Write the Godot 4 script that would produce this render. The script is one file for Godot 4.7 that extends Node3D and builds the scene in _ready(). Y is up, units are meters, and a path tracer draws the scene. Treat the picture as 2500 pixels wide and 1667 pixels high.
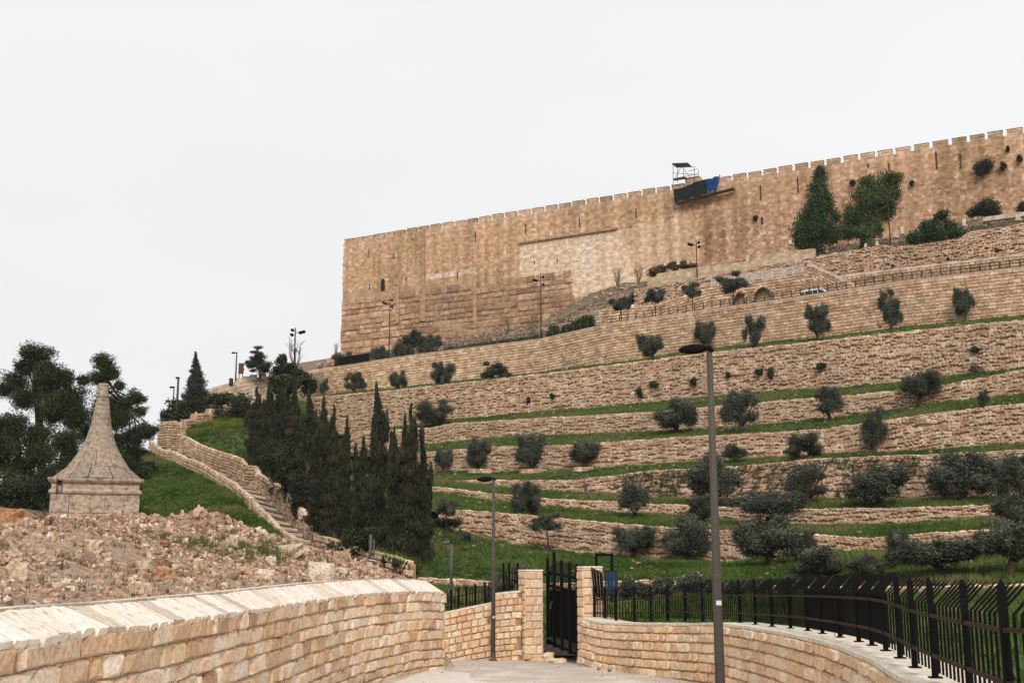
extends Node3D
# A hillside of stone terraces below an old city wall, seen from a lane with a gate.
# Measurements were taken as (x, y) in a 2500 x 1667 survey picture plus a distance in metres.
const F := 2900.0
const PITCH := 0.1929
const EYE := 1.6
var rng := RandomNumberGenerator.new()
var used := {}
var tint_cache := {}
var M := {}
var noise := FastNoiseLite.new()
var noise2 := FastNoiseLite.new()
var ashlar: Array = []
var blobs: Array = []
var rocks: Array = []
var slabs: Array = []
var flats: Array = []
var terr: Array = []

func pt(x: float, y: float, d: float) -> Vector3:
	var u := (x - 1250.0) / F
	var v := (833.5 - y) / F
	var q := cos(PITCH) - v * sin(PITCH)
	return Vector3(u * d / q, EYE + (v * cos(PITCH) + sin(PITCH)) * d / q, -d)

func proj(p: Vector3) -> Vector3:
	var q := p - Vector3(0, EYE, 0)
	var zf := maxf(q.y * sin(PITCH) - q.z * cos(PITCH), 0.01)
	var up := q.y * cos(PITCH) + q.z * sin(PITCH)
	return Vector3(1250.0 + F * q.x / zf, 833.5 - F * up / zf, zf)

func in_view(p: Vector3, m := 20.0) -> bool:
	var q := proj(p)
	return q.x > -m and q.x < 2500 + m and q.y > -m and q.y < 1667 + m

func R(a: float, b: float) -> float:
	return rng.randf_range(a, b)

func lin(tab: Array, x: float) -> Vector2:
	# tab rows [x, y, d] sorted by x; gives (y, d)
	if x <= tab[0][0]:
		return Vector2(tab[0][1], tab[0][2])
	for i in range(1, tab.size()):
		if x <= tab[i][0]:
			var t: float = (x - tab[i - 1][0]) / (tab[i][0] - tab[i - 1][0])
			return Vector2(lerpf(tab[i - 1][1], tab[i][1], t), lerpf(tab[i - 1][2], tab[i][2], t))
	var e: Array = tab[tab.size() - 1]
	return Vector2(e[1], e[2])

func on(tab: Array, x: float) -> Vector3:
	var q := lin(tab, x)
	return pt(x, q.x, q.y)

func pts(tab: Array) -> PackedVector3Array:
	var a := PackedVector3Array()
	for r in tab:
		a.append(pt(r[0], r[1], r[2]))
	return a

func dense(a: PackedVector3Array, step: float) -> PackedVector3Array:
	# a smooth curve through the given points
	var c := Curve3D.new()
	for i in a.size():
		var t := Vector3.ZERO
		if i > 0 and i < a.size() - 1:
			t = (a[i + 1] - a[i - 1]) / 6.0
		c.add_point(a[i], -t, t)
	var o := PackedVector3Array()
	var n := int(ceil(c.get_baked_length() / step))
	for i in n + 1:
		o.append(c.sample_baked(c.get_baked_length() * i / n))
	return o

# ---- nodes -------------------------------------------------------------
func numbered(called: String) -> String:
	if not used.has(called):
		used[called] = 0
		return called
	used[called] += 1
	return "%s_%03d" % [called, used[called]]

func tag(o: Node, label: String, category := "", group := "", kind := "") -> Node:
	if label != "": o.set_meta("label", label)
	if category != "": o.set_meta("category", category)
	if group != "": o.set_meta("group", group)
	if kind != "": o.set_meta("kind", kind)
	return o

func thing(called: String, label: String, category: String, at := Vector3.ZERO, turn := 0.0, group := "") -> Node3D:
	var o := Node3D.new()
	o.name = numbered(called)
	add_child(o)
	o.position = at
	o.rotation.y = turn
	tag(o, label, category, group)
	return o

func part(called: String, mesh: Mesh, mat: Material, parent: Node, xf := Transform3D()) -> MeshInstance3D:
	var o := MeshInstance3D.new()
	var n := 0
	var key := str(parent.get_instance_id()) + called
	if used.has(key):
		used[key] += 1
		o.name = "%s_%03d" % [called, used[key]]
	else:
		used[key] = 0
		o.name = called
	o.mesh = mesh
	if mat: o.material_override = mat
	parent.add_child(o, true)
	o.transform = xf
	return o

func solo(called: String, mesh: Mesh, mat: Material, label: String, category: String, xf := Transform3D(), group := "") -> MeshInstance3D:
	var o := MeshInstance3D.new()
	o.name = numbered(called)
	o.mesh = mesh
	if mat: o.material_override = mat
	add_child(o, true)
	o.transform = xf
	tag(o, label, category, group)
	return o

func struct(called: String, mesh: Mesh, mat: Material) -> MeshInstance3D:
	var o := solo(called, mesh, mat, "", "")
	o.set_meta("kind", "structure")
	return o

func many(called: String, mesh: Mesh, mat: Material, xfs: Array, cols: Array, parent: Node, kind := "stuff") -> MultiMeshInstance3D:
	var mm := MultiMesh.new()
	mm.transform_format = MultiMesh.TRANSFORM_3D
	mm.use_colors = cols.size() > 0
	mm.mesh = mesh
	mm.instance_count = xfs.size()
	for i in xfs.size():
		mm.set_instance_transform(i, xfs[i])
		if cols.size(): mm.set_instance_color(i, cols[i])
	var o := MultiMeshInstance3D.new()
	o.name = numbered(called) if parent == self else called
	o.multimesh = mm
	o.material_override = mat
	parent.add_child(o, true)
	if kind != "": o.set_meta("kind", kind)
	return o

func tinted(base: StandardMaterial3D, c: Color) -> StandardMaterial3D:
	var q := Color(snappedf(c.r, 0.03), snappedf(c.g, 0.03), snappedf(c.b, 0.03))
	var key := str(base.get_instance_id()) + str(q)
	if not tint_cache.has(key):
		var m: StandardMaterial3D = base.duplicate()
		m.vertex_color_use_as_albedo = false
		m.albedo_color = q.linear_to_srgb()
		tint_cache[key] = m
	return tint_cache[key]

# ---- meshes ------------------------------------------------------------
class MB:
	var v := PackedVector3Array()
	var n := PackedVector3Array()
	var c := PackedColorArray()
	var tint := Color(1, 1, 1)
	func tri(a: Vector3, b: Vector3, d: Vector3, out: Vector3) -> void:
		var nn := (d - a).cross(b - a)
		if nn.length_squared() < 1e-14: return
		nn = nn.normalized()
		if nn.dot(out) < 0.0:
			var k := b
			b = d
			d = k
			nn = -nn
		v.append(a); v.append(b); v.append(d)
		for i in 3:
			n.append(nn); c.append(tint)
	func quad(a: Vector3, b: Vector3, d: Vector3, e: Vector3, out: Vector3) -> void:
		tri(a, b, d, out)
		tri(a, d, e, out)
	func box(xf: Transform3D, s: Vector3, ch := 0.0) -> void:
		# box centred on xf with optional chamfer
		var h := s * 0.5
		ch = minf(ch, minf(h.x, minf(h.y, h.z)) * 0.9)
		var k: Array = []
		for ax in 3:
			for sg in [-1.0, 1.0]:
				var q := PackedVector3Array()
				for e in [[-1, -1], [1, -1], [1, 1], [-1, 1]]:
					var p := Vector3.ZERO
					p[ax] = sg * h[ax]
					p[(ax + 1) % 3] = e[0] * (h[(ax + 1) % 3] - ch)
					p[(ax + 2) % 3] = e[1] * (h[(ax + 2) % 3] - ch)
					q.append(p)
				k.append(q)
				var o := Vector3.ZERO
				o[ax] = sg
				quad(xf * q[0], xf * q[1], xf * q[2], xf * q[3], xf.basis * o)
		if ch > 0.0:
			for ax in 3:
				var b1 := (ax + 1) % 3
				var b2 := (ax + 2) % 3
				for s1 in [-1.0, 1.0]:
					for s2 in [-1.0, 1.0]:
						var p: Array = []
						for e in [[-1.0, 0], [1.0, 0], [1.0, 1], [-1.0, 1]]:
							var w := Vector3.ZERO
							w[ax] = e[0] * (h[ax] - ch)
							w[b1] = s1 * (h[b1] - (ch if e[1] == 1 else 0.0))
							w[b2] = s2 * (h[b2] - (0.0 if e[1] == 1 else ch))
							p.append(w)
						var o2 := Vector3.ZERO
						o2[b1] = s1
						o2[b2] = s2
						quad(xf * p[0], xf * p[1], xf * p[2], xf * p[3], xf.basis * o2)
	func bar(a: Vector3, b: Vector3, w: float, t: float, up := Vector3.UP) -> void:
		var z := (b - a).normalized()
		if absf(z.dot(up)) > 0.98: up = Vector3.RIGHT
		var x := up.cross(z).normalized()
		box(Transform3D(Basis(x, z.cross(x), z), (a + b) * 0.5), Vector3(w, t, a.distance_to(b)))
	func tube(pth: Array, radii: Array, seg := 8) -> void:
		var rings: Array = []
		for i in pth.size():
			var t: Vector3 = (pth[mini(i + 1, pth.size() - 1)] - pth[maxi(i - 1, 0)]).normalized()
			var x := t.cross(Vector3(0.13, 0.2, 1)).normalized()
			if x.length() < 0.5: x = t.cross(Vector3.RIGHT).normalized()
			var y := t.cross(x)
			var r := PackedVector3Array()
			for k in seg:
				var a := TAU * k / seg
				r.append(pth[i] + (x * cos(a) + y * sin(a)) * radii[i])
			rings.append(r)
		for i in pth.size() - 1:
			var mid: Vector3 = (pth[i] + pth[i + 1]) * 0.5
			for k in seg:
				var k2 := (k + 1) % seg
				var cc: Vector3 = (rings[i][k] + rings[i][k2] + rings[i + 1][k] + rings[i + 1][k2]) * 0.25
				quad(rings[i][k], rings[i][k2], rings[i + 1][k2], rings[i + 1][k], cc - mid)
		for e in [0, pth.size() - 1]:
			var oo: Vector3 = pth[e] - pth[1 if e == 0 else e - 1]
			for k in seg:
				tri(pth[e], rings[e][k], rings[e][(k + 1) % seg], oo)
	func done(smooth := false) -> ArrayMesh:
		var m := ArrayMesh.new()
		if v.size() == 0: return m
		if smooth:
			var st := SurfaceTool.new()
			st.begin(Mesh.PRIMITIVE_TRIANGLES)
			st.set_smooth_group(0)
			for i in v.size():
				st.set_color(c[i])
				st.add_vertex(v[i])
			st.index()
			st.generate_normals()
			return st.commit()
		var a := []
		a.resize(Mesh.ARRAY_MAX)
		a[Mesh.ARRAY_VERTEX] = v
		a[Mesh.ARRAY_NORMAL] = n
		a[Mesh.ARRAY_COLOR] = c
		m.add_surface_from_arrays(Mesh.PRIMITIVE_TRIANGLES, a)
		return m

func grid(fn: Callable, nu: int, nv: int, out: Vector3) -> ArrayMesh:
	var b := MB.new()
	var p: Array = []
	for i in nu + 1:
		var row := PackedVector3Array()
		for j in nv + 1:
			row.append(fn.call(float(i) / nu, float(j) / nv))
		p.append(row)
	for i in nu:
		for j in nv:
			b.quad(p[i][j], p[i + 1][j], p[i + 1][j + 1], p[i][j + 1], out)
	return b.done(true)

func box_mesh(s: Vector3, ch := 0.0, at := Vector3.ZERO) -> ArrayMesh:
	var b := MB.new()
	b.box(Transform3D(Basis(), at), s, ch)
	return b.done()

func lathe(prof: Array, seg: int, a0 := 0.0, a1 := TAU, smooth := true) -> ArrayMesh:
	# prof rows [radius, height]
	var b := MB.new()
	for i in prof.size() - 1:
		for k in seg:
			var p := a0 + (a1 - a0) * k / seg
			var q := a0 + (a1 - a0) * (k + 1) / seg
			var w := [Vector3(cos(p) * prof[i][0], prof[i][1], sin(p) * prof[i][0]), Vector3(cos(q) * prof[i][0], prof[i][1], sin(q) * prof[i][0]),
				Vector3(cos(q) * prof[i + 1][0], prof[i + 1][1], sin(q) * prof[i + 1][0]), Vector3(cos(p) * prof[i + 1][0], prof[i + 1][1], sin(p) * prof[i + 1][0])]
			var m := (p + q) * 0.5
			var dr: float = prof[i + 1][0] - prof[i][0]
			var dh: float = prof[i + 1][1] - prof[i][1]
			var o := Vector3(cos(m) * dh, -dr, sin(m) * dh)
			b.quad(w[0], w[1], w[2], w[3], o)
	return b.done(smooth)

func ashlar_mesh(sd: int, bulge: float, rough: float, nx := 4, ny := 3) -> ArrayMesh:
	# rock-faced block: x, y in -0.5..0.5, face towards +z
	var r := RandomNumberGenerator.new()
	r.seed = sd
	var b := MB.new()
	var g: Array = []
	for i in nx + 1:
		var row := PackedVector3Array()
		for j in ny + 1:
			var x := -0.5 + float(i) / nx
			var y := -0.5 + float(j) / ny
			var edge := i == 0 or j == 0 or i == nx or j == ny
			var z := 0.25
			if edge:
				x += r.randf_range(-0.02, 0.02)
				y += r.randf_range(-0.03, 0.03)
				x *= 0.985
				y *= 0.97
			else:
				x += r.randf_range(-0.06, 0.06)
				y += r.randf_range(-0.07, 0.07)
				z = 0.25 + bulge + r.randf_range(-rough, rough)
				if i == 1: x = -0.5 + r.randf_range(0.07, 0.16)
				if i == nx - 1: x = 0.5 - r.randf_range(0.07, 0.16)
				if j == 1: y = -0.5 + r.randf_range(0.1, 0.2)
				if j == ny - 1: y = 0.5 - r.randf_range(0.1, 0.2)
			row.append(Vector3(x, y, z))
		g.append(row)
	for i in nx:
		for j in ny:
			b.quad(g[i][j], g[i + 1][j], g[i + 1][j + 1], g[i][j + 1], Vector3(0, 0, 1))
	var bk := func(p: Vector3) -> Vector3: return Vector3(p.x, p.y, -0.5)
	for i in nx:
		b.quad(g[i][0], g[i + 1][0], bk.call(g[i + 1][0]), bk.call(g[i][0]), Vector3.DOWN)
		b.quad(g[i][ny], g[i + 1][ny], bk.call(g[i + 1][ny]), bk.call(g[i][ny]), Vector3.UP)
	for j in ny:
		b.quad(g[0][j], g[0][j + 1], bk.call(g[0][j + 1]), bk.call(g[0][j]), Vector3.LEFT)
		b.quad(g[nx][j], g[nx][j + 1], bk.call(g[nx][j + 1]), bk.call(g[nx][j]), Vector3.RIGHT)
	return b.done()

func blob_mesh(sd: int, n: int, roundness: float, rough: float, smooth := false) -> ArrayMesh:
	# a lump of stone in the unit cube
	var fn := FastNoiseLite.new()
	fn.seed = sd
	fn.frequency = 0.9
	var b := MB.new()
	var shape := func(p: Vector3) -> Vector3:
		var s := p.normalized() * 0.5
		var q := p * 0.5
		q = q.lerp(s, roundness)
		return q * (1.0 + rough * fn.get_noise_3dv(p * 1.3))
	for ax in 3:
		for sg in [-1.0, 1.0]:
			for i in n:
				for j in n:
					var w: Array = []
					for e in [[0, 0], [1, 0], [1, 1], [0, 1]]:
						var p := Vector3.ZERO
						p[ax] = sg
						p[(ax + 1) % 3] = -1.0 + 2.0 * (i + e[0]) / n
						p[(ax + 2) % 3] = -1.0 + 2.0 * (j + e[1]) / n
						w.append(shape.call(p))
					b.quad(w[0], w[1], w[2], w[3], (w[0] + w[2]))
	return b.done(smooth)

# ---- stone walls -------------------------------------------------------
class Line:
	var top: PackedVector3Array
	var bot: PackedVector3Array
	var len := PackedFloat32Array()
	func _init(a: PackedVector3Array, b: PackedVector3Array) -> void:
		top = a
		bot = b
		len.append(0.0)
		for i in range(1, a.size()):
			len.append(len[i - 1] + a[i].distance_to(a[i - 1]))
	func total() -> float:
		return len[len.size() - 1]
	func seg(s: float) -> int:
		var lo := 0
		var hi := len.size() - 2
		while lo < hi:
			var m := (lo + hi + 1) / 2
			if len[m] <= s: lo = m
			else: hi = m - 1
		return lo
	func at(s: float) -> Array:
		var i := seg(s)
		var t := clampf((s - len[i]) / maxf(len[i + 1] - len[i], 1e-5), 0, 1)
		return [top[i].lerp(top[i + 1], t), bot[i].lerp(bot[i + 1], t), (top[i + 1] - top[i]).normalized()]

func facing(t: Vector3, p: Vector3, side := 0.0) -> Vector3:
	var n := t.cross(Vector3.UP).normalized()
	if side != 0.0: return n * side
	return n if n.dot(Vector3(0, p.y, 0) - p) > 0.0 else -n

func stones(parent: Node, ln: Line, o: Dictionary) -> void:
	# o: row, wid [min,max], depth, meshes, mat, color Callable(p), single, called, jit, gap, hole Callable, tilt, side
	var items: Array = []
	var off := 0.0
	var jit: float = o.get("jit", 0.0)
	var side: float = o.get("side", 0.0)
	var hmax := 0.0
	for i in ln.top.size(): hmax = maxf(hmax, ln.top[i].y - ln.bot[i].y)
	var row_i := 0
	while off < hmax:
		var h := R(o.row[0], o.row[1])
		var s := R(-o.wid[1], 0.0) * 0.5
		while s < ln.total():
			var w := R(o.wid[0], o.wid[1])
			if rng.randf() < o.get("big", 0.0): w *= 1.7
			var a := ln.at(clampf(s + w * 0.5, 0.0, ln.total()))
			s += w
			if s > ln.total() + w * 0.35 and o.get("trim", true): break
			var hh: float = h * (1.0 + R(-jit, jit) * 0.5) + o.get("lap", 0.0)
			var ww: float = w + o.get("lap", 0.0)
			var p: Vector3 = a[0] - Vector3.UP * (off + h * 0.5 + R(-jit, jit) * h * 0.3)
			if o.has("wave") and row_i > 0: p.y += o.wave * noise2.get_noise_2d(s * 12.0, row_i * 31.0) * 2.0
			if p.y + hh * 0.3 < a[1].y: continue
			var lean: float = clampf((a[0].y - p.y) / maxf(a[0].y - a[1].y, 0.05), 0.0, 1.0)
			p += Vector3(a[1].x - a[0].x, 0, a[1].z - a[0].z) * lean
			var n := facing(a[2], p, side)
			if o.has("hole") and o.hole.call(p): continue
			var x: Vector3 = a[2]
			var z := n
			var y := Vector3.UP
			if x.cross(y).dot(z) < 0.0: x = -x
			var bas := Basis(x * (ww - o.gap), y * (hh - o.gap), z * o.depth * R(0.75, 1.25))
			if o.has("tilt"): bas = Basis(z, R(-o.tilt, o.tilt)) * bas
			if rng.randf() < 0.5:
				bas.y = -bas.y
				bas.x = -bas.x
			var c: Color = o.color.call(p)
			items.append([Transform3D(bas, p + n * o.get("proud", 0.0)), c, rng.randi() % o.meshes.size(), w * hh / maxf(proj(p).z, 1.0) ** 2 if in_view(p) else -1.0])
		off += h
		row_i += 1
	var k: int = o.get("single", 0)
	var order := range(items.size())
	var by := items
	order.sort_custom(func(i, j): return by[i][3] > by[j][3])
	var taken := {}
	for i in mini(k, order.size()):
		var it: Array = items[order[i]]
		if it[3] < 0.0: break
		taken[order[i]] = true
		part(o.called, o.meshes[it[2]], tinted(o.mat, it[1]), parent, it[0])
	for q in o.meshes.size():
		var xs: Array = []
		var cs: Array = []
		for i in items.size():
			if items[i][2] == q and not taken.has(i):
				xs.append(items[i][0])
				cs.append(items[i][1])
		if xs.size(): many(o.get("rest", o.called + "_field"), o.meshes[q], o.mat, xs, cs, parent)

func core(ln: Line, thick: float, inset: float, sink: float, side := 0.0, hole = null, cap := 0.0, ny := 1) -> ArrayMesh:
	# the body of a wall behind its stones, with a top, a back and both ends
	var b := MB.new()
	var nn: Array = []
	for i in ln.top.size():
		var t := (ln.top[mini(i + 1, ln.top.size() - 1)] - ln.top[maxi(i - 1, 0)]).normalized()
		nn.append(facing(t, ln.top[i], side))
	for i in ln.top.size() - 1:
		var q: Array = []
		for e in [i, i + 1]:
			var f: Vector3 = ln.top[e] - nn[e] * inset - Vector3.UP * cap
			var g: Vector3 = ln.bot[e] - nn[e] * inset - Vector3.UP * sink
			q.append([f, g, f - nn[e] * thick, g - nn[e] * thick])
		for j in ny:
			var a0: Vector3 = q[0][0].lerp(q[0][1], float(j) / ny)
			var a1: Vector3 = q[1][0].lerp(q[1][1], float(j) / ny)
			var b0: Vector3 = q[0][0].lerp(q[0][1], float(j + 1) / ny)
			var b1: Vector3 = q[1][0].lerp(q[1][1], float(j + 1) / ny)
			if hole != null and hole.call((a0 + b1) * 0.5): continue
			b.quad(a0, a1, b1, b0, nn[i])
		b.quad(q[0][0], q[1][0], q[1][2], q[0][2], Vector3.UP)
		b.quad(q[0][2], q[1][2], q[1][3], q[0][3], -nn[i])
		if i == 0: b.quad(q[0][0], q[0][1], q[0][3], q[0][2], ln.top[0] - ln.top[1])
		if i == ln.top.size() - 2: b.quad(q[1][0], q[1][1], q[1][3], q[1][2], ln.top[i + 1] - ln.top[i])
	return b.done()

# ---- foliage -----------------------------------------------------------
func crown(clumps: Array, n: int, ll: float, lw: float, cols: Array, sub := 14, subr := 0.36, droop := 0.0, shell := 0.55, wild := 0.0, grow := 1.0) -> ArrayMesh:
	# clumps rows [centre, radii]
	var v := PackedVector3Array()
	var nr := PackedVector3Array()
	var cc := PackedColorArray()
	var ix := PackedInt32Array()
	var tw := 0.0
	for k in clumps: tw += pow(k[1].x * k[1].y * k[1].z, 0.667)
	for k in clumps:
		var share := pow(k[1].x * k[1].y * k[1].z, 0.667) / tw
		var m := int(n * share)
		var subs: Array = []
		for i in sub:
			var d := Vector3(rng.randfn(), rng.randfn(), rng.randfn()).normalized()
			var rr := pow(rng.randf(), 0.45) * R(shell, 1.0) + R(0, wild)
			subs.append([k[0] + d * rr * k[1] * grow * (1.0 - subr * 0.7), R(0.65, 1.2) * subr, cols[rng.randi() % cols.size()], R(0.75, 1.25)])
		for i in m:
			var s: Array = subs[rng.randi() % sub]
			var d := Vector3(rng.randfn(), rng.randfn(), rng.randfn()).normalized() * pow(rng.randf(), 0.5)
			var p: Vector3 = s[0] + d * s[1] * k[1] * 1.35 * grow
			var ax := (Vector3(rng.randfn(), rng.randfn() - droop, rng.randfn()) + d * 0.8).normalized()
			var sd := ax.cross(Vector3(rng.randfn(), rng.randfn(), rng.randfn())).normalized()
			var l := ll * R(0.6, 1.4)
			var w := lw * R(0.7, 1.3)
			var c: Color = s[2] * (s[3] * R(0.75, 1.3))
			var nm := ax.cross(sd)
			var bs := v.size()
			v.append(p - ax * l * 0.5); v.append(p + sd * w * 0.5); v.append(p + ax * l * 0.5); v.append(p - sd * w * 0.5)
			for q in 4:
				nr.append(nm); cc.append(c)
			for q in [0, 1, 2, 0, 2, 3]: ix.append(bs + q)
	var a := []
	a.resize(Mesh.ARRAY_MAX)
	a[Mesh.ARRAY_VERTEX] = v
	a[Mesh.ARRAY_NORMAL] = nr
	a[Mesh.ARRAY_COLOR] = cc
	a[Mesh.ARRAY_INDEX] = ix
	var mm := ArrayMesh.new()
	mm.add_surface_from_arrays(Mesh.PRIMITIVE_TRIANGLES, a)
	return mm

func limbs(trunk: Array, r0: float, r1: float, ends: Array, rb: float) -> ArrayMesh:
	# a tapered trunk and limbs from its top to the given ends
	var b := MB.new()
	var rr: Array = []
	for i in trunk.size(): rr.append(lerpf(r0, r1, float(i) / (trunk.size() - 1)))
	b.tube(trunk, rr, 8)
	for e in ends:
		var s: Vector3 = trunk[trunk.size() - 1].lerp(trunk[trunk.size() - 2], R(0.0, 0.8))
		var mid: Vector3 = s.lerp(e, 0.5) + Vector3(R(-1, 1), R(0, 1), R(-1, 1)) * s.distance_to(e) * 0.12
		b.tube([s, mid, e], [rb, rb * 0.7, rb * 0.3], 5)
	return b.done(true)

func bare(h: float, n: int, spread: float, r: float) -> ArrayMesh:
	# leafless twigs fanning up from the ground
	var b := MB.new()
	for i in n:
		var a := R(0, TAU)
		var s := Vector3(cos(a), 0, sin(a)) * R(0.0, 0.15) * spread
		var e := Vector3(cos(a) * spread * R(0.2, 1.0), h * R(0.55, 1.0), sin(a) * spread * R(0.2, 1.0))
		var m := s.lerp(e, 0.5) + Vector3(R(-1, 1), R(0, 1), R(-1, 1)) * 0.08 * h
		b.tube([s, m, e], [r, r * 0.7, r * 0.3], 3)
		for k in 4:
			var q := m.lerp(e, R(0, 0.8))
			b.tube([q, q + Vector3(R(-1, 1), R(0.4, 1.2), R(-1, 1)) * h * 0.16], [r * 0.45, r * 0.2], 3)
	return b.done()

# ---- materials ---------------------------------------------------------
func ntex(sd: int, freq: float, lo: Color, hi: Color, oct := 5, size := 512, mid = null) -> NoiseTexture2D:
	var t := NoiseTexture2D.new()
	var fn := FastNoiseLite.new()
	fn.seed = sd
	fn.frequency = freq
	fn.fractal_octaves = oct
	t.noise = fn
	t.seamless = true
	t.width = size
	t.height = size
	var g := Gradient.new()
	g.offsets = PackedFloat32Array([0.15, 0.85]) if mid == null else PackedFloat32Array([0.15, 0.5, 0.85])
	g.colors = PackedColorArray([lo, hi]) if mid == null else PackedColorArray([lo, mid, hi])
	t.color_ramp = g
	return t

func nnorm(sd: int, freq: float, strength: float, oct := 5) -> NoiseTexture2D:
	var t := NoiseTexture2D.new()
	var fn := FastNoiseLite.new()
	fn.seed = sd
	fn.frequency = freq
	fn.fractal_octaves = oct
	t.noise = fn
	t.seamless = true
	t.width = 512
	t.height = 512
	t.as_normal_map = true
	t.bump_strength = strength
	return t

func G(x: float) -> Color:
	return Color(x, x, x).linear_to_srgb()

func L(r: float, g: float, b: float) -> Color:
	return Color(r, g, b).linear_to_srgb()

func mat(c: Color, rough := 0.9, tex: Texture2D = null, scale := 1.0, nrm: Texture2D = null, ns := 1.0, vc := false) -> StandardMaterial3D:
	var m := StandardMaterial3D.new()
	m.albedo_color = c.linear_to_srgb()
	m.roughness = rough
	m.metallic_specular = 0.25
	m.vertex_color_use_as_albedo = vc
	if tex: m.albedo_texture = tex
	if nrm:
		m.normal_enabled = true
		m.normal_texture = nrm
		m.normal_scale = ns
	if tex or nrm:
		m.uv1_triplanar = true
		m.uv1_world_triplanar = true
		m.uv1_scale = Vector3.ONE * scale
	return m

func make_materials() -> void:
	var w := Color(1, 1, 1)
	var grain := ntex(1, 0.022, Color(0.88, 0.76, 0.66), Color(1, 1, 1), 6, 512, Color(0.965, 0.93, 0.895))
	var coarse := ntex(2, 0.01, Color(0.74, 0.69, 0.64), Color(1, 1, 1), 6)
	var bump := nnorm(3, 0.02, 7.0, 6)
	M.near = mat(w, 0.92, grain, 1.1, bump, 1.0, true)
	M.far = mat(w, 0.95, coarse, 0.16, bump, 0.6, true)
	M.mound = mat(w, 0.95, ntex(43, 0.016, Color(0.72, 0.62, 0.55), w, 6, 512, Color(0.95, 0.92, 0.89)), 1.6, bump, 0.9, true)
	M.cope = mat(w, 0.92, ntex(41, 0.016, Color(0.86, 0.80, 0.74), w, 6, 512, Color(0.97, 0.95, 0.93)), 1.1, bump, 0.7, true)
	M.joint = mat(Color(0.42, 0.31, 0.215), 1.0, coarse, 0.5)
	M.mortar = mat(Color(0.50, 0.42, 0.33), 1.0, grain, 1.3, bump, 0.8)
	M.dark_joint = mat(Color(0.25, 0.18, 0.13), 1.0, coarse, 0.3)
	M.wall_joint = mat(Color(0.52, 0.37, 0.25), 1.0, coarse, 0.05)
	M.ledge = mat(Color(0.78, 0.715, 0.635), 0.9, ntex(8, 0.02, Color(0.82, 0.78, 0.72), w, 5), 0.6, bump, 0.35)
	M.path = mat(w, 0.9, ntex(5, 0.006, L(0.44, 0.37, 0.31), L(0.62, 0.55, 0.48), 6, 1024, L(0.49, 0.42, 0.36)), 0.12, nnorm(6, 0.09, 3.0, 3), 0.5)
	M.worn = mat(w, 0.9, ntex(51, 0.02, L(0.56, 0.505, 0.44), L(0.70, 0.645, 0.58), 6, 512, L(0.635, 0.575, 0.51)), 0.35, nnorm(52, 0.09, 3.0, 3), 0.5)
	M.road = mat(Color(0.3, 0.26, 0.22), 0.95, coarse, 0.2)
	M.grass = mat(w, 1.0, ntex(11, 0.012, L(0.028, 0.044, 0.012), L(0.12, 0.115, 0.05), 6, 1024, L(0.052, 0.084, 0.019)), 0.09, nnorm(12, 0.05, 8.0, 4), 1.0)
	M.slope = mat(w, 1.0, ntex(13, 0.012, L(0.13, 0.095, 0.065), L(0.28, 0.22, 0.16), 6, 1024, L(0.19, 0.145, 0.10)), 0.06, nnorm(12, 0.05, 8.0, 4), 1.0)
	M.dirt = mat(w, 1.0, ntex(15, 0.012, L(0.21, 0.145, 0.105), L(0.43, 0.33, 0.245), 6, 1024, L(0.32, 0.235, 0.17)), 0.4, nnorm(16, 0.05, 8.0, 5), 1.0)
	M.blade = mat(w, 1.0, null, 1, null, 1, true)
	M.leaf = mat(w, 0.8, null, 1, null, 1, true)
	M.leaf.backlight_enabled = true
	M.leaf.backlight = Color(0.25, 0.25, 0.2)
	M.bark = mat(Color(0.075, 0.055, 0.042), 1.0, coarse, 1.0)
	M.twig = mat(Color(0.16, 0.12, 0.10), 1.0)
	M.red_twig = mat(Color(0.17, 0.085, 0.06), 1.0)
	M.iron = mat(Color(0.009, 0.0085, 0.009), 0.7)
	M.iron.metallic_specular = 0.1
	M.rust = mat(Color(0.045, 0.024, 0.017), 0.7, coarse, 2.0)
	M.rail = mat(Color(0.05, 0.035, 0.03), 0.6)
	M.pole = mat(Color(0.095, 0.085, 0.075), 0.55, ntex(21, 0.05, Color(0.8, 0.78, 0.75), w, 4), 1.2)
	M.pale_pole = mat(Color(0.09, 0.09, 0.085), 0.6)
	M.glass = mat(Color(0.03, 0.035, 0.04), 0.12)
	M.white_paint = mat(Color(0.75, 0.76, 0.78), 0.3)
	M.rubber = mat(Color(0.02, 0.02, 0.02), 0.9)
	M.plate = mat(Color(0.55, 0.57, 0.58), 0.6)
	M.blue = mat(Color(0.018, 0.05, 0.105), 0.7)
	M.tarp = mat(Color(0.012, 0.06, 0.2), 0.8)
	M.net = mat(Color(0.018, 0.028, 0.028), 1.0, coarse, 1.5)
	M.timber = mat(Color(0.22, 0.17, 0.12), 0.9, coarse, 2.0)
	M.sign = mat(Color(0.10, 0.035, 0.025), 0.7)
	M.pale_wall = mat(Color(0.62, 0.51, 0.37), 1.0, coarse, 0.2, bump, 0.4)
	M.hole = mat(Color(0.02, 0.015, 0.012), 1.0)
	M.tomb = mat(w, 0.95, ntex(31, 0.010, Color(0.62, 0.57, 0.55), w, 6, 1024, Color(0.93, 0.90, 0.88)), 0.22, bump, 1.0, true)
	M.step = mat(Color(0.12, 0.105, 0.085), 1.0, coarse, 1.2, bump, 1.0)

func calm(a: Array, k: float) -> Array:
	# the same stone colours drawn towards their mean
	var m := Color(0, 0, 0)
	for c in a: m += c / a.size()
	var o: Array = []
	for c in a: o.append(c.lerp(m, k))
	return o

func pick(a: Array) -> Color:
	var c: Color = a[rng.randi() % a.size()]
	var k := R(0.9, 1.1)
	return Color(c.r * k, c.g * k, c.b * k)

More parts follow.
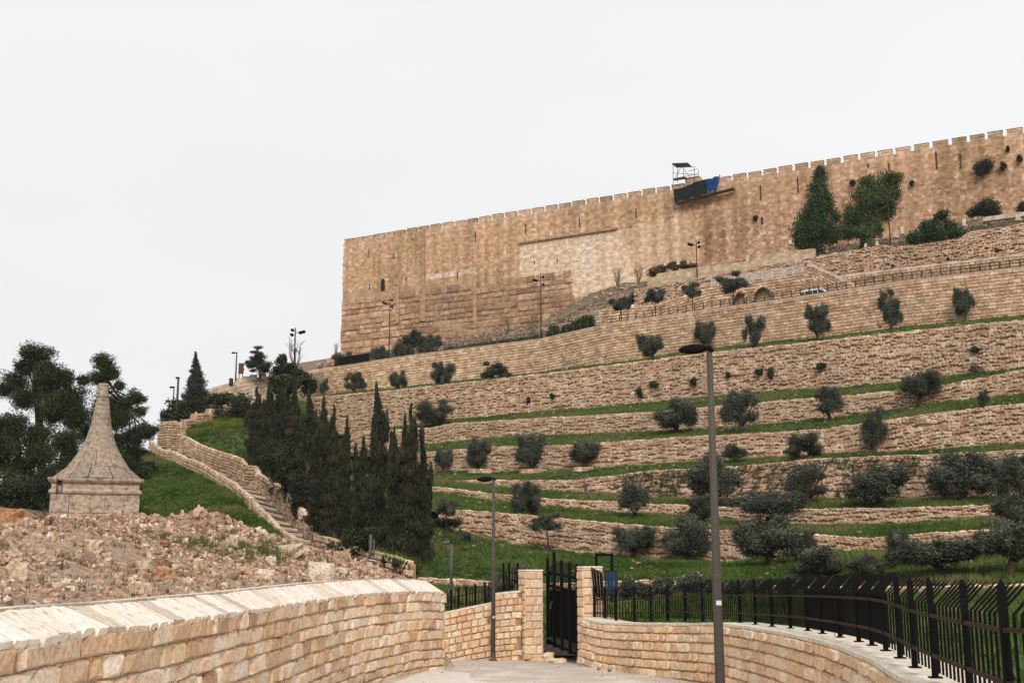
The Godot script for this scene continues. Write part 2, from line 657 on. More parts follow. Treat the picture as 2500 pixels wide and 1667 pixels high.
var RUBBLE := [Color(0.719, 0.405, 0.264), Color(0.742, 0.674, 0.596), Color(0.674, 0.472, 0.337), Color(0.764, 0.573, 0.427), Color(0.606, 0.405, 0.281), Color(0.787, 0.618, 0.483), Color(0.686, 0.432, 0.293), Color(0.630, 0.472, 0.371), Color(0.831, 0.686, 0.562), Color(0.517, 0.349, 0.247)]
var COURSED := [Color(0.714, 0.533, 0.380), Color(0.771, 0.601, 0.442), Color(0.657, 0.477, 0.329), Color(0.805, 0.657, 0.510), Color(0.692, 0.487, 0.335), Color(0.624, 0.442, 0.312)]
var CREAM := [Color(0.74, 0.61, 0.46), Color(0.78, 0.68, 0.54), Color(0.70, 0.545, 0.385), Color(0.80, 0.72, 0.61), Color(0.72, 0.57, 0.42), Color(0.76, 0.64, 0.50), Color(0.67, 0.50, 0.345), Color(0.77, 0.65, 0.505), Color(0.65, 0.48, 0.345)]
var GOLD := [Color(0.77, 0.62, 0.46), Color(0.74, 0.575, 0.405), Color(0.79, 0.67, 0.525), Color(0.71, 0.535, 0.37), Color(0.76, 0.60, 0.43), Color(0.80, 0.71, 0.58)]

func rubble_color(p: Vector3) -> Color:
	var k := 1.0 + 0.18 * noise.get_noise_3dv(p * 3.0)
	var c := pick(RUBBLE).lerp(Color(0.60, 0.455, 0.335), 0.42)
	return Color(c.r * k, c.g * k, c.b * k)

func coursed_color(p: Vector3) -> Color:
	var k := 1.0 + 0.22 * noise.get_noise_3dv(p * 2.0)
	var c := pick(COURSED)
	return Color(c.r * k, c.g * k * (1.0 + 0.04 * noise2.get_noise_3dv(p)), c.b * k)

# ---- terraces ----------------------------------------------------------
func make_terraces() -> void:
	# each: top line, bottom line, distance; front walls last
	terr = [
		{"top": [[750, 908], [1000, 870], [1320, 830], [1500, 790], [1900, 735], [2200, 690], [2500, 655], [2800, 610]],
		"bot": [[750, 967], [790, 964], [1000, 942], [1300, 911], [1500, 886], [1700, 855], [2000, 823], [2250, 795], [2500, 770], [2800, 735]],
		"d": [[700, 198], [750, 195], [1000, 182], [1500, 160], [2000, 143], [2500, 130], [2800, 122]]},
		{"top": [[740, 976], [790, 969], [1000, 950], [1400, 905], [1700, 866], [2000, 834], [2300, 802], [2500, 783], [2800, 750]],
		"bot": [[800, 1075], [880, 1062], [960, 1045], [1060, 1028], [1300, 1008], [1500, 993], [1800, 962], [2100, 945], [2300, 925], [2500, 900], [2800, 870]],
		"d": [[740, 178], [1000, 165], [1500, 148], [2000, 133], [2500, 121], [2800, 114]]},
		{"top": [[850, 1062], [870, 1055], [1050, 1046], [1100, 1035], [1300, 1023], [1600, 1007], [1900, 980], [2100, 965], [2300, 943], [2500, 905], [2800, 870]],
		"bot": [[850, 1115], [1040, 1085], [1200, 1070], [1300, 1063], [1600, 1055], [1900, 1035], [2100, 1012], [2300, 983], [2500, 962], [2800, 930]],
		"d": [[850, 155], [1000, 149], [1500, 135], [2000, 121], [2500, 110], [2800, 104]]},
		{"top": [[1000, 1112], [1040, 1106], [1200, 1092], [1400, 1088], [1600, 1073], [1800, 1062], [2000, 1050], [2150, 1030], [2300, 1008], [2500, 986], [2800, 955]],
		"bot": [[1000, 1150], [1045, 1150], [1200, 1156], [1400, 1150], [1600, 1140], [1800, 1126], [2000, 1112], [2300, 1100], [2500, 1088], [2800, 1070]],
		"d": [[1000, 134], [1500, 121], [2000, 109], [2500, 99], [2800, 94]]},
		{"top": [[1100, 1176], [1130, 1174], [1400, 1174], [1520, 1160], [1600, 1150], [1800, 1140], [2000, 1122], [2300, 1110], [2500, 1100], [2800, 1085]],
		"bot": [[1100, 1178], [1130, 1180], [1200, 1190], [1400, 1204], [1600, 1220], [1900, 1224], [2200, 1222], [2500, 1214], [2800, 1205]],
		"d": [[1100, 116], [1500, 107], [2000, 97], [2500, 88], [2800, 84]]},
		{"top": [[1040, 1188], [1065, 1190], [1200, 1206], [1350, 1220], [1500, 1227], [1700, 1237], [1900, 1245], [2200, 1242], [2500, 1232], [2800, 1220]],
		"bot": [[1040, 1198], [1065, 1202], [1200, 1226], [1350, 1243], [1500, 1256], [1700, 1267], [1900, 1285], [2200, 1282], [2500, 1270], [2800, 1258]],
		"d": [[1040, 103], [1500, 95], [2000, 86], [2500, 79], [2800, 75]]},
		{"top": [[1060, 1246], [1120, 1246], [1250, 1256], [1400, 1271], [1600, 1288], [1780, 1298], [2000, 1308], [2120, 1316], [2250, 1305], [2350, 1298], [2500, 1292], [2800, 1285]],
		"bot": [[1060, 1278], [1120, 1300], [1250, 1330], [1400, 1350], [1600, 1370], [1780, 1376], [1950, 1350], [2150, 1348], [2350, 1330], [2500, 1335], [2800, 1335]],
		"d": [[1060, 89], [1500, 83], [2000, 74], [2500, 68], [2800, 65]]},
		{"top": [[1030, 1412], [1200, 1422], [1330, 1428], [1600, 1418], [1750, 1426], [1900, 1434], [2200, 1436], [2500, 1430], [2800, 1425]],
		"bot": [[1030, 1428], [1200, 1440], [1330, 1442], [1600, 1436], [1750, 1442], [1900, 1450], [2200, 1452], [2500, 1448], [2800, 1445]],
		"d": [[1000, 66], [1500, 62], [2000, 57], [2500, 52], [2800, 50]]},
	]

func t_d(k: int, x: float) -> float:
	var q: Array = terr[k].d
	if x <= q[0][0]: return q[0][1]
	for i in range(1, q.size()):
		if x <= q[i][0]: return lerpf(q[i - 1][1], q[i][1], (x - q[i - 1][0]) / (q[i][0] - q[i - 1][0]))
	return q[q.size() - 1][1]

func t_y(q: Array, x: float) -> float:
	if x <= q[0][0]: return q[0][1]
	for i in range(1, q.size()):
		if x <= q[i][0]: return lerpf(q[i - 1][1], q[i][1], (x - q[i - 1][0]) / (q[i][0] - q[i - 1][0]))
	return q[q.size() - 1][1]

func t_top(k: int, x: float) -> Vector3:
	var w := 0.0 if k == 0 else 1.6 * noise.get_noise_1d(x * 0.9 + k * 77.0)
	return pt(x, t_y(terr[k].top, x) + w, t_d(k, x))

func t_bot(k: int, x: float) -> Vector3:
	return pt(x, t_y(terr[k].bot, x), t_d(k, x))

func tread_at(k: int, x: float, v: float) -> Vector3:
	# ground in front of wall k; v = 0 at the lip of the wall below, 1 at the foot of wall k
	var a := t_top(k + 1, x)
	a += Vector3(a.x, 0, a.z).normalized() * 0.35 - Vector3.UP * 0.06
	var b := t_bot(k, x)
	var p := a.lerp(b, v)
	p.y += sin(PI * clampf(v, 0, 1)) * (0.5 + noise.get_noise_3d(p.x * 4.0, 0, p.z * 4.0)) * 0.35
	return p

func tread_pos(k: int, x: float, y: float) -> Vector3:
	# the ground point of terrace k seen at height y of the survey
	var lo := 0.0
	var hi := 1.0
	for i in 24:
		var m := (lo + hi) * 0.5
		if proj(tread_at(k, x, m)).y > y: lo = m
		else: hi = m
	return tread_at(k, x, clampf(lo, 0.04, 0.94))

func tuft_mesh(sd: int) -> ArrayMesh:
	var r := RandomNumberGenerator.new()
	r.seed = sd
	var b := MB.new()
	for i in 11:
		var a := r.randf_range(0, TAU)
		var o := Vector3(cos(a), 0, sin(a)) * r.randf_range(0.0, 0.5)
		var side := Vector3(-sin(a), 0, cos(a)) * 0.07
		var tip := o * 1.5 + Vector3(r.randf_range(-0.3, 0.3), r.randf_range(0.5, 1.0), r.randf_range(-0.3, 0.3))
		b.tri(o - side, o + side, tip, Vector3(r.randf_range(-1, 1), 0.6, 1))
	return b.done()

func grass_on(called: String, label: String, fn: Callable, n: int, h0: float, h1: float, cols: Array) -> void:
	var xs: Array = []
	var cs: Array = []
	for i in n:
		var p: Vector3 = fn.call()
		var k := noise2.get_noise_3dv(p * 3.0)
		var h := R(h0, h1) * (1.0 + 0.6 * k)
		xs.append(Transform3D(Basis(Vector3.UP, R(0, TAU)).scaled(Vector3(h * 1.3, h, h * 1.3)), p - Vector3.UP * 0.03))
		var c: Color = cols[clampi(int((k + 0.5) * cols.size() + R(-0.8, 0.8)), 0, cols.size() - 1)]
		cs.append(c * R(0.8, 1.2))
	var o := many(called, tuft_mesh(3), M.blade, xs, cs, self)
	tag(o, label, "grass", "", "stuff")

var GREENS := [Color(0.034, 0.056, 0.013), Color(0.042, 0.080, 0.015), Color(0.058, 0.104, 0.020), Color(0.076, 0.122, 0.025), Color(0.10, 0.13, 0.034), Color(0.15, 0.14, 0.06)]

func build_terraces() -> void:
	var names := ["below the smooth coursed wall", "below the tall rubble wall", "third from the top of the hill", "in the middle of the hill", "below the ivy grown wall", "below the long low reddish wall", "at the foot of the lowest tall wall"]
	for k in 7:
		var mesh := grid(func(u: float, v: float) -> Vector3:
			return tread_at(k, lerpf(820, 2800, u) if k < 3 else lerpf(1000, 2800, u), v * 1.04), 150, 6, Vector3.UP)
		tag(struct("terrace_ground", mesh, M.grass), "sloping green ground of the terrace " + names[k], "ground")
	var dens := [1500, 5000, 4000, 5000, 5000, 5000, 9000]
	for k in 7:
		var x0 := 820.0 if k < 3 else 1000.0
		grass_on("grass", "green spring grass on the terrace " + names[k], func() -> Vector3:
			return tread_at(k, R(x0, 2600), rng.randf()), dens[k], 0.18, 0.42, GREENS)
	var xs0: Array = []
	var cs0: Array = []
	for i in 900:
		var p := tread_at(rng.randi() % 7, R(1000, 2600), pow(rng.randf(), 0.5) if i % 2 else rng.randf())
		var z := R(0.06, 0.2)
		xs0.append(Transform3D(Basis(Vector3.UP, R(0, TAU)).scaled(Vector3(z * 1.4, z * 0.8, z)), p + Vector3.UP * z * 0.2))
		cs0.append(rubble_color(p))
	tag(many("fallen_stones", blobs[2], M.far, xs0, cs0, self), "loose stones lying in the grass of the terraces", "stones", "", "stuff")
	grass_on("dry_weeds", "dry straw coloured weeds along the feet of the terrace walls", func() -> Vector3: return tread_at(rng.randi() % 7, R(1000, 2600), 1.0 - absf(rng.randfn()) * 0.18), 2600, 0.15, 0.42, [Color(0.17, 0.13, 0.07), Color(0.12, 0.11, 0.05), Color(0.09, 0.09, 0.04), Color(0.20, 0.16, 0.10)])
	var lab := ["long smooth wall of coursed pale blocks under the road railing", "tall rubble wall with small shrubs growing from it", "rubble terrace wall third from the top of the hill", "rubble terrace wall in the middle of the hill", "low rubble wall overgrown with ivy on its right", "long low reddish rubble wall sloping down to the right", "lowest tall rubble terrace wall behind the olive trees", "small pale rubble kerb wall on the grass behind the iron fence"]
	var x0s := [742, 742, 858, 985, 1115, 1050, 1075, 1030]
	for k in 8:
		var a := PackedVector3Array()
		var b := PackedVector3Array()
		var x: float = x0s[k]
		while x < 2790:
			a.append(t_top(k, x))
			b.append(t_bot(k, x))
			x += 10
		var ln := Line.new(a, b)
		var w := thing("terrace_wall", lab[k], "wall", Vector3.ZERO, 0, "terrace walls on the hillside")
		part("wall_core", core(ln, 0.9, 0.05 if k == 0 else 0.0, 0.7, 0, null, 0.05), M.joint if k == 0 else M.dark_joint, w)
		if k == 0:
			stones(w, ln, {"row": [0.34, 0.46], "wid": [0.45, 1.0], "depth": 0.3, "meshes": ashlar, "mat": M.far, "color": coursed_color, "single": 260, "called": "block", "rest": "block_field", "jit": 0.08, "gap": 0.016, "proud": -0.05})
			var cap := PackedVector3Array()
			for q in a: cap.append(q + Vector3.UP * 0.22)
			part("wall_coping", core(Line.new(cap, a), 0.7, -0.06, 0.0), tinted(M.far, Color(0.66, 0.54, 0.42)), w)
		else:
			var sz: float = [0.4, 0.36, 0.31, 0.285, 0.265, 0.24, 0.245, 0.24][k]
			stones(w, ln, {"row": [0.62 * sz, 1.15 * sz], "wid": [0.6 * sz, 1.5 * sz], "depth": 0.95 * sz, "meshes": blobs, "mat": M.far, "color": rubble_color, "single": 200, "called": "stone", "rest": "stone_field", "jit": 0.75, "gap": 0.0, "tilt": 0.5, "big": 0.08, "wave": 0.12, "lap": 0.01})
			# flat capping stones along the lip
			var xs: Array = []
			var cs: Array = []
			var s := 0.0
			while s < ln.total():
				var q := ln.at(s)
				var ww := R(0.7, 2.0) * sz
				var f := facing(q[2], q[0])
				var xx: Vector3 = q[2]
				if xx.cross(Vector3.UP).dot(f) < 0.0: xx = -xx
				xs.append(Transform3D(Basis(xx * ww * 1.08, Vector3.UP * R(0.35, 0.8) * sz, f * R(0.35, 0.5)), q[0] - f * 0.1 + Vector3.UP * R(-0.08, 0.12) * sz))
				cs.append(pick(RUBBLE) * 1.12)
				s += ww
			many("cap_stone", blobs[1], M.far, xs, cs, w)

# ---- lane, ground and near slopes --------------------------------------
func road_y(d: float) -> float:
	return -0.0217 * d

func build_hill() -> void:
	# the earth behind all the terrace walls
	var m := grid(func(u: float, v: float) -> Vector3:
		var q := int(round(v * 15.0))
		var k := 7 - q / 2
		var x := lerpf(745 if k < 2 else 800, 2790, u)
		var p := t_bot(k, x) if q % 2 == 0 else t_top(k, x)
		return p + Vector3(p.x, 0, p.z).normalized() * 1.3 - Vector3.UP * 0.6, 60, 15, Vector3(0, 1, 1))
	tag(struct("hillside", m, M.grass), "green earth of the hillside behind the terrace walls", "hillside")

var slope_fn: Callable
func seek(fn: Callable, x: float, y: float, nu: int, nv: int) -> Vector3:
	# the point of a surface that lies nearest to a place in the survey
	var best := Vector3.ZERO
	var bd := 1e9
	for i in nu + 1:
		for j in nv + 1:
			var p: Vector3 = fn.call(float(i) / nu, float(j) / nv)
			var q := proj(p)
			var e := Vector2(q.x - x, q.y - y).length()
			if e < bd:
				bd = e
				best = p
	return best

func build_ground() -> void:
	build_hill()
	var b := MB.new()
	b.quad(Vector3(-900, -9, 200), Vector3(900, -9, 200), Vector3(900, -9, -1500), Vector3(-900, -9, -1500), Vector3.UP)
	tag(struct("ground", b.done(), M.slope), "broad brown valley ground under the hill", "ground")
	var pathm := grid(func(u: float, v: float) -> Vector3:
		var d := lerpf(-6.0, 36.5, v)
		var x0 := lerpf(-4.6, -2.2, clampf(d / 30.0, 0, 1)) if d < 29.5 else -16.0
		var x1 := 5.6
		var x := lerpf(x0, x1, u)
		return Vector3(x, road_y(d) + 0.012 * noise.get_noise_2d(x * 30.0, d * 30.0), -d), 24, 60, Vector3.UP)
	tag(struct("path", pathm, M.path), "pale dusty lane leading down to the gate", "path")
	var worn := grid(func(u: float, v: float) -> Vector3:
		var d := lerpf(-5.0, 29.3, v)
		var x0 := lerpf(-4.4, -1.95, clampf(d / 29.0, 0, 1))
		var x1 := remap(d, 8.0, 29.3, 3.2, -1.6) if d > 8.0 else 3.2
		x1 += 0.35 * noise2.get_noise_1d(d * 14.0) + 0.12 * noise2.get_noise_1d(d * 60.0)
		var x := lerpf(x0, maxf(x1, x0 + 0.02), u)
		return Vector3(x, road_y(d) + 0.012 * noise.get_noise_2d(x * 30.0, d * 30.0) + 0.012, -d), 16, 70, Vector3.UP)
	tag(struct("path_strip", worn, M.worn), "paler worn strip of the lane along the left wall", "path")
	var gx: Array = []
	var gc: Array = []
	for i in 1500:
		var d := R(9, 35)
		var x0 := lerpf(-3.6, -1.5, d / 30.0)
		var x := lerpf(x0, 4.2, rng.randf()) if i % 3 else (x0 + absf(rng.randfn()) * 0.25 if i % 2 else 3.4 - absf(rng.randfn()) * 0.5)
		var z := R(0.006, 0.02) * (2.0 if rng.randf() < 0.05 else 1.0)
		gx.append(Transform3D(Basis(Vector3.UP, R(0, TAU)).scaled(Vector3(z * 1.5, z, z)), Vector3(x, road_y(d) + z * 0.2, -d)))
		gc.append(pick(CREAM) * R(0.5, 1.0))
	tag(many("grit", blobs[3], M.far, gx, gc, self), "small stones and grit scattered over the pale lane", "grit", "", "stuff")
	# ground between the lane and the lowest terrace
	var fr := [[900, 1500, 38], [1086, 1500, 36], [1280, 1560, 35], [1430, 1560, 31.8], [1550, 1545, 29.5], [1680, 1545, 27.5], [1850, 1550, 23], [2050, 1580, 17.5], [2235, 1660, 12.8], [2400, 1740, 10], [2800, 1900, 8]]
	var bk := func(x: float) -> Vector3: return t_bot(7, clampf(x, 960, 2800)) + Vector3(0, -0.05, 0)
	var vg := func(u: float, v: float) -> Vector3:
		var x := lerpf(960, 2790, u)
		var p := on(fr, x).lerp(bk.call(x), v)
		p.y += sin(PI * v) * 0.25 * noise.get_noise_3d(p.x * 6.0, 1, p.z * 6.0)
		return p
	tag(struct("valley_ground", grid(vg, 90, 14, Vector3.UP), M.grass), "green ground behind the iron fence", "ground")
	grass_on("grass", "tall weeds and grass just behind the black iron fence", func() -> Vector3: return vg.call(rng.randf(), sqrt(rng.randf())), 6000, 0.2, 0.45, GREENS)
	# grass bank left of the stairs
	var up := pts([[354, 1097, 133], [400, 1123, 128], [465, 1148, 119], [515, 1171, 110], [564, 1202, 101], [599, 1234, 94], [633, 1280, 86], [700, 1340, 77]])
	var lo := pts([[40, 1175, 122], [110, 1200, 112], [180, 1235, 104], [230, 1262, 96], [290, 1290, 88], [380, 1310, 82], [500, 1325, 76], [660, 1360, 70]])
	var us := dense(up, 0.7)
	var lsm := dense(lo, 0.7)
	var bank := func(u: float, v: float) -> Vector3:
		var p := lsm[int(u * (lsm.size() - 1))].lerp(us[int(u * (us.size() - 1))], v)
		p.y += sin(PI * v) * (0.9 + 1.1 * noise.get_noise_3d(p.x * 5.0, 2, p.z * 5.0)) + 0.25 * noise.get_noise_3d(p.x * 22.0, 2, p.z * 22.0)
		return p
	tag(struct("grass_bank", grid(bank, 70, 30, Vector3.UP), M.grass), "steep green bank between the tomb and the stairs", "bank")
	grass_on("grass", "thick green grass on the bank left of the stairs", func() -> Vector3: return bank.call(rng.randf(), rng.randf()), 9000, 0.2, 0.5, GREENS)
	# dark earth round the tomb, hidden by the rubble heap in front
	var tb := func(u: float, v: float) -> Vector3:
		var q := lsm[int(u * (lsm.size() - 1))]
		var f := Vector3(lerpf(-26, -2.0, u), -2.5, lerpf(-30, -36, u))
		var p: Vector3 = f.lerp(q + Vector3(0, -0.04, 0), v)
		return p
	tag(struct("tomb_ground", grid(tb, 40, 20, Vector3.UP), M.slope), "bare earth around the old tomb", "ground")
	grass_on("dry_weeds", "dry weeds on the bare earth around the old tomb", func() -> Vector3: return tb.call(rng.randf(), rng.randf()), 3000, 0.12, 0.35, [Color(0.05, 0.06, 0.025), Color(0.10, 0.09, 0.045), Color(0.15, 0.12, 0.07), Color(0.04, 0.065, 0.02)])
	var lg := func(u: float, v: float) -> Vector3:
		var p := Vector3(-2.6, -2.6, -35.5).lerp(on(fr, 960), u).lerp(pt(640, 1366, 71).lerp(pt(1010, 1424, 66), u) - Vector3.UP * 0.2, v)
		p.y += sin(PI * v) * 0.3 * noise.get_noise_3d(p.x * 6.0, 7, p.z * 6.0)
		return p
	tag(struct("lower_ground", grid(lg, 24, 20, Vector3.UP), M.slope), "rough ground between the rubble heap and the foot of the stairs", "ground")
	grass_on("dry_weeds", "weeds on the rough ground at the foot of the stairs", func() -> Vector3: return lg.call(rng.randf(), rng.randf()), 2500, 0.12, 0.35, [Color(0.05, 0.07, 0.025), Color(0.10, 0.09, 0.045), Color(0.13, 0.085, 0.055), Color(0.04, 0.065, 0.02)])
	var wl := func(u: float, v: float) -> Vector3:
		var p := Vector3(lerpf(-95, -24, u), lerpf(1.0, 6.0, v), lerpf(-50, -130, v))
		p.y += noise.get_noise_2d(p.x * 3.0, p.z * 3.0)
		return p
	tag(struct("wood_ground", grid(wl, 24, 20, Vector3.UP), M.grass), "dark ground under the pine trees on the left", "ground")
	# slope above the stairs, under the cypresses
	var u2 := dense(pts([[430, 1072, 142], [451, 1062, 146], [566, 1006, 158], [640, 985, 168], [742, 968, 178], [800, 1073, 172], [850, 1113, 156], [985, 1150, 136], [1040, 1200, 104], [1070, 1280, 90], [1050, 1360, 78], [1032, 1420, 68]]), 1.0)
	var l2 := dense(pts([[430, 1078, 136], [455, 1070, 132], [522, 1104, 123], [591, 1127, 114], [625, 1160, 107], [675, 1188, 100], [729, 1242, 92], [761, 1292, 86], [809, 1322, 80], [866, 1342, 75], [905, 1351, 72], [1000, 1385, 66]]), 1.0)
	var sl := func(u: float, v: float) -> Vector3:
		var p := l2[int(u * (l2.size() - 1))].lerp(u2[int(u * (u2.size() - 1))], v)
		p.y += sin(PI * v) * (0.5 + 0.8 * noise.get_noise_3d(p.x * 5.0, 4, p.z * 5.0))
		return p
	slope_fn = sl
	tag(struct("hill_slope", grid(sl, 90, 26, Vector3.UP), M.grass), "green slope under the row of cypresses", "slope")
	grass_on("grass", "yellow green weeds on the slope above the stairs", func() -> Vector3: return sl.call(rng.randf(), rng.randf()), 9000, 0.25, 0.6, [Color(0.03, 0.055, 0.012), Color(0.045, 0.08, 0.016), Color(0.07, 0.10, 0.02), Color(0.11, 0.12, 0.022), Color(0.16, 0.15, 0.02)])

# ---- the old city wall -------------------------------------------------
var CA: Vector3
var CD: Vector3
var CN: Vector3
var CT0: float
var CT1: float

func cw_setup() -> void:
	CA = pt(840, 585, 255)
	var b := pt(2500, 310, 190)
	CT0 = CA.y
	CT1 = (b.y - CA.y) / Vector2(b.x - CA.x, b.z - CA.z).length()
	CD = Vector3(b.x - CA.x, 0, b.z - CA.z).normalized()
	CN = facing(CD, CA)

func cw(s: float, e: float, out := 0.0) -> Vector3:
	return Vector3(CA.x, e, CA.z) + CD * s + CN * out

func cws(x: float, y: float) -> Vector2:
	var o := Vector3(0, EYE, 0)
	var d := pt(x, y, 1.0) - o
	var t := (CA - o).dot(CN) / d.dot(CN)
	var p := o + d * t
	return Vector2((p - CA).dot(CD), p.y)

func poly_se(a: Array) -> PackedVector2Array:
	var o := PackedVector2Array()
	for q in a: o.append(cws(q[0], q[1]))
	return o

var cw_base := [[700, 890], [838, 868], [1000, 846], [1050, 838], [1150, 818], [1250, 800], [1330, 780], [1390, 745], [1450, 712], [1520, 690], [1600, 686], [1720, 655], [1850, 632], [1960, 615], [2100, 590], [2250, 570], [2400, 530], [2500, 518], [2800, 470]]

func build_city_wall() -> void:
	var w := thing("city_wall", "ancient honey coloured city wall with battlements along the hilltop", "city wall")
	var s1 := 175.0
	var top := func(s: float) -> float: return CT0 + CT1 * s
	var base_tab: Array = []
	for q in cw_base:
		var c := cws(q[0], q[1])
		base_tab.append([c.x, c.y])
	var a := PackedVector3Array()
	var b := PackedVector3Array()
	for i in 100:
		var s := s1 * i / 99.0
		a.append(cw(s, top.call(s) - 1.0))
		b.append(cw(s, t_y(base_tab, s) - 2.5))
	var ln := Line.new(a, b)
	part("wall_core", core(ln, 3.0, 0.06, 0.5), M.wall_joint, w)
	var hero := poly_se([[830, 712], [966, 705], [1040, 692], [1160, 702], [1272, 680], [1386, 668], [1402, 740], [1250, 840], [1000, 900], [830, 900]])
	var pale1 := poly_se([[1269, 597], [1508, 560], [1540, 640], [1560, 705], [1390, 730], [1386, 668], [1270, 677]])
	var pale2 := poly_se([[1508, 560], [1600, 540], [1690, 520], [1712, 600], [1702, 695], [1550, 705]])
	var strip := poly_se([[1411, 575], [1450, 569], [1456, 690], [1416, 690]])
	var band := poly_se([[1040, 672], [1160, 656], [1162, 664], [1042, 684]])
	var rough := cws(1712, 600).x
	var col := func(p: Vector3) -> Color:
		var q := Vector2((p - CA).dot(CD), p.y)
		var k := 1.0 + 0.3 * noise.get_noise_2d(q.x * 2.0, q.y * 2.0) + 0.5 * noise2.get_noise_2d(q.x * 13.0, q.y * 0.9) + R(-0.06, 0.06)
		var c: Color = [Color(0.57, 0.395, 0.265), Color(0.60, 0.425, 0.28), Color(0.57, 0.42, 0.275), Color(0.595, 0.39, 0.26), Color(0.63, 0.46, 0.32)][clampi(int((noise2.get_noise_2d(q.x * 60.0, q.y * 40.0) * 0.7 + 0.5) * 5.0 + R(-0.8, 0.8)), 0, 4)]
		if Geometry2D.is_point_in_polygon(q, strip): c = Color(0.84, 0.75, 0.66); k = lerpf(k, 1.0, 0.75)
		elif Geometry2D.is_point_in_polygon(q, pale1): c = Color(0.82, 0.69, 0.55); k = lerpf(k, 1.0, 0.7)
		elif Geometry2D.is_point_in_polygon(q, pale2): c = Color(0.71, 0.54, 0.395); k = lerpf(k, 1.0, 0.25)
		elif Geometry2D.is_point_in_polygon(q, band): c = Color(0.72, 0.63, 0.53)
		elif q.x > rough:
			c = Color(0.57, 0.39, 0.26)
			if q.y < CT0 + CT1 * q.x - 6.0:
				c = Color(0.54, 0.365, 0.25)
				if rng.randf() < 0.16: c = Color(0.66, 0.53, 0.42)
				if rng.randf() < 0.16: c = Color(0.42, 0.27, 0.185)
			elif rng.randf() < 0.1: c = Color(0.67, 0.52, 0.40)
		elif rng.randf() < 0.08: c = Color(0.68, 0.54, 0.41)
		elif rng.randf() < 0.08: c = Color(0.50, 0.325, 0.205)
		if q.y > CT0 + CT1 * q.x - 2.2: c = c.lerp(Color(0.64, 0.51, 0.40), 0.5)
		return Color(c.r * k * 1.07, c.g * k * 1.035, c.b * k * lerpf(1.0, k, 0.3))
	var inh := func(p: Vector3) -> bool: return Geometry2D.is_point_in_polygon(Vector2((p - CA).dot(CD), p.y) + Vector2(0, 1.5 * noise.get_noise_2d((p - CA).dot(CD) * 9.0, 3.0)), hero)
	stones(w, ln, {"row": [0.4, 0.6], "wid": [0.35, 0.8], "depth": 0.07, "meshes": flats, "mat": M.far, "color": col, "single": 120, "called": "block", "rest": "block_field", "jit": 0.25, "gap": 0.0, "proud": -0.06, "lap": 0.0, "hole": inh})
	# the huge old blocks at the foot
	var e: float = cws(1386, 660).y
	var brown := [Color(0.48, 0.33, 0.22), Color(0.42, 0.28, 0.19), Color(0.52, 0.365, 0.25), Color(0.37, 0.245, 0.17), Color(0.60, 0.445, 0.32), Color(0.49, 0.325, 0.215), Color(0.46, 0.315, 0.215), Color(0.55, 0.385, 0.26)]
	while e > 42.0:
		var h := R(0.95, 1.6)
		var s := -0.2
		while s < 62.0:
			var wd := R(0.8, 1.7) if rng.randf() < 0.45 else R(1.6, 3.4)
			var c := Vector2(s + wd * 0.5, e - h * 0.5)
			if Geometry2D.is_point_in_polygon(c + Vector2(0, 1.5 * noise.get_noise_2d(c.x * 9.0, 3.0)), hero) and c.y > t_y(base_tab, c.x) - 2.0:
				var m: StandardMaterial3D = tinted(M.far, pick(brown) * (1.22 if s < 16.0 else 0.95))
				var x := CD * (wd - 0.03)
				if x.cross(Vector3.UP).dot(CN) < 0.0: x = -x
				part("great_block", ashlar[rng.randi() % ashlar.size()], m, w, Transform3D(Basis(x, Vector3.UP * (h - 0.05), CN * R(0.3, 0.6)), cw(c.x, c.y, R(-0.22, 0.06))))
			s += wd
		e -= h
	# battlements
	var s := 0.0
	var i := 0
	while s < s1 - 3.0:
		var wd := 2.4 + R(-0.12, 0.12)
		var gap := 0.3 if i < 5 else R(0.55, 0.7)
		var skip := s > cws(1658, 440).x and s < cws(1712, 440).x
		var ht := R(0.92, 1.08) + (0.9 if skip else 0.0)
		var c := cw(s + wd * 0.5, top.call(s + wd * 0.5) - 1.05 + ht * 0.5, -0.5)
		var m := part("merlon", box_mesh(Vector3(wd + (gap if skip else 0.0), ht, 0.85), 0.06), tinted(M.far, col.call(cw(s + 1.0, top.call(s) - 0.5)) * 1.02), w, Transform3D(Basis(CD, Vector3.UP, -CD.cross(Vector3.UP).normalized()), c))
		part("cap_stone", box_mesh(Vector3(wd + 0.1, 0.16, 1.0), 0.04), tinted(M.far, Color(0.36, 0.28, 0.215) * R(0.8, 1.25)), m, Transform3D(Basis(), Vector3(0, ht * 0.5 + 0.07, 0)))
		for j in 4:
			part("face_stone", ashlar[rng.randi() % ashlar.size()], tinted(M.far, col.call(cw(s + 1.0, top.call(s) - 0.6))), m, Transform3D(Basis(Vector3(wd * 0.47, 0, 0), Vector3(0, ht * 0.46, 0), Vector3(0, 0, 0.16) * (1.0 if Basis(CD, Vector3.UP, -CD.cross(Vector3.UP).normalized()).z.dot(CN) > 0 else -1.0)), Vector3((-0.25 if j % 2 else 0.25) * wd, (-0.25 if j < 2 else 0.25) * ht, 0.42 * (1.0 if (-CD.cross(Vector3.UP)).dot(CN) > 0 else -1.0))))
		s += wd + gap
		i += 1
	# cornice over the smooth patch, buttress strips, openings
	var q0 := cws(1268, 594)
	var q1 := cws(1508, 558)
	var mb := MB.new()
	mb.bar(cw(q0.x, q0.y, 0.2), cw(q1.x, q1.y, 0.2), 0.5, 0.35)
	part("cornice", mb.done(), tinted(M.far, Color(0.52, 0.37, 0.25)), w)
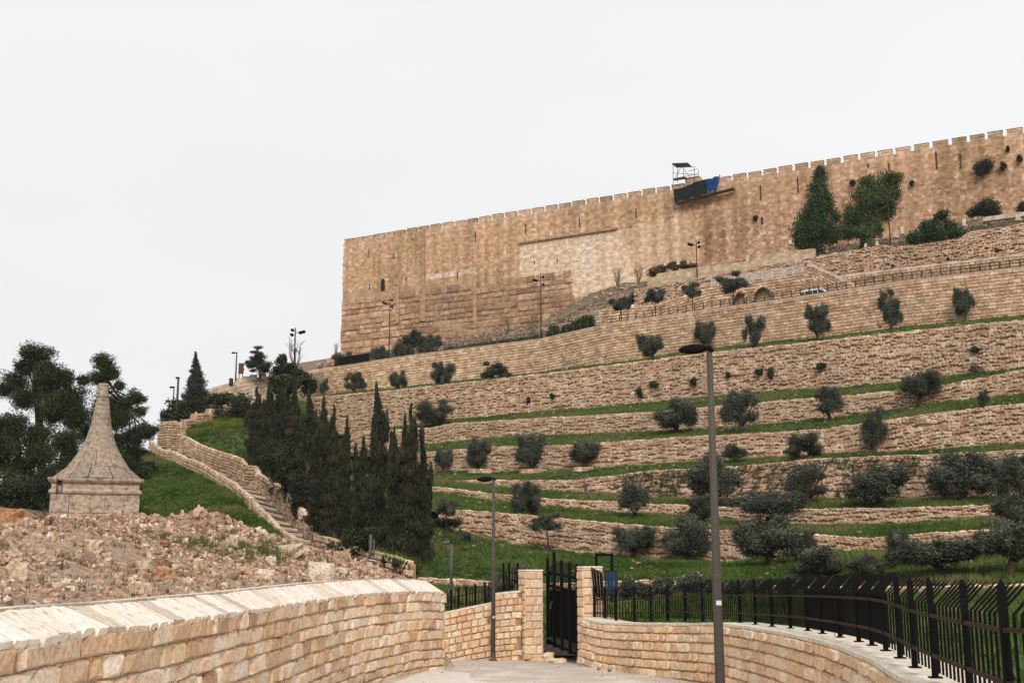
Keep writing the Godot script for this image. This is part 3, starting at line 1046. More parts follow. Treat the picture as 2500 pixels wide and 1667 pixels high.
	for q in [[1036, 556, 700, 6], [1034, 700, 785, 12], [1161, 716, 802, 9], [972, 700, 790, 9]]:
		var p0 := cws(q[0], q[1])
		var p1 := cws(q[0], q[2])
		var wd: float = q[3] / 9.5
		part("buttress_strip", box_mesh(Vector3(wd, p0.y - p1.y, 0.5), 0.08), tinted(M.far, Color(0.53, 0.355, 0.235)), w, Transform3D(Basis(CD, Vector3.UP, CD.cross(Vector3.UP)), cw(p0.x, (p0.y + p1.y) * 0.5, 0.2)))
	var slit := func(x: float, y0: float, y1: float, wpx: float) -> void:
		var p0 := cws(x, y0)
		var p1 := cws(x, y1)
		part("arrow_slit", box_mesh(Vector3(wpx / 20.0, p0.y - p1.y, 0.3)), tinted(M.far, Color(0.09, 0.065, 0.05)), w, Transform3D(Basis(CD, Vector3.UP, CD.cross(Vector3.UP)), cw(p0.x, (p0.y + p1.y) * 0.5, -0.02)))
	for q in [[961, 619, 632, 3], [899, 608, 630, 2], [902, 693, 707, 3], [1034, 592, 612, 2.5], [1161, 565, 592, 2.5], [1117, 663, 680, 2.5], [991, 676, 688, 2], [1284, 547, 572, 3], [1416, 545, 553, 3], [1305, 637, 646, 2.5], [1361, 631, 640, 2.5], [1415, 532, 552, 2.5], [1553, 509, 530, 3], [1857, 452, 488, 3.5], [1861, 530, 548, 7], [1948, 432, 470, 4], [2171, 398, 412, 4], [2345, 374, 410, 3.5], [2286, 370, 412, 5], [2120, 400, 408, 5]]:
		slit.call(q[0], q[1], q[2], q[3])
	var win := MB.new()
	var wc := cws(935, 697)
	for k in 12:
		var t0 := PI * k / 12
		var t1 := PI * (k + 1) / 12
		win.quad(Vector3(cos(t0) * 0.5, 0.6 + sin(t0) * 0.6, 0), Vector3(cos(t1) * 0.5, 0.6 + sin(t1) * 0.6, 0), Vector3(cos(t1) * 0.5, -1.4, 0), Vector3(cos(t0) * 0.5, -1.4, 0), Vector3(0, 0, 1))
	var wn := part("window", win.done(), M.hole, w, Transform3D(Basis(CD, Vector3.UP, CN), cw(wc.x, wc.y + 0.25, 0.14)))
	var wb := MB.new()
	for k in 3: wb.bar(Vector3(-0.25 + 0.25 * k, -1.4, 0.03), Vector3(-0.25 + 0.25 * k, 1.05, 0.03), 0.05, 0.05)
	for k in 3: wb.bar(Vector3(-0.48, -1.0 + 0.7 * k, 0.03), Vector3(0.48, -1.0 + 0.7 * k, 0.03), 0.05, 0.05)
	part("window_bars", wb.done(), M.rail, wn)
	# slope from the road up to the foot of the wall
	var fr := func(x: float) -> Vector3:
		if x < 1457:
			var r := t_top(0, clampf(x, 700, 2800))
			return r + Vector3(r.x, 0, r.z).normalized() * 9.0 + Vector3.UP * 0.1
		if x > 1551: return r0_top(x) + Vector3(0, -0.15, -0.4)
		var t := (x - 1457) / 94.0
		var r2 := t_top(0, 1457.0)
		return (r2 + Vector3(r2.x, 0, r2.z).normalized() * 9.0).lerp(r0_top(1551), t)
	var bk := func(x: float) -> Vector3:
		var c := cws(x, t_y(cw_base, x))
		return cw(c.x, c.y, -0.3)
	var sl := func(u: float, v: float) -> Vector3:
		var x := lerpf(690, 2790, u)
		var p: Vector3 = fr.call(x).lerp(bk.call(x), v)
		p.y += sin(PI * v) * (0.7 * noise.get_noise_3d(p.x * 2.5, 0, p.z * 2.5) - 0.4)
		return p
	tag(struct("hilltop_slope", grid(sl, 150, 14, Vector3.UP), M.slope), "bare brown slope at the foot of the city wall", "slope")
	grass_on("grass", "green scrub on the slope under the left part of the city wall", func() -> Vector3: return sl.call(R(0.12, 0.345), R(0, 0.55)), 5200, 0.35, 0.9, [Color(0.02, 0.035, 0.012), Color(0.03, 0.06, 0.015), Color(0.045, 0.09, 0.02), Color(0.06, 0.06, 0.03)])
	grass_on("grass", "dry brown scrub over the slope below the city wall", func() -> Vector3: return sl.call(R(0.1, 0.98), R(0, 1)), 8000, 0.2, 0.55, [Color(0.05, 0.055, 0.025), Color(0.13, 0.10, 0.06), Color(0.17, 0.13, 0.09), Color(0.10, 0.09, 0.05)])
	var xs: Array = []
	var cs: Array = []
	for j in 1000:
		var p: Vector3 = sl.call(R(0.13, 0.42) if j % 3 else R(0.1, 0.98), 1.0 - pow(rng.randf(), 1.6))
		var z := R(0.15, 0.5) * (1.6 if rng.randf() < 0.08 else 1.0)
		xs.append(Transform3D(Basis(Vector3(R(-1, 1), R(-1, 1), R(-1, 1)).normalized(), R(0, TAU)).scaled(Vector3(z * 1.3, z * 0.8, z)), p))
		cs.append(pick(RUBBLE) * 0.75)
	var rb := many("fallen_stones", blobs[0], M.far, xs, cs, self)
	tag(rb, "loose fallen stones strewn below the city wall", "stones", "", "stuff")
	for q in [[1480, 0.42, 0.3], [1700, 0.3, 0.25]]: pass

# ---- upper retaining walls by the road ---------------------------------
var R0T := [[1551, 706], [1703, 679], [1900, 642], [1991, 626], [2168, 597], [2180, 604], [2248, 598], [2342, 584], [2369, 566], [2463, 552], [2500, 545], [2800, 500]]
var R0B := [[1551, 748], [1600, 738], [1731, 706], [1960, 672], [2063, 680], [2155, 668], [2463, 632], [2500, 628], [2800, 590]]
func r0_d(x: float) -> float: return t_d(0, x) + 14.0
func r0_top(x: float) -> Vector3: return pt(x, t_y(R0T, x), r0_d(x))

func build_upper_walls() -> void:
	var a := PackedVector3Array()
	var b := PackedVector3Array()
	var x := 1551.0
	while x < 2790:
		a.append(r0_top(x))
		b.append(pt(x, t_y(R0B, x) + 6.0, r0_d(x)))
		x += 12
	var ln := Line.new(a, b)
	var w := thing("rubble_wall", "high rubble wall below the graves, above the arched road wall", "wall", Vector3.ZERO, 0, "walls above the road")
	part("wall_core", core(ln, 0.9, 0.06, 1.0), M.dark_joint, w)
	stones(w, ln, {"row": [0.22, 0.42], "wid": [0.22, 0.56], "depth": 0.36, "meshes": blobs, "mat": M.far, "color": rubble_color, "single": 120, "called": "stone", "rest": "stone_field", "jit": 0.75, "gap": 0.0, "tilt": 0.5, "big": 0.08, "wave": 0.12, "lap": 0.01})
	for q in [[2040, 676], [2179, 650], [2314, 633], [2433, 612]]:
		var p := pt(q[0], q[1], r0_d(q[0]))
		part("drain_hole", box_mesh(Vector3(0.35, 0.35, 0.3)), M.hole, w, Transform3D(Basis(), p + Vector3(0, 0, 0.22)))
	# arched wall of coursed stone with a raking coping at its right end
	var T := [[1457, 757], [1530, 750], [1600, 744], [1620, 737], [1731, 703], [1960, 667], [1970, 650], [1983, 648], [2105, 706]]
	a = PackedVector3Array()
	b = PackedVector3Array()
	x = 1457.0
	var dd := func(xx: float) -> float: return t_d(0, xx) + 9.0
	var foot := func(xx: float) -> Vector3:
		var q := t_top(0, xx)
		return Vector3(0, q.y - 0.3, 0) + Vector3(q.x, 0, q.z) * (1.0 + 9.0 / t_d(0, xx))
	while x <= 2105:
		var p := pt(x, t_y(T, x), dd.call(x))
		var f: Vector3 = foot.call(x)
		a.append(p)
		b.append(Vector3(p.x, minf(f.y, p.y - 0.1), p.z))
		x += 6
	ln = Line.new(a, b)
	var arcs := [[1863, 24.0, 703.0, 736.0], [1808, 17.0, 714.0, 740.0]]
	var hole := func(p: Vector3) -> bool:
		var q := proj(p)
		for c in arcs:
			if absf(q.x - c[0]) < c[1]:
				if q.y > c[3]: return true
				if Vector2((q.x - c[0]) / c[1], (q.y - c[3]) / (c[3] - c[2])).length() < 1.0: return true
		return false
	w = thing("arched_wall", "coursed stone wall with two arches beside the upper road", "wall", Vector3.ZERO, 0, "walls above the road")
	part("wall_core", core(ln, 0.5, 0.06, 0.0, 0, hole, 0, 22), M.joint, w)
	stones(w, ln, {"row": [0.34, 0.46], "wid": [0.4, 0.95], "depth": 0.3, "meshes": ashlar, "mat": M.far, "color": coursed_color, "single": 150, "called": "block", "rest": "block_field", "jit": 0.1, "gap": 0.05, "proud": -0.04, "hole": hole})
	var inner := PackedVector3Array()
	var inner_b := PackedVector3Array()
	for i in range(50, 76):
		inner.append(a[i] * Vector3(1, 1, 1) + Vector3(a[i].x, 0, a[i].z).normalized() * 1.4)
		inner_b.append(b[i] + Vector3(a[i].x, 0, a[i].z).normalized() * 1.4)
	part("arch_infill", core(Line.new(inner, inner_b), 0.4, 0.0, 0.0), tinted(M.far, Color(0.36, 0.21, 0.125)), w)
	for c in arcs:
		for k in 15:
			var t := PI * (k + 0.5) / 15
			var p := pt(c[0] + cos(t) * (c[1] + 3.0), c[3] - sin(t) * (c[3] - c[2] + 3.5), dd.call(c[0]))
			part("arch_stone", ashlar[k % ashlar.size()], tinted(M.far, pick(COURSED)), w, Transform3D(Basis(Vector3(0, 0, 1), t - PI / 2) * Basis.from_scale(Vector3(0.32, 0.4, 0.5)), p + Vector3(0, 0, 0.12)))
	var cop := PackedVector3Array()
	var cob := PackedVector3Array()
	for q in [[1972, 647], [1983, 645], [2030, 667], [2070, 686], [2108, 705]]:
		var p := pt(q[0], q[1], dd.call(q[0]))
		cop.append(p + Vector3(0, 0.1, 0))
		cob.append(p - Vector3(0, 0.28, 0))
	part("raking_coping", core(Line.new(cop, cob), 0.7, -0.12, 0.0), tinted(M.far, Color(0.72, 0.61, 0.5)), w)
	# pale parapet band behind the railing, right part
	cop = PackedVector3Array()
	cob = PackedVector3Array()
	x = 2040.0
	while x < 2790:
		var p := pt(x, t_y([[2040, 681], [2063, 677], [2155, 665], [2466, 629], [2800, 590]], x), dd.call(x) + 1.0)
		cop.append(p)
		cob.append(Vector3(p.x, foot.call(x).y, p.z))
		x += 15
	w = thing("parapet_wall", "low coursed parapet with pale coping behind the road railing on the right", "wall", Vector3.ZERO, 0, "walls above the road")
	ln = Line.new(cop, cob)
	part("wall_core", core(ln, 0.6, 0.06, 0.2), M.joint, w)
	stones(w, ln, {"row": [0.34, 0.46], "wid": [0.4, 0.95], "depth": 0.3, "meshes": ashlar, "mat": M.far, "color": coursed_color, "single": 80, "called": "block", "rest": "block_field", "jit": 0.1, "gap": 0.05, "proud": -0.04})
	var cap2 := PackedVector3Array()
	for p in cop: cap2.append(p + Vector3.UP * 0.28)
	part("coping", core(Line.new(cap2, cop), 0.9, -0.1, 0.0), tinted(M.far, Color(0.69, 0.58, 0.48)), w)
	# road on top of the smooth terrace wall
	var rd := grid(func(u: float, v: float) -> Vector3:
		var xx := lerpf(700, 2790, u)
		var q := t_top(0, xx)
		return q + Vector3(q.x, 0, q.z).normalized() * lerpf(0.3, 9.4, v) - Vector3.UP * 0.12, 120, 2, Vector3.UP)
	tag(struct("road", rd, M.road), "road running along the top of the smooth coursed wall", "road")
	# pale low wall and hedge of the graveyard
	cop = PackedVector3Array()
	cob = PackedVector3Array()
	x = 1581.0
	while x < 1990:
		var d := r0_d(x) + 3.5
		cop.append(pt(x, t_y([[1581, 679], [1600, 677], [1604, 668], [1703, 652], [1793, 641], [1845, 634], [1849, 622], [1990, 606]], x), d))
		cob.append(pt(x, t_y([[1581, 700], [1703, 679], [1793, 664], [1850, 654], [1990, 634]], x), d))
		x += 4
	w = thing("plastered_wall", "smooth pale yellow low wall below the city wall", "wall", Vector3.ZERO, 0, "walls above the road")
	part("wall_core", core(Line.new(cop, cob), 0.6, 0.0, 0.6), M.pale_wall, w)
	# railing along the road
	w = thing("road_railing", "dark metal railing along the top of the smooth coursed wall", "railing")
	var P: Array = []
	x = 880.0
	while x < 2640:
		var q := t_top(0, x) + Vector3.UP * 0.2
		P.append(q + Vector3(q.x, 0, q.z).normalized() * 0.3)
		x += 15.5 * 185.0 / t_d(0, x) * (1.0 if x < 1440 else 1.12)
	var post := box_mesh(Vector3(0.13, 1.05, 0.13), 0.0, Vector3(0, 0.52, 0))
	var pk := MB.new()
	for i in P.size():
		part("post", post, M.rail, w, Transform3D(Basis(), P[i]))
		if i == 0: continue
		var mb := MB.new()
		for h in [0.14, 0.55, 0.98]: mb.bar(P[i - 1] + Vector3.UP * h, P[i] + Vector3.UP * h, 0.05, 0.05)
		part("rail", mb.done(), M.rail, w)
		if proj(P[i]).x > 1980:
			for k in 6:
				var c: Vector3 = P[i - 1].lerp(P[i], (k + 1) / 7.0)
				pk.bar(c + Vector3.UP * 0.14, c + Vector3.UP * 0.98, 0.022, 0.022)
	tag(part("thin_bars", pk.done(), M.rail, w), "", "", "", "stuff")
	# white railing on the arched wall
	w = thing("white_railing", "pale metal railing on top of the arched wall", "railing")
	var wm := mat(Color(0.5, 0.47, 0.44), 0.6)
	P = []
	x = 1737.0
	while x < 1965:
		P.append(pt(x, t_y([[1731, 703], [1960, 667]], x), dd.call(x) + 0.3))
		x += 25
	for i in P.size():
		part("post", box_mesh(Vector3(0.1, 1.2, 0.1), 0, Vector3(0, 0.6, 0)), wm, w, Transform3D(Basis(), P[i]))
		if i:
			var mb := MB.new()
			for h in [0.15, 1.15]: mb.bar(P[i - 1] + Vector3.UP * h, P[i] + Vector3.UP * h, 0.06, 0.06)
			for k in 9:
				var c: Vector3 = P[i - 1].lerp(P[i], (k + 1) / 10.0)
				mb.bar(c + Vector3.UP * 0.15, c + Vector3.UP * 1.15, 0.05, 0.05)
			part("panel", mb.done(), wm, w)

# ---- near walls --------------------------------------------------------
func drop(a: PackedVector3Array, extra := 0.0) -> PackedVector3Array:
	var b := PackedVector3Array()
	for p in a: b.append(Vector3(p.x, road_y(-p.z) - extra, p.z))
	return b

func cream_color(p: Vector3) -> Color:
	var c := pick(CREAM)
	var k := 1.0 + 0.15 * noise.get_noise_3dv(p * 20.0)
	if rng.randf() < 0.04: c = Color(0.48, 0.34, 0.235)
	if rng.randf() < 0.12: c = Color(0.82, 0.76, 0.68)
	elif rng.randf() < 0.1: c = Color(0.62, 0.44, 0.28)
	return Color(c.r * k, c.g * k, c.b * k)

func gold_color(p: Vector3) -> Color:
	var k := 1.0 + 0.15 * noise.get_noise_3dv(p * 20.0)
	var c := pick(GOLD)
	return Color(c.r * k, c.g * k, c.b * k)

var LW: PackedVector3Array
func ridge_h(d: float) -> float: return remap(clampf(d, 8, 29), 8, 29, 0.2, 0.3)

func build_left_wall() -> void:
	var raw := pts([[0, 1574, 8.75], [184, 1546, 10.3], [330, 1531, 11.6], [460, 1513, 13.4], [600, 1493, 16.2], [700, 1477, 18.6], [800, 1462, 21.5], [900, 1451, 24.4], [1000, 1446, 27.2], [1062, 1448, 29.0], [1080, 1452, 29.7]])
	raw.insert(0, Vector3(-4.0, 1.1, -6.2))
	raw.insert(0, Vector3(-4.3, 1.15, -2.0))
	raw.append(raw[raw.size() - 1] + Vector3(-0.25, 0.0, -0.45))
	raw.append(raw[raw.size() - 1] + Vector3(-1.6, 0.0, -1.2))
	raw.append(raw[raw.size() - 1] + Vector3(-5.0, 0.0, -2.2))
	LW = dense(raw, 0.25)
	var ln := Line.new(LW, drop(LW, 0.1))
	var w := thing("stone_wall", "cream rock-faced stone wall with slanted slab coping along the left of the lane", "wall")
	part("wall_core", core(ln, 0.75, -0.02, 0.2, 1.0), M.mortar, w)
	stones(w, ln, {"row": [0.165, 0.27], "wid": [0.22, 0.8], "depth": 0.15, "meshes": ashlar, "mat": M.near, "color": cream_color, "single": 300, "called": "block", "rest": "block_field", "jit": 0.16, "gap": 0.011, "side": 1.0, "proud": 0.0, "tilt": 0.015})
	# slanted coping slabs
	var s := 0.0
	var k := 0
	while s < ln.total() - 0.1:
		var wd := R(0.2, 0.42)
		var q := ln.at(s + wd * 0.5)
		var n := facing(q[2], q[0], 1.0)
		var h := ridge_h(-q[0].z)
		var e: Vector3 = q[0] + n * R(0.07, 0.1) + Vector3.UP * R(-0.008, 0.008)
		var r: Vector3 = q[0] - n * 0.36 + Vector3.UP * (h - 0.02)
		var z := (r - e)
		var up := z.cross(q[2])
		if up.y < 0.0: up = -up
		up = up.normalized()
		var x: Vector3 = q[2] * (wd - 0.03)
		var bas := Basis(x, z, up * R(0.07, 0.115))
		if bas.determinant() < 0.0: bas = Basis(-x, z, up * R(0.075, 0.1))
		var c := pick(CREAM).lerp(Color(0.86, 0.83, 0.785), R(0.5, 1.0))
		if rng.randf() < 0.16: c = c.lerp(Color(0.50, 0.41, 0.33), R(0.3, 0.8))
		part("coping_slab", slabs[k % slabs.size()], tinted(M.cope, c), w, Transform3D(bas, (e + r) * 0.5 + up * 0.0))
		s += wd
		k += 1
	var mb := MB.new()
	var bed := MB.new()
	for i in LW.size() - 1:
		var f: Array = []
		for j in [i, i + 1]:
			var t := (LW[mini(j + 1, LW.size() - 1)] - LW[maxi(j - 1, 0)]).normalized()
			var n := facing(t, LW[j], 1.0)
			var h := ridge_h(-LW[j].z)
			f.append([LW[j] + n * 0.03 - Vector3.UP * 0.035, LW[j] - n * 0.36 + Vector3.UP * (h - 0.035), LW[j] - n * 0.35 + Vector3.UP * (h + 0.02), LW[j] - n * 0.62 + Vector3.UP * (h + 0.01), LW[j] - n * 0.62 - Vector3.UP * 0.8])
		bed.quad(f[0][0], f[1][0], f[1][1], f[0][1], Vector3.UP)
		mb.quad(f[0][1], f[1][1], f[1][2], f[0][2], Vector3(1, 0.2, 0))
		mb.quad(f[0][2], f[1][2], f[1][3], f[0][3], Vector3.UP)
		mb.quad(f[0][3], f[1][3], f[1][4], f[0][4], Vector3.LEFT)
	part("wall_top", mb.done(), M.ledge, w)
	part("coping_bed", bed.done(), M.dark_joint, w)

var RW: PackedVector3Array
var rail_posts: Array = []

func iron_fence(w: Node, posts: Array, h: float, side: Vector3, gap := 0.104) -> void:
	# posts with two rails and bars whose pointed tops bend outwards
	var bar := MB.new()
	bar.box(Transform3D(Basis(), Vector3(0, h * 0.36, 0)), Vector3(0.017, h * 0.72, 0.017))
	bar.bar(Vector3(0, h * 0.715, 0), Vector3(0, h * 0.93, h * 0.2), 0.016, 0.016, Vector3.RIGHT)
	bar.tube([Vector3(0, h * 0.92, h * 0.19), Vector3(0, h * 0.985, h * 0.25)], [0.009, 0.002], 4)
	var bm := bar.done()
	var pm := MB.new()
	pm.box(Transform3D(Basis(), Vector3(0, h * 0.5, 0)), Vector3(0.05, h, 0.05))
	pm.tube([Vector3(0, h, 0), Vector3(0, h + 0.05, 0)], [0.034, 0.003], 4)
	pm.box(Transform3D(Basis(), Vector3(0, 0.006, 0)), Vector3(0.11, 0.012, 0.11))
	var pmesh := pm.done()
	for i in posts.size():
		var t: Vector3 = posts[mini(i + 1, posts.size() - 1)] - posts[maxi(i - 1, 0)]
		t.y = 0
		t = t.normalized()
		var n := t.cross(Vector3.UP).normalized()
		if n.dot(side) < 0.0: n = -n
		var bas := Basis(Vector3.UP.cross(n), Vector3.UP, n)
		part("post", pmesh, M.iron, w, Transform3D(bas, posts[i]))
		if i == posts.size() - 1: break
		var a: Vector3 = posts[i]
		var b: Vector3 = posts[i + 1]
		var tt := (b - a)
		tt.y = 0
		var n2 := tt.normalized().cross(Vector3.UP)
		if n2.dot(side) < 0.0: n2 = -n2
		for hh in [0.24, 0.66]:
			var rb := MB.new()
			rb.bar(a + Vector3.UP * h * hh - n2 * 0.015, b + Vector3.UP * h * hh - n2 * 0.015, 0.014, 0.032)
			part("rail", rb.done(), M.rust, w)
		var m := maxi(int(a.distance_to(b) / (gap * (1.45 if -a.z < 14.0 else 1.0))), 2)
		var b2 := Basis(Vector3.UP.cross(n2), Vector3.UP, n2)
		for k in range(1, m):
			part("bar", bm, M.iron, w, Transform3D(Basis(n2, 0.0) * b2, a.lerp(b, float(k) / m) + Vector3.UP * 0.05 + n2 * 0.012))

func build_right_wall() -> void:
	var raw := pts([[1424, 1512, 30.6], [1480, 1524, 29.3], [1600, 1527, 26.6], [1690, 1527, 24.9], [1753, 1527, 23.4], [1830, 1536, 21.4], [1906, 1549, 19.4], [2021, 1575, 16.2], [2098, 1602, 14.1], [2155, 1629, 12.7], [2212, 1664, 11.3]])
	raw.append(Vector3(3.45, raw[10].y + 0.02, -9.6))
	raw.append(Vector3(3.1, raw[10].y + 0.05, -7.6))
	raw.append(Vector3(2.75, raw[10].y + 0.09, -5.0))
	RW = dense(raw, 0.2)
	var ln := Line.new(RW, drop(RW, 0.1))
	var w := thing("stone_wall", "curved low wall of golden stone carrying the black iron fence", "wall")
	part("wall_core", core(ln, 0.62, -0.02, 0.3, 1.0), M.mortar, w)
	stones(w, ln, {"row": [0.15, 0.205], "wid": [0.22, 0.62], "depth": 0.17, "meshes": ashlar, "mat": M.near, "color": gold_color, "single": 300, "called": "block", "rest": "block_field", "jit": 0.05, "gap": 0.01, "side": 1.0, "proud": 0.0, "tilt": 0.015})
	var up := PackedVector3Array()
	for i in RW.size(): up.append(RW[i] + Vector3.UP * (0.05 + 0.012 * noise.get_noise_1d(i * 9.0)))
	part("ledge", core(Line.new(up, RW), 0.78, -0.055, 0.0, 1.0), M.ledge, w)
	var f := thing("iron_fence", "black iron fence with outward bent spikes on the curved golden wall", "fence")
	for q in [[1452, 1514, 30.9], [1478, 1516, 30.5], [1505, 1517, 30.0], [1550, 1516, 29.4], [1590, 1516, 28.8], [1631, 1515, 28.0], [1673, 1516, 26.8], [1716, 1517, 25.5], [1762, 1519, 24.4], [1807, 1521, 23.3], [1845, 1525, 22.3], [1886, 1529, 21.1], [1931, 1534, 19.8], [1973, 1540, 18.6], [2009, 1547, 17.4], [2052, 1556, 16.1], [2098, 1567, 14.9], [2130, 1576, 14.0], [2164, 1589, 13.1], [2199, 1607, 12.3], [2235, 1630, 11.5], [2285, 1655, 10.5], [2371, 1697, 9.1], [2470, 1745, 7.8]]:
		rail_posts.append(pt(q[0], q[1], q[2]))
	rail_posts.append(Vector3(3.05, rail_posts[23].y + 0.04, -6.4))
	rail_posts.append(Vector3(2.98, rail_posts[23].y + 0.08, -5.0))
	iron_fence(f, rail_posts, 0.79, Vector3(1, 0, -0.3))

func pillar(called: String, label: String, at: Vector3, turn: float, size: float, h: float) -> void:
	var w := thing(called, label, "pillar", at, turn, "stone gate pillars")
	part("pillar_core", box_mesh(Vector3(size, h, size), 0.01, Vector3(0, h * 0.5, 0)), M.mortar, w)
	for k in 4:
		var bas := Basis(Vector3.UP, PI * 0.5 * k)
		var y := 0.0
		while y < h - 0.05:
			var rh := minf(R(0.17, 0.25), h - y)
			var x := -size * 0.5 - 0.01
			while x < size * 0.5 - 0.03:
				var wd := minf(R(0.14, 0.34), size * 0.5 + 0.01 - x)
				if size * 0.5 - x - wd < 0.08: wd = size * 0.5 + 0.01 - x
				part("block", ashlar[rng.randi() % ashlar.size()], tinted(M.near, pick(GOLD).lerp(pick(CREAM), 0.6)), w, Transform3D(bas * Basis.from_scale(Vector3(wd - 0.01, rh - 0.01, 0.07)), bas * Vector3(x + wd * 0.5, y + rh * 0.5, size * 0.5)))
				x += wd
			y += rh
	part("cap_slab", box_mesh(Vector3(size + 0.07, 0.06, size + 0.07), 0.02, Vector3(0, h + 0.02, 0)), M.ledge, w)

func build_gate_area() -> void:
	var ln: Line
	var defs := [
		["stone_wall", "low golden wall behind the left street lamp, dropping away to the left", [[860, 1510, 35.6], [1000, 1508, 34.8], [1083, 1499, 34.2], [1140, 1487, 34.0], [1206, 1474, 33.9]]],
		["stone_wall", "short tall golden wall between the left street lamp and the gate pillar", [[1208, 1453, 33.8], [1240, 1449, 33.7], [1272, 1446, 33.6]]]]
	for q in defs:
		var a := dense(pts(q[2]), 0.2)
		ln = Line.new(a, drop(a, 0.1))
		var w := thing(q[0], q[1], "wall")
		part("wall_core", core(ln, 0.5, -0.02, 0.3), M.joint, w)
		stones(w, ln, {"row": [0.15, 0.21], "wid": [0.1, 0.32], "depth": 0.17, "meshes": ashlar, "mat": M.near, "color": gold_color, "single": 110, "called": "block", "rest": "block_field", "jit": 0.05, "gap": 0.011})
		var up := PackedVector3Array()
		for p in a: up.append(p + Vector3.UP * 0.06)
		part("ledge", core(Line.new(up, a), 0.56, -0.05, 0.0), M.ledge, w)
	pillar("gate_pillar", "left gate pillar of pale stone blocks beside the iron gate", Vector3(pt(1296, 1606, 33.8).x, road_y(33.8) - 0.05, -33.8), 0.35, 0.5, 2.44)
	pillar("gate_pillar", "right gate pillar of pale stone at the end of the curved wall", Vector3(pt(1441, 1606, 31.2).x, road_y(31.2) - 0.05, -31.2), 0.3, 0.5, 2.46)
	# iron gate
	var A := pt(1338, 1573, 34.3)
	var B := pt(1411, 1605, 31.3)
	var g := thing("iron_gate", "tall black iron gate with spikes between the two stone pillars", "gate")
	var d := (B - A)
	var dn := Vector3(d.x, 0, d.z).normalized()
	var nn := dn.cross(Vector3.UP)
	if nn.x < 0.0: nn = -nn
	var H := 2.35
	for k in 5:
		var c := A.lerp(B, [0.0, 0.24, 0.5, 0.76, 1.0][k])
		var hh: float = [H, H + 0.2, H, H - 0.02, H - 0.05][k]
		var m := MB.new()
		m.bar(c, c + Vector3.UP * hh, 0.075, 0.075, dn)
		m.tube([c + Vector3.UP * hh, c + Vector3.UP * (hh + 0.06)], [0.05, 0.005], 4)
		part("upright", m.done(), M.iron, g)
	for hh in [0.06, 0.35, 1.2, 1.62, 1.98]:
		var m := MB.new()
		m.bar(A + Vector3.UP * hh + nn * 0.03, B + Vector3.UP * hh + nn * 0.03, 0.03, 0.07)
		part("rail", m.done(), M.iron, g)
	for k in 19:
		var c := A.lerp(B, (k + 0.5) / 19.0)
		var m := MB.new()
		m.bar(c + Vector3.UP * 0.06, c + Vector3.UP * 2.05, 0.02, 0.02, dn)
		m.bar(c + Vector3.UP * 2.04, c + Vector3.UP * 2.3 + nn * 0.2, 0.018, 0.018, dn)
		part("bar", m.done(), M.iron, g)
	var sh := MB.new()
	var mid := (A + B) * 0.5 + Vector3.UP * 0.95 + nn * 0.07
	sh.box(Transform3D(Basis(dn, Vector3.UP, nn), mid), Vector3(d.length() * 0.98, 1.25, 0.01))
	part("sheet_backing", sh.done(), M.iron, g)
	var hd := MB.new()
	var hp := A.lerp(B, 0.2) + Vector3.UP * 1.02 - nn * 0.08
	hd.tube([hp, hp + Vector3.UP * 0.12, hp + Vector3(0.05, 0.2, 0.05)], [0.018, 0.018, 0.018], 6)
	part("handle", hd.done(), M.pale_pole, g)
	# hinge stub from the left pillar
	var hb := MB.new()
	hb.bar(pt(1320, 1402, 33.7), pt(1345, 1404, 33.9), 0.05, 0.05)
	part("hinge_bar", hb.done(), M.iron, g)
	# rough stones at the foot of the gate
	for q in [[1306, 1608, 33.2, 0.5, 0.16, "flat worn stone at the foot of the left gate pillar"], [1340, 1590, 33.4, 0.3, 0.3, "rough upright stone at the left edge of the iron gate"], [1365, 1606, 32.4, 0.45, 0.14, "low rubble slab under the iron gate"]]:
		solo("stone", rocks[int(q[0]) % rocks.size()], tinted(M.near, pick(CREAM)), q[5], "stone", Transform3D(Basis.from_scale(Vector3(q[3], q[4], q[3] * 0.8)), Vector3(pt(q[0], q[1], q[2]).x, road_y(q[2]) + q[4] * 0.25, -q[2])), "stones at the gate")
	# fence on the low wall left of the gate
	var f := thing("iron_fence", "black iron fence on the low wall left of the gate", "fence")
	iron_fence(f, [pt(1030, 1502, 35.4), pt(1062, 1501, 35.2), pt(1101, 1494, 35.0), pt(1119, 1491, 34.9), pt(1138, 1487, 34.8), pt(1160, 1482, 34.6), pt(1184, 1477, 34.5), pt(1207, 1473, 34.4)], 0.62, Vector3(-1, 0, -1), 0.09)
	f = thing("iron_fence", "black iron fence on the short wall beside the left gate pillar", "fence")
	iron_fence(f, [pt(1229, 1440, 34.2), pt(1243, 1440, 34.1), pt(1264, 1440, 34.0)], 0.72, Vector3(-1, 0, -1), 0.07)
	# metal sheets and frame beside the right pillar
	var sheet := func(called: String, label: String, q: Array, m: Material) -> void:
		var w := thing(called, label, "metal sheet")
		var c: Array = []
		for e in q: c.append(pt(e[0], e[1], e[2]))
		var nq: Vector3 = (c[1] - c[0]).cross(c[3] - c[0]).normalized()
		for k in 7:
			var t0 := k / 7.0
			var t1 := (k + 0.86) / 7.0
			var mb := MB.new()
			var o: Vector3 = nq * (0.012 if k % 2 else 0.0)
			var p0: Vector3 = c[0].lerp(c[1], t0) + o
			var p1: Vector3 = c[0].lerp(c[1], t1) + o
			var p2: Vector3 = c[3].lerp(c[2], t1) + o
			var p3: Vector3 = c[3].lerp(c[2], t0) + o
			mb.quad(p0, p1, p2, p3, Vector3(0, 0, 1))
			mb.quad(p0 - nq * 0.01, p1 - nq * 0.01, p2 - nq * 0.01, p3 - nq * 0.01, Vector3(0, 0, -1))
			part("strip", mb.done(), m, w)
		var fb := MB.new()
		for k in 4: fb.bar(c[k], c[(k + 1) % 4], 0.025, 0.025)
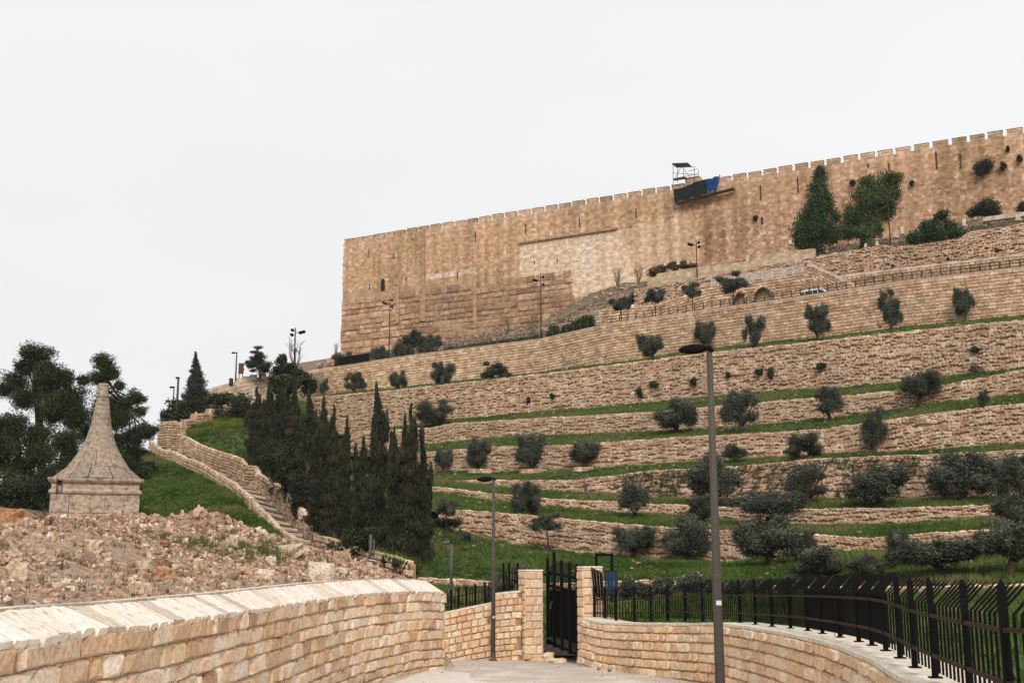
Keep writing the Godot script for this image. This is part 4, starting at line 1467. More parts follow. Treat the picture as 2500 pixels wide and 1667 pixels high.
		part("frame", fb.done(), M.rust, w)
	sheet.call("dark_sheet", "dark ribbed metal sheet leaning beside the right gate pillar", [[1444, 1386, 30.8], [1470, 1399, 30.4], [1474, 1462, 30.4], [1452, 1453, 30.8]], M.iron)
	sheet.call("blue_sheet", "blue ribbed metal sheet standing behind the iron fence", [[1478, 1394, 31.2], [1507, 1394, 31.0], [1509, 1455, 31.0], [1478, 1453, 31.2]], M.blue)
	var fr := thing("gate_frame", "black square metal frame standing behind the right gate pillar", "frame")
	for q in [[[1456, 1470], [1456, 1354]], [[1494, 1470], [1494, 1354]], [[1453, 1354], [1497, 1354]]]:
		var mb := MB.new()
		mb.bar(pt(q[0][0], q[0][1], 33), pt(q[1][0], q[1][1], 33), 0.07, 0.07)
		part("tube", mb.done(), M.iron, fr)

func lamp(label: String, at: Vector3, h: float, r0: float, r1: float, hl: float, m: Material, note := -1.0) -> void:
	var o := thing("street_lamp", label, "street lamp", at, 0, "street lamps along the lane")
	var b := MB.new()
	b.tube([Vector3(0, -0.2, 0), Vector3(0, h * 0.5, 0), Vector3(0, h, 0)], [r0, lerpf(r0, r1, 0.5), r1], 14)
	part("pole", b.done(true), m, o)
	part("base_collar", lathe([[r0 * 1.9, 0.0], [r0 * 1.8, 0.03], [r0 * 1.2, 0.05], [r0 * 1.05, 0.22]], 14), m, o)
	part("hatch", box_mesh(Vector3(r0 * 1.1, 0.3, 0.02), 0.006, Vector3(0, 0.75, r0 * 0.93)), tinted(M.pole, Color(0.075, 0.068, 0.06)), o)
	part("joint_band", lathe([[r0 * 0.88, h * 0.42], [r0 * 0.91, h * 0.423], [r0 * 0.91, h * 0.43], [r0 * 0.86, h * 0.433]], 14), m, o)
	b = MB.new()
	b.tube([Vector3(0.03, h, 0), Vector3(0, h + 0.05, 0), Vector3(-0.08, h + 0.045, 0)], [r1 * 1.1, r1 * 1.05, r1 * 0.6], 8)
	part("bracket", b.done(true), M.iron, o)
	var pth: Array = []
	var rad: Array = []
	for i in 9:
		var t := i / 8.0
		pth.append(Vector3(-0.05 - hl * t, h + 0.045 - 0.02 * t, 0))
		rad.append(hl * 0.2 * sqrt(maxf(0.05, sin(PI * clampf(t * 0.86 + 0.12, 0, 1)))))
	b = MB.new()
	b.tube(pth, rad, 12)
	var hd := part("lamp_head", b.done(true), m if note < 0 else M.iron, o)
	hd.scale = Vector3(1, 0.95, 1)
	hd.position.y = (h + 0.045) * 0.05
	part("lens", box_mesh(Vector3(hl * 0.55, 0.02, hl * 0.2), 0.005, Vector3(-0.05 - hl * 0.55, h + 0.035 - hl * 0.105, 0)), M.glass, o)
	if note > 0:
		var lm := lathe([[r0 * 0.93 + 0.003, note], [r0 * 0.93 + 0.003, note + 0.05]], 5, 0.9, 2.0)
		part("sticker", lm, M.plate, o)

# ---- rubble heap -------------------------------------------------------
var heap_back := [[-260, 1300, 22], [0, 1290, 22.5], [60, 1268, 23], [130, 1262, 24], [240, 1260, 25], [340, 1262, 25], [400, 1263, 25], [460, 1255, 24.5], [500, 1253, 24.5], [560, 1276, 25], [620, 1300, 26], [700, 1335, 27.5], [760, 1362, 28.5], [850, 1388, 30], [940, 1408, 31]]
func heap(u: float, v: float) -> Vector3:
	var i := u * (LW.size() - 7)
	var a := LW[int(i)].lerp(LW[int(i) + 1], i - int(i))
	var t := (LW[int(i) + 1] - LW[int(i)]).normalized()
	var n := facing(t, a, 1.0)
	a = a - n * 0.55 + Vector3.UP * (ridge_h(-a.z) - 0.06)
	var b := on(heap_back, lerpf(-260, 940, pow(u, 1.15)))
	var p := a.lerp(b, v)
	p.y += sin(PI * clampf(v, 0, 1)) * (0.25 + 0.5 * noise.get_noise_3d(p.x * 14.0, 5, p.z * 14.0)) * clampf(v * 4.0, 0, 1) * 0.6 * clampf(a.distance_to(b) / 13.0, 0.0, 1.0)
	p.y += 0.06 * noise.get_noise_3d(p.x * 60.0, 5, p.z * 60.0) * clampf(v * 6.0, 0, 1)
	if v > 1.0: p.y -= (v - 1.0) * 5.0
	return p

func heap_at(x: float, y: float) -> Vector3:
	var best := Vector3.ZERO
	var bd := 1e9
	for i in 120:
		for j in 40:
			var p := heap(i / 120.0, j / 40.0)
			var q := proj(p)
			var e := Vector2(q.x - x, q.y - y).length()
			if e < bd:
				bd = e
				best = p
	return best

var ROCKC := [Color(0.54, 0.405, 0.31), Color(0.61, 0.495, 0.40), Color(0.49, 0.35, 0.26), Color(0.72, 0.65, 0.56), Color(0.47, 0.31, 0.215), Color(0.38, 0.28, 0.215), Color(0.57, 0.43, 0.325), Color(0.28, 0.19, 0.145), Color(0.46, 0.36, 0.28)]

func build_heap() -> void:
	var w := thing("rubble_heap", "broad heap of broken reddish stones behind the left lane wall", "rubble heap")
	part("earth", grid(func(u: float, v: float) -> Vector3: return heap(u, v * 1.7), 150, 60, Vector3.UP), M.dirt, w)
	var items: Array = []
	for i in 34000:
		var u := rng.randf()
		var v := 1.0 - pow(rng.randf(), 0.9) * 1.0
		var p := heap(u, R(-0.02, 1.03) if i % 3 else v)
		var f := noise2.get_noise_3d(p.x * 9.0, 0, p.z * 9.0)
		if f < -0.12 and rng.randf() < 0.7: continue
		if v < 0.1 and rng.randf() < 0.75: continue
		var s := 0.011 + 0.055 * pow(rng.randf(), 3.6) + (0.09 * rng.randf() if rng.randf() < 0.014 else 0.0)
		s *= lerpf(0.8, 1.35, clampf((-p.z - 9.0) / 16.0, 0, 1))
		var bas := Basis(Vector3(R(-1, 1), R(-1, 1), R(-1, 1)).normalized(), R(0, TAU)) * Basis.from_scale(Vector3(s * R(1.0, 2.0), s * R(0.6, 1.0), s * R(0.9, 1.5)))
		items.append([Transform3D(bas, p + Vector3.UP * s * R(0.05, 0.4)), pick(ROCKC), s / -p.z if in_view(p, 0) else -1.0])
	items.sort_custom(func(a, b): return a[2] > b[2])
	var xs: Array = []
	var cs: Array = []
	for i in items.size():
		if i < 300: part("stone", rocks[rng.randi() % rocks.size()], tinted(M.mound, items[i][1]), w, items[i][0])
		else:
			xs.append(items[i][0])
			cs.append(items[i][1])
	many("small_stones", rocks[0], M.mound, xs, cs, w)
	var big := [
		[19, 1252, 88, 46, "large red stained boulder at the left end of the rubble heap", 0],
		[64, 1282, 30, 28, "pale upright rock near the left end of the rubble heap", 1],
		[33, 1398, 46, 46, "knobbly pale grey boulder low on the left of the heap", 1],
		[229, 1340, 38, 30, "pale angular rock in the middle of the heap left of the grass", 1],
		[259, 1356, 18, 22, "small upright pointed grey rock beside the grass tuft on the heap", 1],
		[350, 1386, 40, 26, "whitish jagged boulder just above the tan pyramid shaped one", 1],
		[397, 1402, 46, 30, "tan pyramid shaped boulder low in the middle of the heap", 0],
		[343, 1438, 50, 34, "squat pale boulder close to the coping of the left wall", 1],
		[389, 1381, 36, 24, "dark rounded boulder beside the whitish jagged one", 2],
		[489, 1388, 28, 26, "grey squarish rock on the right slope of the rubble heap", 1],
		[156, 1420, 20, 18, "small white rock lying on bare earth in the heap", 3],
		[708, 1348, 66, 28, "long flat tan boulder near the foot of the stairs", 1],
		[779, 1402, 60, 46, "large pale squared block at the right end of the rubble heap", 3],
		[650, 1405, 44, 26, "white broken rock left of the large squared block", 3],
		[565, 1330, 26, 30, "upright pale rock high on the right slope of the heap", 1],
		[660, 1372, 22, 26, "whitish pointed rock above the broken white one", 3],
		[105, 1300, 36, 16, "flat whitish slab on the upper left of the heap", 3]]
	var kinds := [Color(0.50, 0.29, 0.19), Color(0.60, 0.50, 0.40), Color(0.34, 0.23, 0.19), Color(0.70, 0.62, 0.53)]
	for i in big.size():
		var q: Array = big[i]
		var p := heap_at(q[0], q[1] + q[3] * 0.35)
		var d := proj(p).z
		var sx: float = q[2] * d / F
		var sy: float = q[3] * d / F
		var bas := Basis(Vector3.UP, R(-0.4, 0.4)) * Basis(Vector3(0, 0, 1), R(-0.12, 0.12)) * Basis.from_scale(Vector3(sx * 1.12, sy * 1.25, sx * 0.9))
		solo("boulder", rocks[i % rocks.size()] if i != 12 else blobs[2], tinted(M.mound, kinds[q[5]]), q[4], "boulder", Transform3D(bas, p + Vector3.UP * sy * 0.35), "boulders on the rubble heap")
	# dry weeds and grass on the heap
	xs = []
	cs = []
	for i in 900:
		var c := Vector2(0.62, 0.42) if i < 300 else Vector2(0.50, 0.47) if i < 420 else Vector2(-1, 0)
		var u := c.x + rng.randfn() * 0.035 if c.x > 0 else rng.randf()
		var v := c.y + rng.randfn() * 0.08 if c.x > 0 else R(0.0, 0.95)
		var p := heap(clampf(u, 0, 1), clampf(v, 0.03, 0.97))
		var h := R(0.06, 0.16)
		xs.append(Transform3D(Basis(Vector3.UP, R(0, TAU)).scaled(Vector3(h, h * 1.2, h)), p))
		cs.append([Color(0.10, 0.12, 0.035), Color(0.14, 0.13, 0.05), Color(0.07, 0.10, 0.025)][rng.randi() % 3] if i < 420 else [Color(0.16, 0.10, 0.07), Color(0.10, 0.06, 0.045), Color(0.20, 0.15, 0.10)][rng.randi() % 3])
	var o: Node = many("weeds", tuft_mesh(5), M.blade, xs, cs, self)
	tag(o, "thin grass and dry weeds scattered over the rubble heap", "weeds", "", "stuff")
	var tw := MB.new()
	for i in 1100:
		var p := heap(R(0.0, 1.0) if i % 2 else R(0.0, 0.16), R(0.05, 1.0))
		tw.tube([p, p + Vector3(R(-0.06, 0.06), R(0.08, 0.3), R(-0.06, 0.06))], [0.005, 0.002], 3)
	o = solo("dry_stalks", tw.done(), M.red_twig, "thin dry stalks standing up from the rubble heap", "stalks")
	o.set_meta("kind", "stuff")
	tw = MB.new()
	for i in 900:
		var p := heap(clampf(0.93 + rng.randfn() * 0.045, 0.7, 1.0), clampf(0.55 + rng.randfn() * 0.3, 0.02, 1.2))
		var q := p + Vector3(R(-0.3, 0.3), R(0.06, 0.3), R(-0.3, 0.3))
		tw.tube([p, p.lerp(q, 0.5) + Vector3(0, 0.08, 0), q], [0.008, 0.006, 0.003], 3)
	o = solo("bramble", tw.done(), M.red_twig, "tangle of reddish dry brambles at the right end of the heap", "bramble")
	o.set_meta("kind", "stuff")

# ---- the old tomb ------------------------------------------------------
func build_tomb() -> void:
	var d := 85.0
	var cx := 231.5
	var y0 := pt(cx, 1207, d).y
	var at := pt(cx, 1207, d)
	var w := thing("old_tomb", "weathered stone tomb with a square base and tall flaring cone roof", "tomb", at + Vector3(-sin(0.31), 0, -cos(0.31)) * 3.25, 0.31)
	var Y := func(y: float) -> float: return pt(cx, y, d).y - y0
	var X := func(x: float) -> float: return (pt(x, 1150, d).x - pt(cx, 1150, d).x)
	w.scale = Vector3(0.93, 1, 0.93)
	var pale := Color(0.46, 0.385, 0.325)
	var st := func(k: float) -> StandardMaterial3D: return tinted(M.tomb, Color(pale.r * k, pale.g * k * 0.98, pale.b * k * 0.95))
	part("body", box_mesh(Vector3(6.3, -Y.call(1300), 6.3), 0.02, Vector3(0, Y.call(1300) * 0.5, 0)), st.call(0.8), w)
	# facing slabs of the square base, all four sides
	var js := [121.0, 168.0, 221.0, 256.0, 303.0, 342.0]
	for s in 4:
		var bas := Basis(Vector3.UP, PI * 0.5 * s)
		for k in 5:
			var x0: float = X.call(js[k])
			var x1: float = X.call(js[k + 1])
			var h: float = Y.call(1208) - Y.call(1252)
			part("slab", box_mesh(Vector3(x1 - x0 - 0.025, h, 0.3), 0.02), st.call(R(0.98, 1.2)), w, Transform3D(bas, bas * Vector3((x0 + x1) * 0.5, Y.call(1252) + h * 0.5, 3.1 + R(-0.02, 0.03))))
			part("slab", box_mesh(Vector3(x1 - x0 - 0.02, 1.6, 0.3), 0.02), st.call(R(0.85, 1.05)), w, Transform3D(bas, bas * Vector3((x0 + x1) * 0.5, Y.call(1252) - 0.83, 3.13 + R(-0.02, 0.03))))
	# moulded cornice: a profile swept along each side, with a gap near the left corner of the front
	var prof := [[3.22, 1208.0], [3.36, 1204.0], [3.4, 1199.0], [3.3, 1196.0], [3.2, 1193.0], [3.2, 1183.0], [3.26, 1180.0], [3.42, 1177.0], [3.46, 1172.0], [3.38, 1168.0], [3.2, 1166.0]]
	for s in 4:
		var bas := Basis(Vector3.UP, PI * 0.5 * s)
		var runs := [[-1.0, 1.0]]
		if s == 0: runs = [[-1.0, X.call(134) / 3.3], [X.call(150) / 3.3, 1.0]]
		for r in runs:
			var mb := MB.new()
			for i in prof.size() - 1:
				var p0: float = prof[i][0]
				var p1: float = prof[i + 1][0]
				var h0: float = Y.call(prof[i][1])
				var h1: float = Y.call(prof[i + 1][1])
				var k0: float = p0 if absf(r[0]) == 1.0 else 3.3
				var k1: float = p1 if absf(r[0]) == 1.0 else 3.3
				var l0: float = p0 if absf(r[1]) == 1.0 else 3.3
				var l1: float = p1 if absf(r[1]) == 1.0 else 3.3
				mb.quad(Vector3(r[0] * k0, h0, p0), Vector3(r[1] * l0, h0, p0), Vector3(r[1] * l1, h1, p1), Vector3(r[0] * k1, h1, p1), Vector3(0, 0.1, 1))
				for e in [[r[0], -1.0], [r[1], 1.0]]:
					if absf(e[0]) != 1.0:
						mb.quad(Vector3(e[0] * 3.3, h0, p0), Vector3(e[0] * 3.3, h0, 2.3), Vector3(e[0] * 3.3, h1, 2.3), Vector3(e[0] * 3.3, h1, p1), Vector3(e[1], 0, 0))
			part("cornice", mb.done(), st.call(1.02), w, Transform3D(bas, Vector3.ZERO))
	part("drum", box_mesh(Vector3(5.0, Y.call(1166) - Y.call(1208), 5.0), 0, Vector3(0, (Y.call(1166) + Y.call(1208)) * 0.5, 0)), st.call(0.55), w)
	# rope moulding under the roof: a row of leaning rounds
	for k in 46:
		if k > 2 and k < 5: continue
		var x := -3.4 + 6.8 * k / 45.0
		part("rope_twist", blobs[0], st.call(0.95), w, Transform3D(Basis(Vector3(0, 0, 1), 0.5) * Basis.from_scale(Vector3(0.2, 0.26, 0.22)), Vector3(x, Y.call(1170.5), 3.42)))
	# roof rings of separate slabs
	var rings := [[[[3.5, 1165.5], [3.48, 1163.0], [2.95, 1149.0], [2.36, 1133.5]], 13], [[[2.38, 1133.0], [2.3, 1130.0], [1.95, 1114.0], [1.56, 1094.0]], 9]]
	for rg in rings:
		var pr: Array = []
		for q in rg[0]: pr.append([q[0], Y.call(q[1])])
		var n: int = rg[1]
		var a := 0.2
		var tot := 0.0
		var ws: Array = []
		for k in n:
			ws.append(R(0.7, 1.3))
			tot += ws[k]
		for k in n:
			var da: float = TAU * ws[k] / tot
			var q2: Array = []
			for e in pr: q2.append([e[0] + R(0, 0.03), e[1]])
			q2.append([q2[3][0] - 0.35, q2[3][1] - 0.05])
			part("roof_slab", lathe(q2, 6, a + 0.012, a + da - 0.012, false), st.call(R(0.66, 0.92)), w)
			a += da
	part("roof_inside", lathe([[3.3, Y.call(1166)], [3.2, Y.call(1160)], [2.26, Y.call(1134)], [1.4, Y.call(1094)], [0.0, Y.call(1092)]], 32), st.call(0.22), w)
	var up: Array = []
	for q in [[1.6, 1094.0], [1.55, 1091.5], [1.28, 1075.0], [1.06, 1057.0], [0.9, 1038.0], [0.78, 1022.0], [0.69, 1003.0], [0.60, 985.0], [0.535, 970.0], [0.48, 955.0]]: up.append([q[0], Y.call(q[1])])
	part("cone", lathe(up, 40), st.call(0.88), w)
	part("neck_ring", lathe([[0.45, Y.call(956)], [0.54, Y.call(955)], [0.56, Y.call(953)], [0.54, Y.call(950.5)], [0.4, Y.call(949.5)]], 28), st.call(0.9), w)
	part("finial", lathe([[0.385, Y.call(950)], [0.39, Y.call(935)], [0.43, Y.call(924)], [0.42, Y.call(921)], [0.0, Y.call(920)]], 24), st.call(1.0), w)
	for q in [[1010, 0.5], [1043, 0.35], [985, 0.2]]:
		pass

# ---- stairs ------------------------------------------------------------
func build_stairs() -> void:
	var lf := dense(pts([[728, 1330, 74], [710, 1320, 76], [687, 1307, 80], [652, 1272, 86], [614, 1230, 92], [564, 1190, 101], [530, 1170, 107], [492, 1149, 113], [453, 1133, 119], [423, 1118, 124], [400, 1112, 128], [367, 1092, 134]]), 0.4)
	var rt := dense(pts([[812, 1362, 74], [783, 1345, 76], [748, 1315, 80], [717, 1290, 86], [681, 1255, 92], [653, 1223, 98], [624, 1198, 104], [578, 1176, 110], [514, 1149, 117], [476, 1126, 123], [452, 1112, 127], [420, 1102, 131], [386, 1088, 136]]), 0.4)
	var st := thing("stone_stairs", "long flight of old stone stairs climbing to the hilltop between walls", "stairs")
	var Lp := func(t: float) -> Vector3: return lf[clampi(int(t * (lf.size() - 1)), 0, lf.size() - 1)] - Vector3.UP * 0.08
	var Rp := func(t: float) -> Vector3: return rt[clampi(int(t * (rt.size() - 1)), 0, rt.size() - 1)]
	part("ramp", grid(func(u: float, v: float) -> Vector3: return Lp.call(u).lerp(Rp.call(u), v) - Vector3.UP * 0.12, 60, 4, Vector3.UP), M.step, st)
	var n := 22
	for k in n:
		var t := pow((k + 0.5) / n, 1.0)
		var a: Vector3 = Lp.call(t)
		var b: Vector3 = Rp.call(t)
		var f: Vector3 = (Lp.call(minf(t + 0.02, 1.0)) + Rp.call(minf(t + 0.02, 1.0)) - a - b)
		f.y = 0
		f = f.normalized()
		var x := (b - a)
		var mb := MB.new()
		var bas := Basis(x.normalized(), Vector3.UP, x.normalized().cross(Vector3.UP))
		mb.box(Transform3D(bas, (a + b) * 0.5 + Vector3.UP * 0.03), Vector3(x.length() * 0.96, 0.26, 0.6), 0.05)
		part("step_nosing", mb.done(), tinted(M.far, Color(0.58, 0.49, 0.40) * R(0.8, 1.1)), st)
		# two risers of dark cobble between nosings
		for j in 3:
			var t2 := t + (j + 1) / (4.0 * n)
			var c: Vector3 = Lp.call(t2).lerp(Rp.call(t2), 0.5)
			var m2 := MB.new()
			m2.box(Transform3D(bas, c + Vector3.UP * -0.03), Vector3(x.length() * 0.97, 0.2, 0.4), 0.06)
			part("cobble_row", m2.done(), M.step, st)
	# rough parapet on the left
	var top := dense(pts([[735, 1322, 74.2], [710, 1314, 76], [687, 1300, 80], [668, 1280, 83], [652, 1262, 86], [633, 1245, 89], [614, 1221, 92], [587, 1198, 97], [564, 1179, 101], [530, 1159, 107], [492, 1136, 113], [453, 1121, 119], [423, 1105, 124], [400, 1102, 128], [382, 1092, 131], [365, 1076, 134]]), 0.5)
	var bot := PackedVector3Array()
	for p in top: bot.append(p - Vector3.UP * 0.95)
	var w := thing("parapet_wall", "rough wavy parapet along the left side of the old stairs", "wall", Vector3.ZERO, 0, "walls along the stairs")
	var ln := Line.new(top, bot)
	part("wall_core", core(ln, 0.15, 0.05, 0.4, 1.0 if facing((top[1] - top[0]).normalized(), top[0], 1.0).x < 0 else -1.0), M.joint, w)
	var sd := 1.0 if facing((top[1] - top[0]).normalized(), top[0], 1.0).x < 0 else -1.0
	stones(w, ln, {"row": [0.2, 0.34], "wid": [0.25, 0.6], "depth": 0.3, "meshes": blobs, "mat": M.far, "color": coursed_color, "single": 120, "called": "stone", "rest": "stone_field", "jit": 0.3, "gap": 0.03, "tilt": 0.15, "side": sd})
	var xs: Array = []
	for i in top.size() - 1:
		var t := top[i + 1] - top[i]
		var f := facing(t.normalized(), top[i], sd)
		part("cap_stone", blobs[i % blobs.size()], tinted(M.far, pick(CREAM)), w, Transform3D(Basis(t * 1.12, Vector3.UP * 0.24, f * 0.34), (top[i] + top[i + 1]) * 0.5 - f * 0.06 + Vector3.UP * R(0.0, 0.1)))
	# higher wall on the right
	var tt := [[386, 1035, 137], [410, 1032, 134], [442, 1034, 132], [446, 1067, 131.8], [455, 1070, 130.5], [484, 1087, 127], [522, 1102, 122], [564, 1114, 115], [591, 1125, 111], [597, 1140, 110], [612, 1141, 107], [625, 1141, 105.5], [630, 1160, 105], [645, 1169, 103], [675, 1186, 98], [702, 1209, 94], [729, 1240, 90], [759, 1278, 84.5], [763, 1292, 83.8], [775, 1312, 82], [809, 1320, 79], [843, 1335, 76.5], [866, 1340, 75], [905, 1349, 72], [962, 1364, 68.5], [1000, 1378, 66]]
	var tb := [[386, 1090, 137], [450, 1104, 131], [476, 1125, 127.5], [514, 1148, 122.5], [564, 1175, 115], [595, 1184, 110.5], [626, 1197, 106], [654, 1222, 103], [682, 1256, 98.5], [718, 1292, 93], [748, 1315, 88], [780, 1342, 82.5], [815, 1368, 79], [886, 1392, 73.5], [1000, 1418, 66]]
	var a2 := PackedVector3Array()
	var b2 := PackedVector3Array()
	var x := 386.0
	while x <= 1000:
		var q := lin(tt, x)
		var r := lin(tb, x)
		a2.append(pt(x, q.x, q.y))
		b2.append(pt(x, r.x, q.y))
		x += 4
	w = thing("stair_wall", "stone wall with creeper rising along the right side of the old stairs", "wall", Vector3.ZERO, 0, "walls along the stairs")
	ln = Line.new(a2, b2)
	part("wall_core", core(ln, 0.35, 0.05, 0.5), M.joint, w)
	stones(w, ln, {"row": [0.22, 0.36], "wid": [0.3, 0.75], "depth": 0.32, "meshes": ashlar, "mat": M.far, "color": coursed_color, "single": 200, "called": "block", "rest": "block_field", "jit": 0.15, "gap": 0.04, "tilt": 0.06})
	for i in range(1, a2.size() - 1):
		if absf(a2[i + 1].y - a2[i].y) > 0.8: continue
		var t := a2[i + 1] - a2[i]
		var f := facing(t.normalized(), a2[i])
		part("cap_stone", blobs[i % blobs.size()], tinted(M.far, pick(CREAM)), w, Transform3D(Basis(t * 1.2, Vector3.UP * 0.22, f * 0.4), (a2[i] + a2[i + 1]) * 0.5 - f * 0.1 + Vector3.UP * 0.06))
	# stepped wall above the grass
	var t3 := [[453, 1024, 140], [476, 1022, 143], [477, 1010, 143], [510, 1008, 147], [512, 998, 147], [533, 997, 150], [534, 990, 150], [550, 989, 152], [551, 983, 152], [566, 983, 154]]
	var b3 := [[453, 1066, 140], [500, 1040, 146], [566, 1006, 154]]
	a2 = PackedVector3Array()
	b2 = PackedVector3Array()
	x = 453
	while x <= 566:
		var q := lin(t3, x)
		a2.append(pt(x, q.x, q.y))
		b2.append(pt(x, lin(b3, x).x, q.y))
		x += 2
	w = thing("stepped_wall", "wall with a stepped top climbing right from the head of the stairs", "wall", Vector3.ZERO, 0, "walls along the stairs")
	ln = Line.new(a2, b2)
	part("wall_core", core(ln, 0.6, 0.05, 0.5), M.joint, w)
	stones(w, ln, {"row": [0.3, 0.42], "wid": [0.4, 0.8], "depth": 0.3, "meshes": ashlar, "mat": M.far, "color": coursed_color, "single": 90, "called": "block", "rest": "block_field", "jit": 0.1, "gap": 0.045})

# ---- trees -------------------------------------------------------------
var OLIVE := [Color(0.056, 0.062, 0.043), Color(0.070, 0.077, 0.055), Color(0.090, 0.097, 0.072), Color(0.045, 0.051, 0.034), Color(0.118, 0.122, 0.094)]
var DARKG := [Color(0.032, 0.042, 0.022), Color(0.044, 0.056, 0.028), Color(0.058, 0.072, 0.034), Color(0.026, 0.034, 0.019)]
var CYP := [Color(0.024, 0.028, 0.018), Color(0.032, 0.035, 0.021), Color(0.056, 0.044, 0.028), Color(0.020, 0.023, 0.015), Color(0.036, 0.044, 0.024)]
var PINE := [Color(0.028, 0.038, 0.018), Color(0.040, 0.052, 0.023), Color(0.062, 0.076, 0.030), Color(0.022, 0.029, 0.015)]
var protos: Array = []

func make_protos() -> void:
	# each: [leaves, trunk thickness, crown foot, crown top, spread, lumps]
	var defs := [[6200, 0.14, 0.17, 1.0, 1.0, 10], [6600, 0.14, 0.18, 0.98, 1.05, 11], [5600, 0.12, 0.10, 1.05, 0.8, 11], [6800, 0.14, 0.04, 1.0, 1.0, 10], [4200, 0.05, 0.50, 1.0, 1.1, 8], [420, 0.03, 0.3, 1.0, 0.8, 5],
		[6200, 0.15, 0.15, 1.0, 1.0, 10], [6600, 0.14, 0.13, 1.0, 1.05, 12], [5600, 0.12, 0.08, 1.05, 0.85, 9], [6800, 0.14, 0.03, 0.98, 1.0, 8]]
	for q in defs:
		var cl: Array = []
		var y0: float = q[2]
		var y1: float = q[3]
		var rr: float = (y1 - y0) * 0.5
		cl.append([Vector3(R(-0.05, 0.05), lerpf(y0, y1, 0.45), 0), Vector3(0.30 * q[4], rr * 0.72, 0.30)])
		for i in int(q[5]):
			var a: float = TAU * (i + R(-0.35, 0.35)) / q[5]
			var t := R(0.22, 0.86)
			var w := sin(PI * (0.14 + 0.72 * t)) * R(0.7, 1.15)
			var z := R(0.11, 0.22)
			cl.append([Vector3(cos(a) * 0.34 * w * q[4], lerpf(y0, y1, t), sin(a) * 0.34 * w), Vector3(z, z * R(0.85, 1.2) * minf(1.1, rr / 0.36), z)])
		var k: float = q[2]
		var tr := limbs([Vector3(0.02, -0.04, 0), Vector3(R(-0.06, 0.06), k * 0.5, 0.02), Vector3(0.03, k + 0.1, 0)], q[1] * 0.55, q[1] * 0.32, [cl[1][0], cl[2][0], cl[3][0], cl[4][0]], q[1] * 0.22)
		protos.append([crown(cl, q[0] * 3 if q[0] > 500 else q[0], 0.046, 0.016, OLIVE, 14, 0.4, 0.0, 0.35, 0.16, 1.22), tr])

func olive(x: float, cy: float, wpx: float, hpx: float, base: float, k: int, v: int, label: String) -> void:
	var p := tread_pos(k, x, base) if k >= 0 else Vector3.ZERO
	put_olive(p, x, cy, wpx, hpx, base, v, label)

func put_olive(p: Vector3, _x: float, cy: float, wpx: float, hpx: float, base: float, v: int, label: String) -> void:
	var d := proj(p).z
	if v < 4 and rng.randf() < 0.5: v += 6
	var o := thing("olive_tree" if v != 5 else "young_tree", label, "olive tree" if v != 5 else "young tree", p - Vector3.UP * 0.03, R(0, TAU), "olive trees on the terraces")
	part("crown", protos[v][0], M.leaf, o)
	part("trunk", protos[v][1], M.bark, o)
	var H := (base - (cy - hpx * 0.5)) * d / F
	o.scale = Vector3(wpx * d / F * 1.14, H * 1.06, wpx * d / F * 1.14)

func tree_px(called: String, label: String, cat: String, base: Array, trunk: Array, clumps: Array, n: int, ll: float, lw: float, cols: Array, r0 := 0.2, group := "", sub := 22, droop := 0.0, subr := 0.3) -> Node3D:
	var d: float = base[2]
	if called == "undergrowth_bush" and base[0] > 600: d = -seek(slope_fn, base[0], base[1], 220, 40).z
	var at := pt(base[0], base[1], d)
	var o := thing(called, label, cat, at, 0, group)
	var cl: Array = []
	var ends: Array = []
	for c in clumps:
		var p := pt(c[0], c[1], d) - at
		var r: float = c[2] * d / F * (0.84 if called == "pine_tree" else 1.0)
		var ry: float = maxf(c[3] if c.size() > 3 else c[2] * 0.85, (0.68 if c[2] > 15 else 0.0) * c[2]) * d / F
		p.z += R(-0.5, 0.5) * r
		cl.append([p, Vector3(r, ry, r)])
		ends.append(p)
	part("crown", crown(cl, int(n * 3.2), ll * 0.95, lw * 1.25, cols, sub, subr * 1.25, droop, 0.25, 0.1, 1.22), M.leaf, o)
	if trunk.size():
		var tp: Array = []
		for t in trunk: tp.append(pt(t[0], t[1], d) - at)
		part("trunk", limbs(tp, r0, r0 * 0.55, ends, r0 * 0.3), M.bark, o)
	return o

